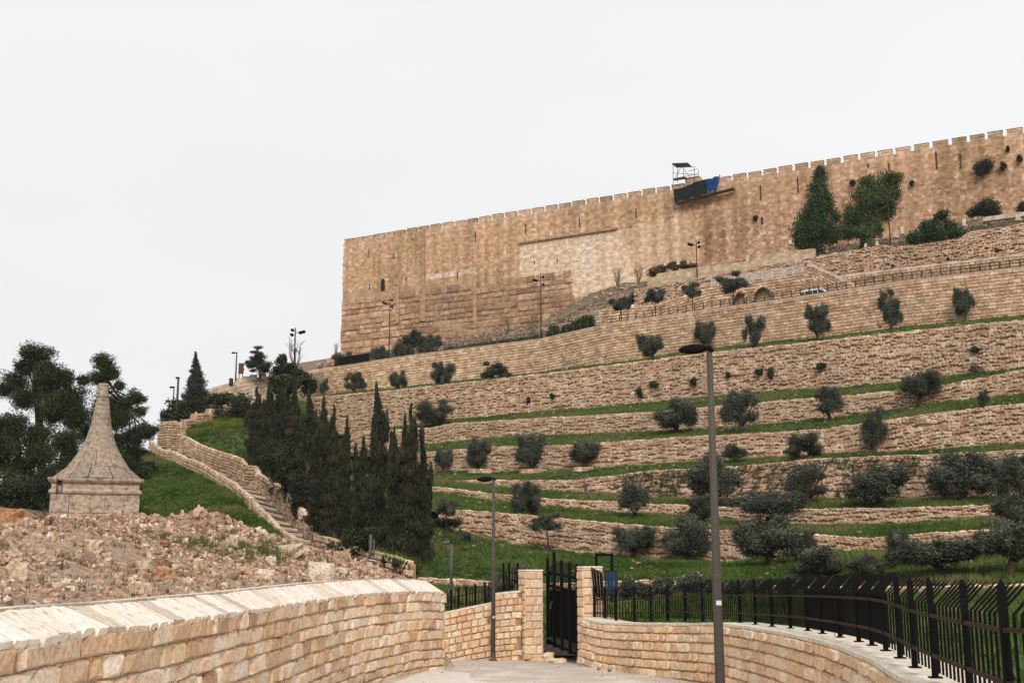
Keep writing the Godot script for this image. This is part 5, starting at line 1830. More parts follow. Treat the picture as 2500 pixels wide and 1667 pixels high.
func build_olives() -> void:
	# x, centre y, width, height, foot y, terrace, shape, label
	var T := [
		[790, 942, 26, 42, 967, 0, 2, "thin shrubby olive at the cypress end of the strip under the smooth wall"],
		[865, 937, 54, 52, 963, 0, 0, "second olive from the cypresses on the strip under the smooth wall"],
		[973, 930, 44, 44, 954, 0, 1, "small short trunked olive between two round ones under the smooth wall"],
		[1079, 915, 58, 60, 946, 0, 3, "dark globe shaped olive bush under the smooth wall"],
		[1205, 916, 74, 46, 938, 0, 3, "broad low dark olive bush under the smooth wall, wider than tall"],
		[1302, 898, 18, 38, 924, 0, 5, "tiny sparse sapling right of the broad dark bush, leftmost of three saplings"],
		[1379, 888, 26, 44, 914, 0, 5, "slim leafy sapling in the middle of the three under the smooth wall"],
		[1478, 874, 22, 36, 897, 0, 5, "small oval sapling left of the pointed olive, rightmost of three saplings"],
		[1590, 848, 66, 72, 885, 0, 2, "ragged pointed olive just left of the right street lamp head"],
		[1722, 812, 52, 74, 852, 0, 2, "olive standing right behind the head of the right street lamp"],
		[1843, 805, 54, 82, 849, 0, 3, "dense upright olive right of the right street lamp under the smooth wall"],
		[2000, 788, 64, 84, 834, 0, 0, "shaggy olive below the white van at the smooth wall"],
		[2178, 752, 64, 102, 807, 0, 2, "tall narrow lopsided olive with bare twigs either side of it"],
		[2358, 740, 50, 94, 786, 0, 2, "slender olive furthest to the right under the smooth wall"],
		[1058, 1010, 90, 64, 1043, 1, 1, "wide ragged olive leaning left at the cypress end of the tall rubble wall"],
		[1653, 1018, 108, 82, 1058, 2, 1, "wide olive left of the right lamp post on the third terrace"],
		[1809, 1008, 92, 96, 1056, 2, 0, "big round olive right of the right lamp post on the third terrace"],
		[2025, 988, 68, 80, 1027, 2, 0, "medium olive on the third terrace between two bigger ones"],
		[2250, 940, 92, 92, 992, 2, 1, "broad olive with visible trunk, furthest right of the large ones on the third terrace"],
		[2404, 975, 34, 50, 1000, 2, 2, "small dark spindly olive near the right end of the third terrace"],
		[1198, 1046, 30, 50, 1080, 2, 5, "almost bare sapling on the third terrace near the cypresses"],
		[2140, 1040, 74, 118, 1100, 3, 2, "tall two lobed olive against the wall in the middle of the hill"],
		[1082, 1113, 46, 60, 1144, 3, 2, "smallest of the four olives in a row right of the cypresses"],
		[1168, 1106, 66, 68, 1149, 3, 0, "second of four olives in a row right of the cypresses, by the small stone kerb"],
		[1297, 1104, 82, 84, 1150, 3, 0, "largest of the four olives in a row right of the cypresses"],
		[1430, 1104, 68, 70, 1146, 3, 1, "fourth of the row of four olives, nearest the right lamp post"],
		[1797, 1106, 68, 48, 1130, 3, 3, "low bush olive just right of the right lamp post in mid slope"],
		[1970, 1088, 98, 68, 1121, 3, 3, "low wide pointed olive bush on the strip above the ivy wall"],
		[1745, 1172, 128, 112, 1232, 4, 1, "big olive crown cut by the right lamp post in front of the ivy wall"],
		[1975, 1186, 100, 88, 1232, 4, 0, "dark rounded olive before the middle of the ivy grown wall"],
		[2148, 1206, 168, 152, 1238, 4, 2, "huge many lobed olive, largest on the ivy wall terrace"],
		[2356, 1166, 164, 116, 1226, 4, 1, "very dark broad olive before the right part of the ivy wall"],
		[2490, 1170, 100, 130, 1228, 4, 3, "olive cut by the right picture edge before the ivy wall"],
		[1281, 1216, 86, 84, 1256, 5, 3, "round olive bush interrupting the long low reddish wall on the left"],
		[1550, 1218, 82, 100, 1266, 5, 3, "upright dense olive midway along the low reddish wall"],
		[1716, 1250, 84, 90, 1278, 5, 2, "grey olive just left of the right lamp post by the low reddish wall"],
		[1878, 1238, 160, 100, 1290, 5, 1, "broad spreading olive right of the lamp post across the low reddish wall"],
		[2482, 1260, 120, 120, 1290, 5, 3, "olive cut by the right picture edge by the low reddish wall"],
		[1333, 1294, 78, 70, 1345, 6, 4, "small umbrella shaped olive with a bent trunk above the gate"],
		[1550, 1315, 108, 92, 1362, 6, 0, "round olive with a forked trunk right of the gate"],
		[1680, 1308, 122, 104, 1368, 6, 1, "twin trunked olive left of the right lamp post at the lowest wall"],
		[1880, 1326, 158, 122, 1384, 6, 1, "largest dark olive right of the lamp post at the lowest wall"],
		[1968, 1326, 84, 74, 1372, 6, 2, "thin grey olive beside the largest dark one"],
		[2202, 1338, 72, 92, 1384, 6, 3, "narrow olive before the lowest wall left of the big grey one"],
		[2008, 1378, 124, 96, 1412, 6, 3, "grey bushy olive standing on the grass below the largest dark one"],
		[2112, 1388, 92, 74, 1414, 6, 3, "low bushy olive behind the iron fence in the middle"],
		[2300, 1372, 190, 132, 1412, 6, 1, "big silvery grey olive behind the right part of the iron fence"],
		[2472, 1330, 156, 166, 1410, 6, 0, "large dark olive at the right picture edge behind the fence"],
		[1090, 1250, 56, 56, 1306, 6, 4, "small olive over a flat dark hedge beside the right cypress"],
		[1135, 1315, 34, 38, 1354, 6, 4, "tiny crooked olive alone on the grass right of the cypresses"]]
	for q in T: olive(q[0], q[1], q[2], q[3], q[4], q[5], q[6], q[7])
	# along the upper road, behind the railing
	for q in [[1515, 751, 58, 30, 803, 4, "first umbrella olive behind the road railing, nearest the corner of the arched wall"], [1601, 730, 56, 44, 785, 4, "second olive behind the road railing, with two thin trunks"], [1690, 716, 48, 52, 769, 4, "third olive behind the road railing, with a forked trunk"], [1792, 698, 86, 54, 754, 4, "fourth and widest olive behind the road railing, before the arches"]]:
		var p := t_top(0, q[0])
		p += Vector3(p.x, 0, p.z).normalized() * 1.2
		put_olive(p, q[0], q[1], q[2], q[3], q[4], q[5], q[6])
	for q in [[838, 862, 56, 34, 893, 1, "grey olive at the foot of the left corner of the city wall"], [925, 853, 46, 40, 890, 0, "small olive behind the railing left of the wall lamp"], [986, 852, 54, 46, 884, 1, "grey green shrubby olive behind the railing right of the wall lamp"], [1048, 836, 66, 46, 872, 0, "wide grey olive behind the railing under the great blocks"], [1100, 848, 40, 24, 866, 3, "low grey bush behind the railing under the great blocks"]]:
		var p := t_top(0, q[0])
		p += Vector3(p.x, 0, p.z).normalized() * 8.0
		p.y += 0.4
		put_olive(p, q[0], q[1], q[2], q[3], q[4], q[5], q[6])
	tree_px("evergreen_shrub", "dark green round shrub above the grey olives under the city wall", "shrub", [1012, 850, 212], [], [[1012, 822, 26, 20], [1000, 838, 24, 18], [1028, 835, 22, 18]], 1500, 0.35, 0.16, DARKG)
	# shrubs rooted in the walls
	var sh := [[1291, 974, 7, 12, "small dark shrub on the left part of the tall rubble wall"], [1348, 968, 8, 8, "pale tuft of weeds right of the dark shrub on the tall rubble wall"], [1561, 955, 9, 14, "upright dark shrub hanging from the tall rubble wall left of the lamp"], [1598, 940, 13, 10, "bent bushy shrub on the tall rubble wall left of the lamp"], [1694, 932, 9, 14, "oval dark shrub on the tall rubble wall close to the lamp post"], [1778, 916, 7, 9, "small round shrub on the tall rubble wall right of the lamp post"], [1856, 908, 10, 12, "left one of two dark shrubs on the tall rubble wall"], [1885, 910, 12, 18, "larger right one of two dark shrubs on the tall rubble wall"], [2004, 894, 13, 10, "wide dark shrub on the tall rubble wall under the shaggy olive"], [2382, 853, 10, 9, "small tuft high on the right of the tall rubble wall"], [2380, 905, 22, 24, "thin nearly bare shrub right of the broad olive"]]
	for q in sh:
		var d := t_d(1, q[0]) - 0.4
		tree_px("wall_shrub", q[4], "shrub", [q[0], q[1] + q[3], d], [], [[q[0], q[1], q[2], q[3]]], 260 if q[0] != 2380 else 120, 0.22, 0.09, DARKG if q[0] != 2380 else OLIVE, 0.1, "shrubs rooted in the tall rubble wall", 8)
	for q in [[2400, 408, 26, 24, "large dark dry bush growing from the upper right of the city wall"], [2452, 407, 9, 12, "dark hanging bush right of the big dry bush on the city wall"], [2489, 388, 8, 12, "dark bush nearest the right edge on the city wall"], [2082, 446, 9, 9, "small dark bush on the city wall between the two tall trees"], [2226, 447, 7, 8, "small dark tuft on the city wall right of the tall trees"], [2462, 362, 5, 8, "little dark tuft under the battlements at the right"], [1845, 534, 7, 9, "dark tuft in a crack of the city wall left of the tall tree"]]:
		var c := cws(q[0], q[1])
		var p := cw(c.x, c.y, 0.5)
		var d: float = -p.z
		tree_px("wall_bush", q[4], "bush", [q[0], q[1] + q[3], d], [], [[q[0], q[1], q[2], q[3]]], 900 if q[2] > 20 else 300, 0.4, 0.1, [Color(0.05, 0.032, 0.03), Color(0.035, 0.03, 0.024), Color(0.03, 0.035, 0.022)], 0.1, "bushes growing from the city wall", 10)
	# ivy on the fifth wall
	var xs: Array = []
	var cs: Array = []
	for i in 4200:
		var x := 1500.0 + 900.0 * rng.randf()
		var t := rng.randf()
		if noise2.get_noise_2d(x * 0.35, t * 26.0) + 0.25 * (1.0 - t) + (0.15 if x < 2000 else 0.0) < 0.17: continue
		var p := t_top(4, x).lerp(t_bot(4, x), 0.0)
		# wall between the fourth strip and the one below
		p = pt(x, lerpf(t_y(terr[4].top, x), t_y(terr[4].bot, x), t), t_d(4, x) - 0.28)
		var z := R(0.1, 0.26)
		xs.append(Transform3D(Basis(Vector3(R(-1, 1), R(-1, 1), R(-1, 1)).normalized(), R(0, TAU)).scaled(Vector3.ONE * z), p))
		cs.append(pick([Color(0.02, 0.035, 0.012), Color(0.03, 0.055, 0.015), Color(0.04, 0.07, 0.02)]))
	var o := many("ivy", tuft_mesh(9), M.blade, xs, cs, self)
	tag(o, "patches of dark ivy creeping over the rubble wall in mid slope", "ivy", "", "stuff")
	xs = []
	cs = []
	for i in 1500:
		var x := R(590, 1000)
		var q := lin([[591, 1127, 110.6], [645, 1170, 102.6], [675, 1187, 97.6], [702, 1210, 93.6], [729, 1241, 89.6], [761, 1280, 84], [809, 1321, 78.6], [866, 1341, 74.6], [905, 1350, 71.6], [1000, 1379, 65.6]], x)
		var t := absf(rng.randfn()) * 14.0 + R(0, 5)
		if noise2.get_noise_2d(x * 1.2, t * 0.3) < -0.05: continue
		var z := R(0.12, 0.32)
		xs.append(Transform3D(Basis(Vector3(R(-1, 1), R(-1, 1), R(-1, 1)).normalized(), R(0, TAU)).scaled(Vector3.ONE * z), pt(x, q.x + t, q.y)))
		cs.append(pick([Color(0.018, 0.028, 0.012), Color(0.028, 0.042, 0.016), Color(0.05, 0.055, 0.025)]))
	o = many("creeper", tuft_mesh(9), M.blade, xs, cs, self)
	tag(o, "dark creeper hanging over the wall right of the stairs", "creeper", "", "stuff")

func build_cypresses() -> void:
	var pr: Array = []
	for k in 3:
		var cl: Array = []
		for i in 11:
			var t := i / 10.0
			var r := 0.40 * maxf(pow(1.0 - pow(t, 2.4) * 0.985, 0.75), 0.16) * (0.72 + 0.28 * minf(1.0, t * 4.0))
			cl.append([Vector3(R(-0.06, 0.06), 0.05 + 0.88 * t, R(-0.06, 0.06)), Vector3(r, 0.085, r)])
		for i in 5:
			cl.append([Vector3(R(-0.3, 0.3), R(0.5, 0.78), R(-0.3, 0.3)), Vector3(0.09, 0.12, 0.09)])
		pr.append(crown(cl, 24000, 0.030, 0.026, CYP, 18, 0.42, -1.5, 0.4, 0.04))
	var tr := MB.new()
	tr.tube([Vector3(0, -0.03, 0), Vector3(0, 0.15, 0), Vector3(0, 0.8, 0)], [0.09, 0.07, 0.02], 8)
	var trm := tr.done(true)
	var C := [
		[916, 928, 1340, 78, 88, "tallest cypress, its thin tip reaching above the others on the right"],
		[1000, 980, 1366, 72, 86, "cypress with a blunt tip right of the tallest one"],
		[982, 1005, 1352, 50, 90, "slim cypress between the tallest and the blunt tipped one"],
		[1030, 1066, 1388, 60, 80, "cypress furthest to the right, with a bare reddish trunk"],
		[960, 1036, 1352, 46, 84, "short pointed cypress in front of the blunt tipped one"],
		[882, 1060, 1334, 58, 90, "short cypress on the left flank of the tallest one"],
		[838, 1014, 1324, 58, 92, "cypress at the right edge of the left cypress group"],
		[808, 984, 1314, 60, 95, "fork tipped cypress in the left group"],
		[778, 962, 1290, 62, 98, "straight cypress left of the fork tipped one"],
		[745, 945, 1256, 70, 101, "broad cypress in the middle of the left group"],
		[712, 935, 1222, 74, 104, "dense cypress left of the middle of the left group"],
		[682, 915, 1196, 76, 107, "tall cypress near the left end of the left group"],
		[648, 936, 1168, 70, 110, "cypress with a rounded flank at the left end of the group"],
		[624, 940, 1142, 56, 113, "leftmost cypress, standing on the green slope"],
		[784, 1090, 1306, 90, 91, "squat dark cypress at the front of the left group"],
		[738, 1060, 1256, 90, 97, "bushy cypress at the front left of the left group"]]
	for i in C.size():
		var q: Array = C[i]
		var at := seek(slope_fn, q[0], q[2], 220, 40)
		var cd := proj(at).z
		var o := thing("cypress_tree", q[5], "cypress", at - Vector3.UP * 0.4, R(0, TAU), "row of dark cypresses")
		part("crown", pr[i % 3], M.leaf, o)
		part("trunk", trm, M.bark, o)
		var w: float = q[3] * cd / F * 1.32
		o.scale = Vector3(w, pt(q[0], q[1], -at.z).y - at.y + 0.4, w)
	# undergrowth at their feet
	tree_px("undergrowth_bush", "dark evergreen undergrowth at the feet of the right cypresses", "bush", [930, 1345, 80], [], [[860, 1318, 36, 22], [905, 1328, 40, 22], [950, 1338, 36, 24], [1000, 1352, 30, 22], [900, 1305, 40, 22]], 3200, 0.16, 0.08, DARKG)
	tree_px("undergrowth_bush", "dark evergreen bushes filling between stair wall and left cypresses", "bush", [720, 1240, 96], [], [[655, 1120, 26, 20], [690, 1165, 22, 16], [728, 1205, 22, 16], [760, 1245, 24, 18], [790, 1285, 30, 20], [720, 1120, 50, 46], [815, 1295, 30, 18]], 5200, 0.18, 0.09, DARKG)

func build_pines() -> void:
	tree_px("pine_tree", "tall dark pine with layered crown left of the tomb", "pine tree", [100, 1262, 104], [[104, 1290], [100, 1130], [92, 1000], [82, 880]],
		[[80, 866, 52, 34], [58, 896, 38, 26], [112, 900, 34, 22], [40, 936, 44, 28], [6, 950, 30, 24], [108, 940, 54, 30], [152, 925, 50, 26], [178, 968, 48, 30], [68, 975, 48, 20], [205, 930, 24, 18], [140, 1000, 70, 40], [190, 1020, 50, 40]], 15000, 0.30, 0.055, PINE, 0.45, "pine trees behind the tomb", 34)
	tree_px("pine_tree", "pine behind the tomb whose crown spreads to the right of its cone", "pine tree", [215, 1262, 108], [[205, 1300], [215, 1120], [240, 990], [256, 890]],
		[[250, 888, 34, 28], [272, 912, 30, 24], [240, 925, 34, 22], [285, 940, 24, 14], [290, 985, 48, 26], [330, 975, 34, 22], [345, 1005, 22, 16], [300, 1025, 50, 28], [352, 1052, 36, 20], [320, 1068, 44, 20], [375, 1050, 18, 14], [250, 1000, 50, 50], [230, 1060, 60, 40], [310, 1130, 40, 30], [290, 1080, 40, 20], [345, 1150, 30, 20]], 15000, 0.30, 0.055, PINE, 0.4, "pine trees behind the tomb", 34)
	tree_px("pine_tree", "lower dark pine at the left picture edge", "pine tree", [40, 1262, 100], [[55, 1290], [48, 1180], [40, 1060]],
		[[30, 1040, 56, 26], [-20, 1060, 50, 30], [86, 1062, 54, 30], [20, 1090, 60, 34], [100, 1110, 60, 34], [40, 1140, 64, 34], [150, 1075, 50, 40], [170, 1120, 50, 40], [-10, 1130, 40, 30]], 13000, 0.30, 0.055, PINE, 0.35, "pine trees behind the tomb", 34)
	tree_px("undergrowth_bush", "dark thicket under the pines left of the tomb", "bush", [60, 1262, 96], [], [[30, 1190, 60, 34], [90, 1200, 50, 40], [0, 1220, 50, 30], [110, 1170, 36, 40], [-60, 1180, 50, 50], [55, 1235, 60, 24], [115, 1235, 26, 24]], 7000, 0.22, 0.09, DARKG)
	tree_px("undergrowth_bush", "dark shrub right of the tomb at the edge of the green bank", "bush", [350, 1190, 112], [], [[330, 1110, 30, 18], [352, 1140, 26, 18], [320, 1160, 26, 20]], 1600, 0.22, 0.09, DARKG)
	var cl: Array = []
	for i in 16:
		var t := i / 15.0
		var y := 862.0 + 108.0 * t
		cl.append([477 + R(-7, 7) * t, y, 3.0 + 30.0 * t, 6.0])
		cl.append([477 + (R(8, 30) if i % 2 else R(-30, -8)) * t, y + 4, 10.0 * t + 3.0, 4.0])
	tree_px("spruce_tree", "slim grey green conifer with a pointed top on the skyline", "conifer", [478, 985, 150], [[478, 985], [477, 920], [476, 858]], cl, 5200, 0.34, 0.07, [Color(0.045, 0.06, 0.045), Color(0.06, 0.075, 0.06), Color(0.035, 0.045, 0.032)], 0.2, "", 10)
	cl = [[628, 848, 12, 4], [622, 860, 12, 4], [634, 868, 16, 4], [618, 874, 14, 3], [628, 884, 22, 4], [612, 893, 18, 5], [650, 892, 16, 4], [604, 884, 10, 4], [640, 898, 20, 4], [616, 906, 10, 4]]
	tree_px("cedar_tree", "small flat layered cedar beside the brown sign on the skyline", "cedar", [634, 925, 166], [[634, 925], [633, 890], [627, 846]], cl, 2600, 0.36, 0.06, DARKG, 0.14, "", 10)
	tree_px("broadleaf_tree", "dark leafy tree rising above the left cypress group", "tree", [700, 1010, 128], [[702, 1010], [698, 900]], [[690, 882, 16, 16], [706, 900, 20, 16], [678, 908, 18, 16], [735, 918, 26, 18], [755, 945, 22, 24], [705, 945, 40, 28], [668, 930, 14, 16]], 6500, 0.28, 0.13, DARKG, 0.25)
	tree_px("hedge_bush", "dark rounded bush at the top of the stepped wall", "bush", [585, 1030, 148], [], [[585, 985, 30, 24], [575, 1008, 28, 20], [600, 1005, 28, 24], [560, 970, 18, 14]], 2200, 0.3, 0.13, DARKG)
	tree_px("hedge_bush", "dark evergreen hedge above the stepped wall on the left hilltop", "bush", [490, 1020, 149], [], [[440, 990, 30, 20], [480, 985, 36, 24], [525, 975, 30, 20], [410, 1015, 30, 14], [455, 1010, 40, 16], [500, 1005, 40, 16], [545, 975, 20, 16]], 4600, 0.3, 0.13, DARKG)
	# trees against the city wall
	tree_px("pepper_tree", "tall dark drooping evergreen in front of the city wall, left of two", "tree", [1992, 622, 168], [[1990, 626], [1992, 540], [1998, 440]], [[2000, 500, 40, 80], [1990, 570, 56, 50], [2000, 425, 24, 30], [1996, 460, 30, 30], [2003, 500, 36, 36], [1985, 530, 40, 34], [1965, 560, 36, 34], [2005, 560, 46, 40], [2030, 570, 28, 40], [1955, 590, 26, 30], [1985, 600, 36, 24], [2040, 530, 16, 24]], 11000, 0.42, 0.1, [Color(0.03, 0.055, 0.022), Color(0.042, 0.072, 0.028), Color(0.055, 0.09, 0.035)], 0.4, "trees by the city wall", 26, 1.2)
	tree_px("pepper_tree", "wide yellow green topped evergreen in front of the city wall, right of two", "tree", [2110, 600, 166], [[2105, 604], [2112, 560], [2130, 480]], [[2135, 490, 62, 50], [2105, 550, 46, 44], [2118, 445, 26, 26], [2170, 440, 36, 26], [2140, 470, 44, 34], [2185, 465, 22, 36], [2105, 480, 28, 34], [2085, 525, 32, 36], [2130, 520, 40, 40], [2170, 510, 26, 36], [2070, 565, 34, 26], [2115, 570, 34, 26], [2145, 560, 18, 24]], 11000, 0.42, 0.1, [Color(0.04, 0.062, 0.024), Color(0.058, 0.088, 0.03), Color(0.085, 0.115, 0.036)], 0.4, "trees by the city wall", 26, 1.2)
	tree_px("green_shrub", "bright green feathery shrub on top of the high rubble wall", "shrub", [2300, 592, 158], [], [[2300, 525, 22, 16], [2280, 545, 30, 16], [2325, 548, 26, 14], [2290, 570, 44, 18], [2240, 580, 34, 16], [2330, 575, 28, 14], [2265, 560, 30, 14]], 3800, 0.4, 0.12, [Color(0.022, 0.045, 0.018), Color(0.035, 0.068, 0.024), Color(0.05, 0.085, 0.03)], 0.2, "", 16)
	tree_px("grey_shrub", "dark grey shrub on the slope at the right under the city wall", "shrub", [2400, 540, 175], [], [[2400, 512, 36, 20], [2375, 522, 20, 14], [2430, 518, 24, 14]], 1800, 0.4, 0.12, DARKG)
	tree_px("grey_shrub", "dark shrub at the right picture edge under the city wall", "shrub", [2500, 520, 172], [], [[2500, 505, 18, 18]], 700, 0.4, 0.12, DARKG)
	tree_px("brown_hedge", "dry brown hedge behind the pale yellow low wall", "hedge", [1630, 690, 178], [], [[1595, 664, 16, 12], [1618, 656, 18, 12], [1645, 650, 20, 11], [1672, 646, 18, 10], [1694, 648, 12, 8]], 2400, 0.3, 0.12, [Color(0.12, 0.075, 0.045), Color(0.085, 0.055, 0.035), Color(0.15, 0.10, 0.06)])
	tree_px("green_hedge", "green clipped scrub at the left end of the coursed low wall by the road", "hedge", [1420, 815, 176], [], [[1440, 785, 22, 18], [1415, 795, 24, 16], [1385, 805, 22, 14], [1350, 812, 22, 12]], 2400, 0.3, 0.13, [Color(0.02, 0.04, 0.012), Color(0.03, 0.055, 0.014), Color(0.035, 0.05, 0.02)])
	tree_px("grey_bush", "grey green bush behind the low wall beside the gate", "bush", [1225, 1480, 40], [], [[1220, 1430, 24, 26], [1245, 1425, 22, 24], [1200, 1450, 22, 24], [1280, 1400, 26, 20]], 2400, 0.1, 0.04, OLIVE)
	tree_px("grey_bush", "grey green bush behind the blue metal sheet", "bush", [1560, 1490, 34], [], [[1530, 1435, 26, 26], [1570, 1440, 30, 20], [1620, 1430, 30, 16], [1680, 1428, 36, 16]], 3200, 0.09, 0.035, OLIVE)
	tree_px("grey_bush", "grey weedy bush behind the iron fence below the olives", "bush", [1760, 1470, 32], [], [[1740, 1432, 30, 16], [1800, 1436, 34, 14], [1860, 1432, 30, 14], [1930, 1430, 40, 16]], 3000, 0.09, 0.03, OLIVE)
	tree_px("flat_hedge", "flat topped dark hedge under the small olive by the right cypress", "hedge", [1090, 1300, 86], [], [[1065, 1277, 18, 7], [1090, 1276, 20, 7], [1115, 1276, 18, 7]], 900, 0.14, 0.07, DARKG)
	# leafless trees
	var bt := [[720, 905, 150, 92, 44, "bare leafless tree beside the lamp above the left cypresses"], [1508, 700, 196, 56, 30, "bare grey twiggy tree left of the pale yellow wall"], [1560, 690, 196, 50, 34, "second bare twiggy tree at the end of the hedge"], [1300, 812, 214, 56, 40, "bare grey shrub under the dark great blocks"], [1010, 830, 214, 40, 30, "bare twigs before the left great blocks"], [1240, 815, 216, 46, 34, "bare brown shrub left of the middle wall lamp"], [820, 868, 200, 36, 20, "thin bare tree at the left corner of the city wall"], [1390, 1000, 152, 30, 14, "thin bare sapling in front of the tall rubble wall"], [1430, 1215, 104, 60, 18, "thin bare sapling before the low wall, right of the row of four olives"], [2150, 802, 138, 24, 30, "dry bare twigs beside the tall narrow olive"], [750, 1270, 90, 150, 26, "grey leafless tree among the left cypresses"]]
	for q in bt:
		var d: float = q[2]
		var h: float = q[3] * d / F
		solo("bare_tree", bare(h, 12, q[4] * 0.5 * d / F, 0.012 * h + 0.015), M.twig, q[5], "bare tree", Transform3D(Basis(), pt(q[0], q[1], d)), "leafless trees")

func field(p: Vector3, bones: Array) -> float:
	var d := 1e9
	for b in bones:
		var ab: Vector3 = b[1] - b[0]
		var t := clampf((p - b[0]).dot(ab) / maxf(ab.length_squared(), 1e-6), 0, 1)
		var e := p.distance_to(b[0] + ab * t) - lerpf(b[2], b[3], t)
		var k := 0.035
		var h := clampf(0.5 + 0.5 * (e - d) / k, 0, 1)
		d = lerpf(e, d, h) - k * h * (1 - h)
	return d

func nets(bones: Array, lo: Vector3, hi: Vector3, c: float, paint: Callable) -> ArrayMesh:
	var n := Vector3i(((hi - lo) / c).ceil()) + Vector3i.ONE
	var f := PackedFloat32Array()
	f.resize(n.x * n.y * n.z)
	for z in n.z: for y in n.y: for x in n.x: f[(z * n.y + y) * n.x + x] = field(lo + Vector3(x, y, z) * c, bones)
	var at := func(x: int, y: int, z: int) -> float: return f[(z * n.y + y) * n.x + x]
	var vs := {}
	for z in n.z - 1: for y in n.y - 1: for x in n.x - 1:
		var s := Vector3.ZERO
		var m := 0
		for e in [[0,0,0,1,0,0],[0,1,0,1,1,0],[0,0,1,1,0,1],[0,1,1,1,1,1],[0,0,0,0,1,0],[1,0,0,1,1,0],[0,0,1,0,1,1],[1,0,1,1,1,1],[0,0,0,0,0,1],[1,0,0,1,0,1],[0,1,0,0,1,1],[1,1,0,1,1,1]]:
			var a: float = at.call(x + e[0], y + e[1], z + e[2])
			var b: float = at.call(x + e[3], y + e[4], z + e[5])
			if (a < 0) != (b < 0):
				s += Vector3(e[0], e[1], e[2]).lerp(Vector3(e[3], e[4], e[5]), a / (a - b))
				m += 1
		if m: vs[Vector3i(x, y, z)] = lo + (Vector3(x, y, z) + s / m) * c
	var mb := MB.new()
	for v in vs:
		for ax in 3:
			var g := Vector3i.ZERO
			g[ax] = 1
			var a: float = at.call(v.x, v.y, v.z)
			var b: float = at.call(v.x + g.x, v.y + g.y, v.z + g.z)
			if (a < 0) == (b < 0): continue
			var u := Vector3i.ZERO
			var w := Vector3i.ZERO
			u[(ax + 1) % 3] = 1
			w[(ax + 2) % 3] = 1
			if vs.has(v - u) and vs.has(v - w) and vs.has(v - u - w):
				mb.tint = paint.call(vs[v])
				mb.quad(vs[v], vs[v - u], vs[v - u - w], vs[v - w], Vector3(g) * (1.0 if a < 0 else -1.0))
	return mb.done()

# ---- small things ------------------------------------------------------
func flood_lamp(x: float, y0: float, y1: float, d: float, label: String, side := -1.0) -> void:
	var at := pt(x, y1, d)
	var h := pt(x, y0, d).y - at.y
	var o := thing("flood_lamp", label, "lamp post", at, 0, "floodlight masts on the hilltop")
	var b := MB.new()
	b.tube([Vector3.ZERO, Vector3(0, h, 0)], [0.1, 0.07], 8)
	part("mast", b.done(true), M.rail, o)
	for q in [[side * 0.9, h * 0.88, 1.1], [-side * 0.35, h * 0.93, 0.5], [-side * 0.4, h * 0.82, 0.55]]:
		b = MB.new()
		b.bar(Vector3(0, q[1], 0), Vector3(q[0], q[1] + 0.1, 0.1), 0.07, 0.07)
		b.box(Transform3D(Basis(Vector3(0, 0, 1), 0.25 * signf(q[0])), Vector3(q[0], q[1] + 0.05, 0.15)), Vector3(q[2] * 0.8, 0.34, 0.5), 0.08)
		part("floodlight", b.done(), M.iron, o)

func slim_lamp(x: float, y0: float, y1: float, d: float, r: float, label: String, head: float) -> void:
	var at := pt(x, y1, d)
	var h := pt(x, y0, d).y - at.y
	var o := thing("lamp_post", label, "lamp post", at, 0, "slim lamp posts on the left hilltop")
	var b := MB.new()
	b.tube([Vector3.ZERO, Vector3(0, h, 0)], [r, r * 0.75], 8)
	part("pole", b.done(true), M.pole, o)
	b = MB.new()
	b.bar(Vector3(0.1, h, 0), Vector3(-head, h + 0.03, 0), 0.14, 0.12)
	b.box(Transform3D(Basis(), Vector3(-head, h - 0.02, 0)), Vector3(0.5, 0.22, 0.3), 0.06)
	part("lamp_head", b.done(), M.iron, o)

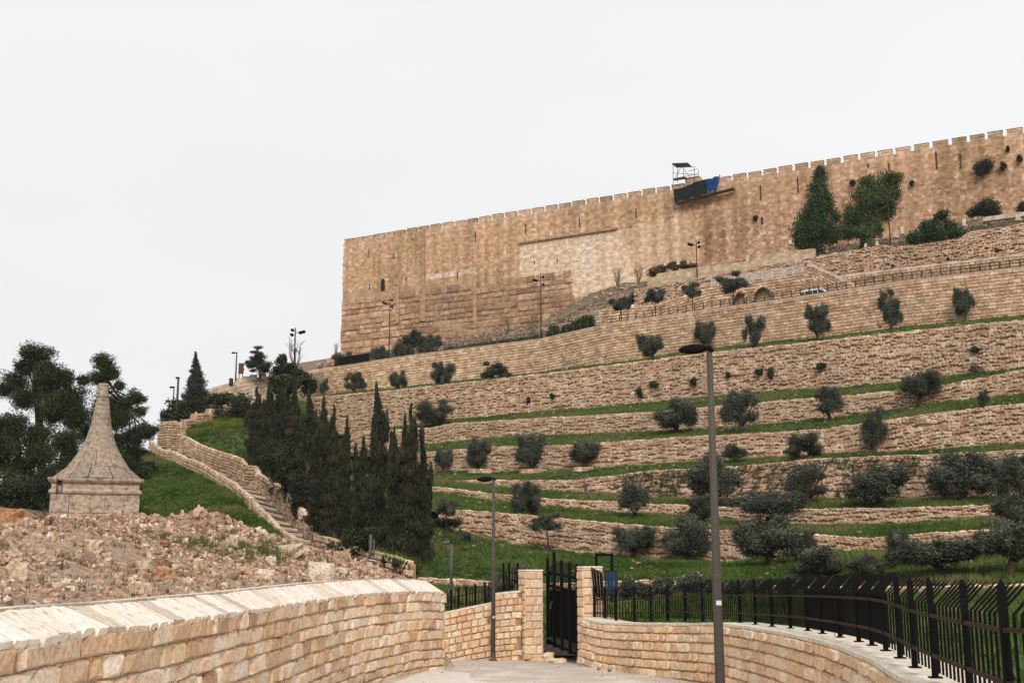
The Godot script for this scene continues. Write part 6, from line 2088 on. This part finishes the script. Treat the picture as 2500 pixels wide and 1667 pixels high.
func build_things() -> void:
	lamp("grey street lamp in front of the low wall left of the gate", Vector3(pt(1204, 1606, 33.2).x, road_y(33.2), -33.2), 4.86, 0.062, 0.04, 0.42, M.pole, 1.13)
	lamp("large grey street lamp in front of the curved golden wall", Vector3(pt(1750, 1400, 13.3).x, road_y(13.3), -13.3), 4.36, 0.06, 0.034, 0.30, M.pole, 1.55)
	var lp := pt(1101, 1450, 48)
	lamp("distant pale street lamp on the grass right of the cypresses", lp, pt(1101, 1327, 48).y - lp.y, 0.07, 0.05, 0.35, M.pale_pole)
	flood_lamp(949, 724, 868, 200, "floodlight mast in front of the left great blocks of the city wall")
	flood_lamp(1321, 666, 832, 192, "floodlight mast in front of the smooth pale patch of the city wall")
	flood_lamp(1703, 587, 682, 170, "floodlight mast beside the pale yellow low wall")
	flood_lamp(2175, 487, 600, 164, "floodlight mast in front of the right evergreen at the city wall")
	flood_lamp(717, 800, 905, 150, "floodlight mast above the left cypresses against the sky", 1.0)
	slim_lamp(430, 922, 1010, 146, 0.17, "thick plain pole on the left skyline", 0.1)
	slim_lamp(420, 945, 1016, 150, 0.1, "lamp post with a hooked head left of the thick pole", 0.3)
	slim_lamp(411, 978, 1022, 156, 0.08, "shortest lamp post furthest left on the skyline", 0.3)
	slim_lamp(574, 861, 935, 168, 0.12, "lamp post left of the brown sign on the skyline", 0.5)
	# promenade on the left hilltop
	var tp := [[485, 962, 166], [511, 948, 166], [580, 930, 167], [620, 922, 168], [664, 917, 169], [720, 914, 170], [790, 905, 186]]
	var a := dense(pts(tp), 0.8)
	var b := PackedVector3Array()
	for p in a: b.append(Vector3(p.x, pt(600, 990, 168).y - 3.0, p.z))
	var w := thing("promenade_wall", "pale retaining wall of the promenade on the left hilltop", "wall")
	part("wall_core", core(Line.new(a, b), 0.8, 0.0, 0.2), tinted(M.far, Color(0.58, 0.49, 0.39)), w)
	var ln := Line.new(a, b)
	stones(w, ln, {"row": [0.5, 0.6], "wid": [0.8, 1.6], "depth": 0.2, "meshes": ashlar, "mat": M.far, "color": func(_p: Vector3) -> Color: return pick(COURSED).lerp(Color(0.64, 0.56, 0.46), 0.6), "single": 40, "called": "block", "rest": "block_field", "jit": 0.02, "gap": 0.03, "proud": -0.03})
	var pr := MB.new()
	for q in [[585, 926], [600, 922], [618, 918], [640, 915], [664, 912]]:
		var p := pt(q[0], q[1] + 4, 168)
		pr.box(Transform3D(Basis(), p), Vector3(1.05, 0.9, 0.3), 0.05)
	part("parapet", pr.done(), tinted(M.far, Color(0.62, 0.55, 0.46)), w)
	var gm := grid(func(u: float, v: float) -> Vector3:
		var p := a[int(u * (a.size() - 1))]
		return p + Vector3(p.x, 0, p.z).normalized() * lerpf(0.2, 40, v) - Vector3.UP * (0.15 + v * 0.5), 20, 2, Vector3.UP)
	tag(struct("promenade", gm, M.path), "flat promenade behind the pale retaining wall", "promenade")
	var s := thing("information_sign", "brown sign board with a ragged right edge on two posts", "sign", pt(587, 918, 169))
	var k := 169.0 / F
	part("board", box_mesh(Vector3(13 * k, 27 * k, 0.12), 0.03, Vector3(0, 19 * k, 0)), M.sign, s)
	for x in [-4.0, 4.0]: part("post", box_mesh(Vector3(0.1, 12 * k, 0.1), 0, Vector3(x * k, 2 * k, 0)), M.rail, s)
	for i in 4: part("panel", box_mesh(Vector3((11 + i % 2 * 3) * k, 5 * k, 0.06), 0.01, Vector3((i % 2) * 1.5 * k, (10 + i * 6.2) * k, 0.08)), tinted(M.sign, Color(0.13, 0.05, 0.038)), s)
	s = thing("dark_cabinet", "dark cabinet standing on the promenade left of the lamp post", "cabinet", pt(563, 940, 166.5))
	part("case", box_mesh(Vector3(0.5, 0.95, 0.4), 0.03, Vector3(0, 0.5, 0)), M.iron, s)
	part("door", box_mesh(Vector3(0.42, 0.8, 0.04), 0.01, Vector3(0, 0.5, 0.21)), M.rail, s)
	# someone in pink sitting on the parapet
	var bones := [[Vector3(0, 0.12, 0), Vector3(0, 0.5, 0.02), 0.15, 0.17], [Vector3(-0.14, 0.5, 0), Vector3(0.14, 0.5, 0), 0.08, 0.08], [Vector3(0, 0.55, 0), Vector3(0, 0.68, 0.02), 0.06, 0.055], [Vector3(0, 0.74, 0.02), Vector3(0, 0.8, 0.01), 0.1, 0.1], [Vector3(0, 0.72, 0.11), Vector3(0, 0.74, 0.12), 0.02, 0.015],
		[Vector3(-0.09, 0.1, 0.02), Vector3(-0.11, 0.12, 0.42), 0.09, 0.07], [Vector3(0.09, 0.1, 0.02), Vector3(0.11, 0.12, 0.42), 0.09, 0.07], [Vector3(-0.11, 0.12, 0.42), Vector3(-0.11, -0.3, 0.46), 0.065, 0.045], [Vector3(0.11, 0.12, 0.42), Vector3(0.11, -0.3, 0.46), 0.065, 0.045],
		[Vector3(-0.11, -0.33, 0.46), Vector3(-0.12, -0.34, 0.58), 0.045, 0.035], [Vector3(0.11, -0.33, 0.46), Vector3(0.12, -0.34, 0.58), 0.045, 0.035],
		[Vector3(-0.19, 0.49, 0), Vector3(-0.25, 0.25, 0.06), 0.055, 0.045], [Vector3(-0.25, 0.25, 0.06), Vector3(-0.13, 0.2, 0.28), 0.042, 0.032], [Vector3(0.19, 0.49, 0), Vector3(0.25, 0.25, 0.06), 0.055, 0.045], [Vector3(0.25, 0.25, 0.06), Vector3(0.13, 0.2, 0.28), 0.042, 0.032]]
	for sg in [-1.0, 1.0]:
		for i in 4: bones.append([Vector3(sg * (0.10 + 0.022 * i), 0.19, 0.30), Vector3(sg * (0.09 + 0.022 * i), 0.175, 0.37 - 0.006 * absf(i - 1.5)), 0.011, 0.009])
		bones.append([Vector3(sg * 0.11, 0.2, 0.29), Vector3(sg * 0.07, 0.19, 0.33), 0.012, 0.01])
	var body := nets(bones, Vector3(-0.36, -0.42, -0.24), Vector3(0.36, 0.95, 0.68), 0.026, func(p: Vector3) -> Color:
		if p.y > 0.63: return Color(0.42, 0.27, 0.19) if p.z > 0.05 and p.y < 0.83 else Color(0.03, 0.02, 0.015)
		if p.y > 0.17 and p.z < 0.27 and p.y > 0.05: return Color(0.72, 0.20, 0.28)
		if p.y > 0.15 and p.z > 0.25: return Color(0.42, 0.27, 0.19)
		return Color(0.03, 0.03, 0.045))
	s = thing("person", "person in a pink top and dark trousers sitting on the promenade parapet", "person", pt(652, 909, 168.6))
	part("body", body, M.blade, s)
	# van on the upper road
	var x0 := pt(2000, 722, t_d(0, 2000) + 4.6)
	var r0 := t_top(0, 1958.0)
	var r1 := t_top(0, 2045.0)
	var dir := (r1 - r0)
	var yaw := atan2(-dir.z, dir.x)
	var pitch := atan2(dir.y, Vector2(dir.x, dir.z).length())
	s = thing("white_van", "white minivan with dark windows on the road behind the railing", "van", Vector3(x0.x, t_top(0, 2000).y - 0.1, x0.z))
	s.basis = Basis(Vector3.UP, yaw) * Basis(Vector3(0, 0, 1), pitch)
	var vl := 4.5
	var side := [Vector2(-2.25, 0.35), Vector2(-2.25, 1.1), Vector2(-2.2, 1.55), Vector2(-2.05, 1.8), Vector2(-1.7, 1.87), Vector2(0.6, 1.87), Vector2(0.95, 1.78), Vector2(1.5, 1.22), Vector2(1.95, 1.08), Vector2(2.2, 0.92), Vector2(2.25, 0.45), Vector2(2.2, 0.3), Vector2(-2.2, 0.3)]
	var mb := MB.new()
	for i in side.size():
		var p: Vector2 = side[i]
		var q: Vector2 = side[(i + 1) % side.size()]
		var tin := func(v: Vector2) -> float: return 0.86 - 0.12 * clampf((v.y - 1.0) / 0.9, 0, 1)
		var o := Vector3(q.y - p.y, -(q.x - p.x), 0)
		mb.quad(Vector3(p.x, p.y, tin.call(p)), Vector3(q.x, q.y, tin.call(q)), Vector3(q.x, q.y, -tin.call(q)), Vector3(p.x, p.y, -tin.call(p)), -o)
		for z in [1.0, -1.0]:
			mb.tri(Vector3(0, 0.9, 0.86 * z), Vector3(p.x, p.y, z * tin.call(p)), Vector3(q.x, q.y, z * tin.call(q)), Vector3(0, 0, z))
	part("body", mb.done(), M.white_paint, s)
	for z in [1.0, -1.0]:
		var wins := [[[-2.08, 1.15], [-2.02, 1.62], [-1.55, 1.66], [-1.55, 1.15]], [[-1.48, 1.15], [-1.48, 1.66], [-0.55, 1.68], [-0.55, 1.15]], [[-0.48, 1.15], [-0.48, 1.68], [0.1, 1.68], [0.22, 1.15]], [[0.36, 1.15], [0.27, 1.66], [0.75, 1.62], [1.25, 1.17]]]
		for q in wins:
			mb = MB.new()
			var v: Array = []
			for e in q: v.append(Vector3(e[0], e[1], z * (0.875 - 0.12 * clampf((e[1] - 1.0) / 0.9, 0, 1) + 0.012)))
			mb.quad(v[0], v[1], v[2], v[3], Vector3(0, 0.1, z))
			part("window", mb.done(), M.glass, s)
		for x in [-1.4, 1.4]:
			mb = MB.new()
			mb.tube([Vector3(x, 0.33, z * 0.7), Vector3(x, 0.33, z * 0.9)], [0.33, 0.33], 16)
			var wh := part("wheel", mb.done(), M.rubber, s)
			mb = MB.new()
			mb.tube([Vector3(x, 0.33, z * 0.89), Vector3(x, 0.33, z * 0.91)], [0.2, 0.19], 12)
			part("rim", mb.done(), M.plate, wh)
		part("headlight", box_mesh(Vector3(0.12, 0.2, 0.4), 0.04, Vector3(2.2, 0.82, z * 0.6)), M.plate, s)
		part("mirror", box_mesh(Vector3(0.14, 0.2, 0.16), 0.04, Vector3(1.15, 1.2, z * 0.98)), M.iron, s)
	mb = MB.new()
	mb.quad(Vector3(1.0, 1.76, 0.66), Vector3(1.0, 1.76, -0.66), Vector3(1.5, 1.26, -0.76), Vector3(1.5, 1.26, 0.76), Vector3(1, 1, 0))
	part("windscreen", mb.done(), M.glass, s, Transform3D(Basis(), Vector3(0.02, 0.02, 0)))
	# scaffold and netting on the city wall
	var P := func(x: float, y: float, out: float) -> Vector3:
		var c := cws(x, y)
		return cw(c.x, c.y, out)
	s = thing("scaffold", "scaffold tower with a small roof standing on the city wall", "scaffold")
	for q in [[1646, 400, 460, 0.5], [1698, 412, 448, 0.5], [1648, 400, 440, -1.6], [1699, 410, 436, -1.6], [1672, 404, 440, 0.5]]:
		mb = MB.new()
		mb.bar(P.call(q[0], q[1], q[3]), P.call(q[0], q[2], q[3]), 0.09, 0.09)
		part("pole", mb.done(), M.rail, s)
	for q in [[1644, 404, 1700, 410], [1644, 424, 1704, 428], [1646, 438, 1706, 426], [1664, 404, 1690, 438], [1650, 440, 1668, 404], [1684, 420, 1706, 414]]:
		mb = MB.new()
		mb.bar(P.call(q[0], q[1], 0.5), P.call(q[2], q[3], 0.5), 0.07, 0.07)
		part("brace", mb.done(), M.rail, s)
	var pa: Vector3 = P.call(1644, 404, 0.6)
	var pb: Vector3 = P.call(1682, 400, 0.6)
	mb = MB.new()
	mb.bar(pa - CN * 1.2 + Vector3.UP * 0.2, pb - CN * 1.2, 2.6, 0.12)
	part("roof", mb.done(), M.timber, s)
	mb = MB.new()
	mb.bar(P.call(1648, 441, 0.6), P.call(1678, 436, 0.6), 1.0, 0.14)
	part("platform", mb.done(), M.timber, s)
	s = thing("hanging_platform", "work platform hung on the city wall, wrapped in dark green netting", "platform")
	var crn := [P.call(1652, 468, 1.8), P.call(1737, 444, 1.8), P.call(1734, 486, 1.8), P.call(1656, 501, 1.8)]
	var nt := grid(func(u: float, v: float) -> Vector3:
		var p: Vector3 = crn[0].lerp(crn[1], u).lerp(crn[3].lerp(crn[2], u), v)
		return p + CN * (0.25 * sin(u * 17.0 + v * 2.0) * v + 0.2 * noise.get_noise_2d(u * 300.0, v * 120.0)) - Vector3.UP * 0.35 * sin(u * PI * 2.0) * (1.0 - v) * 0.5, 30, 10, CN)
	part("netting", nt, M.net, s)
	var ns := grid(func(u: float, v: float) -> Vector3: return crn[0].lerp(crn[0] - CN * 1.7, u).lerp(crn[3].lerp(crn[3] - CN * 1.7, u), v), 4, 4, -CD)
	part("side_netting", ns, M.net, s)
	mb = MB.new()
	mb.bar(P.call(1656, 500, 1.0), P.call(1798, 464, 1.0), 1.5, 0.16)
	part("deck", mb.done(), M.timber, s)
	for q in [[1656, 462, 502], [1690, 456, 494], [1735, 446, 484], [1765, 440, 476], [1795, 436, 466]]:
		mb = MB.new()
		mb.bar(P.call(q[0], q[1], 1.7), P.call(q[0], q[2], 1.7), 0.07, 0.07)
		part("upright", mb.done(), M.rail, s)
	mb = MB.new()
	mb.bar(P.call(1740, 452, 1.75), P.call(1798, 436, 1.75), 0.06, 0.06)
	part("handrail", mb.done(), M.rail, s)
	s = thing("blue_tarpaulin", "crumpled bright blue tarpaulin at the right end of the hanging platform", "tarpaulin")
	var tc := [P.call(1734, 446, 1.9), P.call(1768, 434, 1.9), P.call(1756, 470, 2.0), P.call(1738, 478, 2.0)]
	part("sheet", grid(func(u: float, v: float) -> Vector3:
		var p: Vector3 = tc[0].lerp(tc[1], u).lerp(tc[3].lerp(tc[2], u), v)
		return p + CN * (0.3 * sin(u * 14.0 + v * 5.0) + 0.25 * noise.get_noise_2d(u * 200.0, v * 200.0)) - Vector3.UP * 0.4 * sin(u * 9.0) * v, 22, 18, CN), M.tarp, s)
	# gravestones below the city wall
	var gi := 0
	for q in [[1656, 638, 7, 9, "tilted pale gravestone behind the brown hedge"], [1623, 643, 5, 7, "small white gravestone left of the tilted pale one"], [1826, 628, 8, 14, "round topped white gravestone on the pale yellow wall"], [1680, 640, 5, 6, "low white gravestone at the end of the brown hedge"], [2142, 592, 7, 8, "white gravestone under the right evergreen"], [2114, 598, 6, 7, "small white gravestone at the foot of the right evergreen"], [2204, 560, 9, 14, "pointed white gravestone right of the floodlight mast"], [2355, 540, 9, 14, "white gravestone left of the grey shrub"], [2487, 528, 12, 12, "pale box tomb at the right picture edge"], [2190, 572, 14, 10, "pale block tomb beside the green shrub"], [1930, 590, 8, 8, "whitish stone left of the tall evergreen"]]:
		var c := cws(q[0], q[1] - 20)
		var d: float = r0_d(q[0]) + 6.0
		var at := pt(q[0], q[1] + q[3] * 0.5, d)
		var o := thing("gravestone", q[4], "gravestone", at, R(-0.4, 0.4), "gravestones below the city wall")
		var gw: float = q[2] * d / F
		var gh: float = q[3] * d / F
		part("slab", box_mesh(Vector3(gw, gh * 1.4, 0.22), 0.05, Vector3(0, gh * 0.3, 0)), tinted(M.far, Color(0.69, 0.64, 0.57)), o)
		part("plinth", box_mesh(Vector3(gw * 1.5, 0.2, 0.6), 0.04, Vector3(0, -gh * 0.35, 0)), tinted(M.far, Color(0.57, 0.49, 0.4)), o)
		gi += 1
	# long pale kerb of the graves on the right
	mb = MB.new()
	mb.bar(pt(2400, 537, 162), pt(2520, 521, 160), 0.8, 0.6)
	solo("grave_kerb", mb.done(), tinted(M.far, Color(0.62, 0.54, 0.44)), "long pale kerb of the graves at the right below the city wall", "kerb")
	# ruined low walls at the foot of the city wall
	var ri := 0
	for q in [[1715, 648, 1830, 630, 12, "grey ruined low wall behind the floodlight mast below the city wall"], [1400, 775, 1500, 745, 9, "long low grey terrace wall on the bare slope"], [1330, 800, 1420, 778, 6, "thin grey terrace line on the bare slope left of the scrub"], [1500, 722, 1580, 700, 18, "grey fence like wall at the left end of the brown hedge"]]:
		var d := r0_d(q[0]) + 8.0
		var p0 := pt(q[0], q[1], d)
		var p1 := pt(q[2], q[3], d + 3.0)
		var aa := dense(PackedVector3Array([p0, p1]), 1.0)
		var bb := PackedVector3Array()
		for p in aa: bb.append(p - Vector3.UP * (q[4] * d / F + 0.6))
		var o := thing("ruined_wall", q[5], "wall", Vector3.ZERO, 0, "low walls on the bare slope")
		var l2 := Line.new(aa, bb)
		part("wall_core", core(l2, 0.5, 0.06, 0.5), M.joint, o)
		stones(o, l2, {"row": [0.25, 0.45], "wid": [0.3, 0.8], "depth": 0.35, "meshes": blobs, "mat": M.far, "color": func(_p: Vector3) -> Color: return pick(RUBBLE).lerp(Color(0.36, 0.30, 0.25), 0.5), "single": 20, "called": "stone", "rest": "stone_field", "jit": 0.3, "gap": 0.04, "tilt": 0.2})
		ri += 1
	# dark screen fence at the left end of the smooth wall
	s = thing("screen_fence", "black screen fence left of the road railing under the city wall corner", "fence")
	var q0 := t_top(0, 826.0) + Vector3.UP * 0.1
	var q1 := t_top(0, 900.0) + Vector3.UP * 0.1
	for i in 26:
		mb = MB.new()
		var c := q0.lerp(q1, i / 25.0)
		mb.box(Transform3D(Basis(), c + Vector3.UP * 0.75), Vector3(0.22, 1.5, 0.06), 0.01)
		part("board", mb.done(), M.iron, s)
	for hh in [0.2, 1.3]:
		mb = MB.new()
		mb.bar(q0 + Vector3(0, hh, 0.06), q1 + Vector3(0, hh, 0.06), 0.06, 0.08)
		part("rail", mb.done(), M.iron, s)
	for q in [[806, 886, 22, 20, "reddish square stone block at the left end of the screen fence"], [780, 893, 14, 14, "smaller reddish block left of the square one"]]:
		var d := t_d(0, q[0]) + 4.0
		solo("stone_block", blobs[2], tinted(M.far, Color(0.5, 0.34, 0.26)), q[4], "stone block", Transform3D(Basis.from_scale(Vector3(q[2] * d / F, q[3] * d / F, 1.4)), pt(q[0], q[1], d)), "blocks by the screen fence")
	# weeds at the foot of the curved wall
	for q in [[1462, 1627, 28.8, "small green weed at the foot of the curved golden wall"], [1489, 1630, 28.2, "second green weed right of the first at the foot of the curved wall"], [1748, 1658, 22.5, "dry brown weed at the foot of the curved wall beside the large lamp post"]]:
		var at := Vector3(pt(q[0], q[1], q[2]).x, road_y(q[2]), -q[2])
		solo("weed", tuft_mesh(int(q[0])), tinted(M.blade, Color(0.06, 0.09, 0.03) if q[0] < 1700 else Color(0.12, 0.07, 0.04)), q[3], "weed", Transform3D(Basis.from_scale(Vector3(0.13, 0.12, 0.13)), at), "weeds by the lane")
	# rusty bed frame like gate and grey posts below the stairs
	s = thing("rusty_frame", "thin rusty metal frame standing at the foot of the stairs", "frame")
	for q in [[788, 1372, 788, 1333], [843, 1368, 843, 1332], [788, 1334, 843, 1332], [806, 1366, 806, 1346], [824, 1366, 824, 1346]]:
		mb = MB.new()
		mb.bar(pt(q[0], q[1], 60), pt(q[2], q[3], 60), 0.05, 0.05)
		part("tube", mb.done(), M.rust, s)
	s = thing("grey_post", "pair of grey posts with a bracket below the cypresses", "post", pt(903, 1392, 60))
	for q in [[0.0, 1.75, 0.07], [0.17, 1.5, 0.04]]:
		mb = MB.new()
		mb.tube([Vector3(q[0], 0, 0), Vector3(q[0], q[1], 0)], [q[2], q[2]], 8)
		part("post", mb.done(true), M.pale_pole, s)
	mb = MB.new()
	mb.bar(Vector3(-0.05, 0.52, 0.05), Vector3(0.32, 0.45, 0.05), 0.06, 0.05)
	part("bracket", mb.done(), M.plate, s)
	s = thing("spiked_bracket", "dark slanting spiked bar at the lower end of the stair wall", "bar", pt(978, 1412, 60))
	mb = MB.new()
	mb.bar(Vector3(-0.1, 0, 0), Vector3(0.32, 0.85, 0), 0.12, 0.06)
	part("bar", mb.done(), M.iron, s)
	for i in 8:
		mb = MB.new()
		var c := Vector3(-0.1, 0, 0).lerp(Vector3(0.32, 0.85, 0), (i + 0.5) / 8.0)
		mb.tube([c, c + Vector3(0.09, -0.04, 0)], [0.02, 0.003], 4)
		part("spike", mb.done(), M.iron, s)
	# stone rings round three olives
	for q in [[1172, 1156, 26, "short stone kerb below the second of four olives"], [1303, 1157, 30, "curved stone kerb below the largest of four olives"], [1425, 1152, 22, "stone kerb below the fourth of four olives"]]:
		var o := thing("tree_kerb", q[3], "kerb", tread_pos(3, q[0], q[1]), 0, "stone kerbs round olives")
		var d := proj(o.position).z
		var rr: float = q[2] * d / F
		for i in 14:
			var t := PI * (i + 0.5) / 14.0
			for hh in 2:
				part("stone", blobs[i % blobs.size()], tinted(M.far, pick(RUBBLE)), o, Transform3D(Basis(Vector3.UP, -t + PI / 2) * Basis.from_scale(Vector3(0.34, 0.26, 0.3)), Vector3(cos(t) * rr, 0.1 + hh * 0.22, sin(t) * rr * 0.5)))

func _ready() -> void:
	rng.seed = 4711
	noise.seed = 5
	noise.frequency = 0.02
	noise.fractal_octaves = 3
	noise2.seed = 9
	noise2.frequency = 0.03
	noise2.fractal_octaves = 3
	var cam := Camera3D.new()
	cam.name = "camera"
	add_child(cam)
	cam.position = Vector3(0, EYE, 0)
	cam.rotation = Vector3(PITCH, 0, 0)
	cam.fov = 32.07
	cam.near = 0.1
	cam.far = 4000
	cam.current = true
	var env := Environment.new()
	env.background_mode = Environment.BG_SKY
	var sky := Sky.new()
	var sm := ProceduralSkyMaterial.new()
	sm.sky_top_color = L(0.570, 0.580, 0.596)
	sm.sky_horizon_color = L(0.486, 0.491, 0.495)
	sm.sky_energy_multiplier = 1.0
	sm.sky_curve = 1.2
	sm.ground_bottom_color = Color(0.4, 0.36, 0.32)
	sm.ground_horizon_color = Color(0.9, 0.9, 0.9)
	var cov := Image.create_empty(512, 256, false, Image.FORMAT_RGBA8)
	var cn := FastNoiseLite.new()
	cn.seed = 77
	cn.frequency = 1.3
	cn.fractal_octaves = 5
	for y in 256:
		for x in 512:
			var la := PI * (0.5 - (y + 0.5) / 256.0)
			var lo := TAU * (x + 0.5) / 512.0
			var q := Vector3(cos(lo) * cos(la), sin(la) * 2.2, sin(lo) * cos(la))
			cov.set_pixel(x, y, Color(0.97, 0.98, 1.0, clampf(0.5 + 0.9 * cn.get_noise_3dv(q), 0.0, 1.0)))
	sm.sky_cover = ImageTexture.create_from_image(cov)
	sm.sky_cover_modulate = Color(1, 1, 1, 0.045)
	sky.sky_material = sm
	env.sky = sky
	env.fog_enabled = true
	env.fog_density = 0.0001
	env.fog_light_color = Color(0.93, 0.94, 0.96)
	env.tonemap_mode = Environment.TONE_MAPPER_LINEAR
	env.tonemap_exposure = 1.7
	env.sdfgi_enabled = true
	env.ssao_enabled = true
	env.ssil_enabled = true
	var we := WorldEnvironment.new()
	we.name = "world"
	we.environment = env
	add_child(we)
	var sun := DirectionalLight3D.new()
	sun.name = "sun"
	sun.light_energy = 0.5
	sun.light_angular_distance = 22.0
	sun.light_color = Color(1.0, 0.97, 0.93)
	sun.shadow_enabled = true
	sun.rotation = Vector3(deg_to_rad(-36), deg_to_rad(5), 0)
	add_child(sun)
	make_materials()
	for i in 8: ashlar.append(ashlar_mesh(100 + i, 0.24, 0.09))
	for i in 5: flats.append(ashlar_mesh(500 + i, 0.1, 0.06, 3, 2))
	for i in 5: blobs.append(blob_mesh(200 + i, 2, 0.5, 0.35))
	for i in 8: rocks.append(blob_mesh(300 + i, 3, 0.62, 0.75))
	for i in 6: slabs.append(ashlar_mesh(400 + i, 0.05, 0.03, 3, 4))
	make_terraces()
	cw_setup()
	build_ground()
	build_terraces()
	build_city_wall()
	build_upper_walls()
	build_stairs()
	build_left_wall()
	build_right_wall()
	build_gate_area()
	build_heap()
	build_tomb()
	make_protos()
	build_olives()
	build_cypresses()
	build_pines()
	build_things()
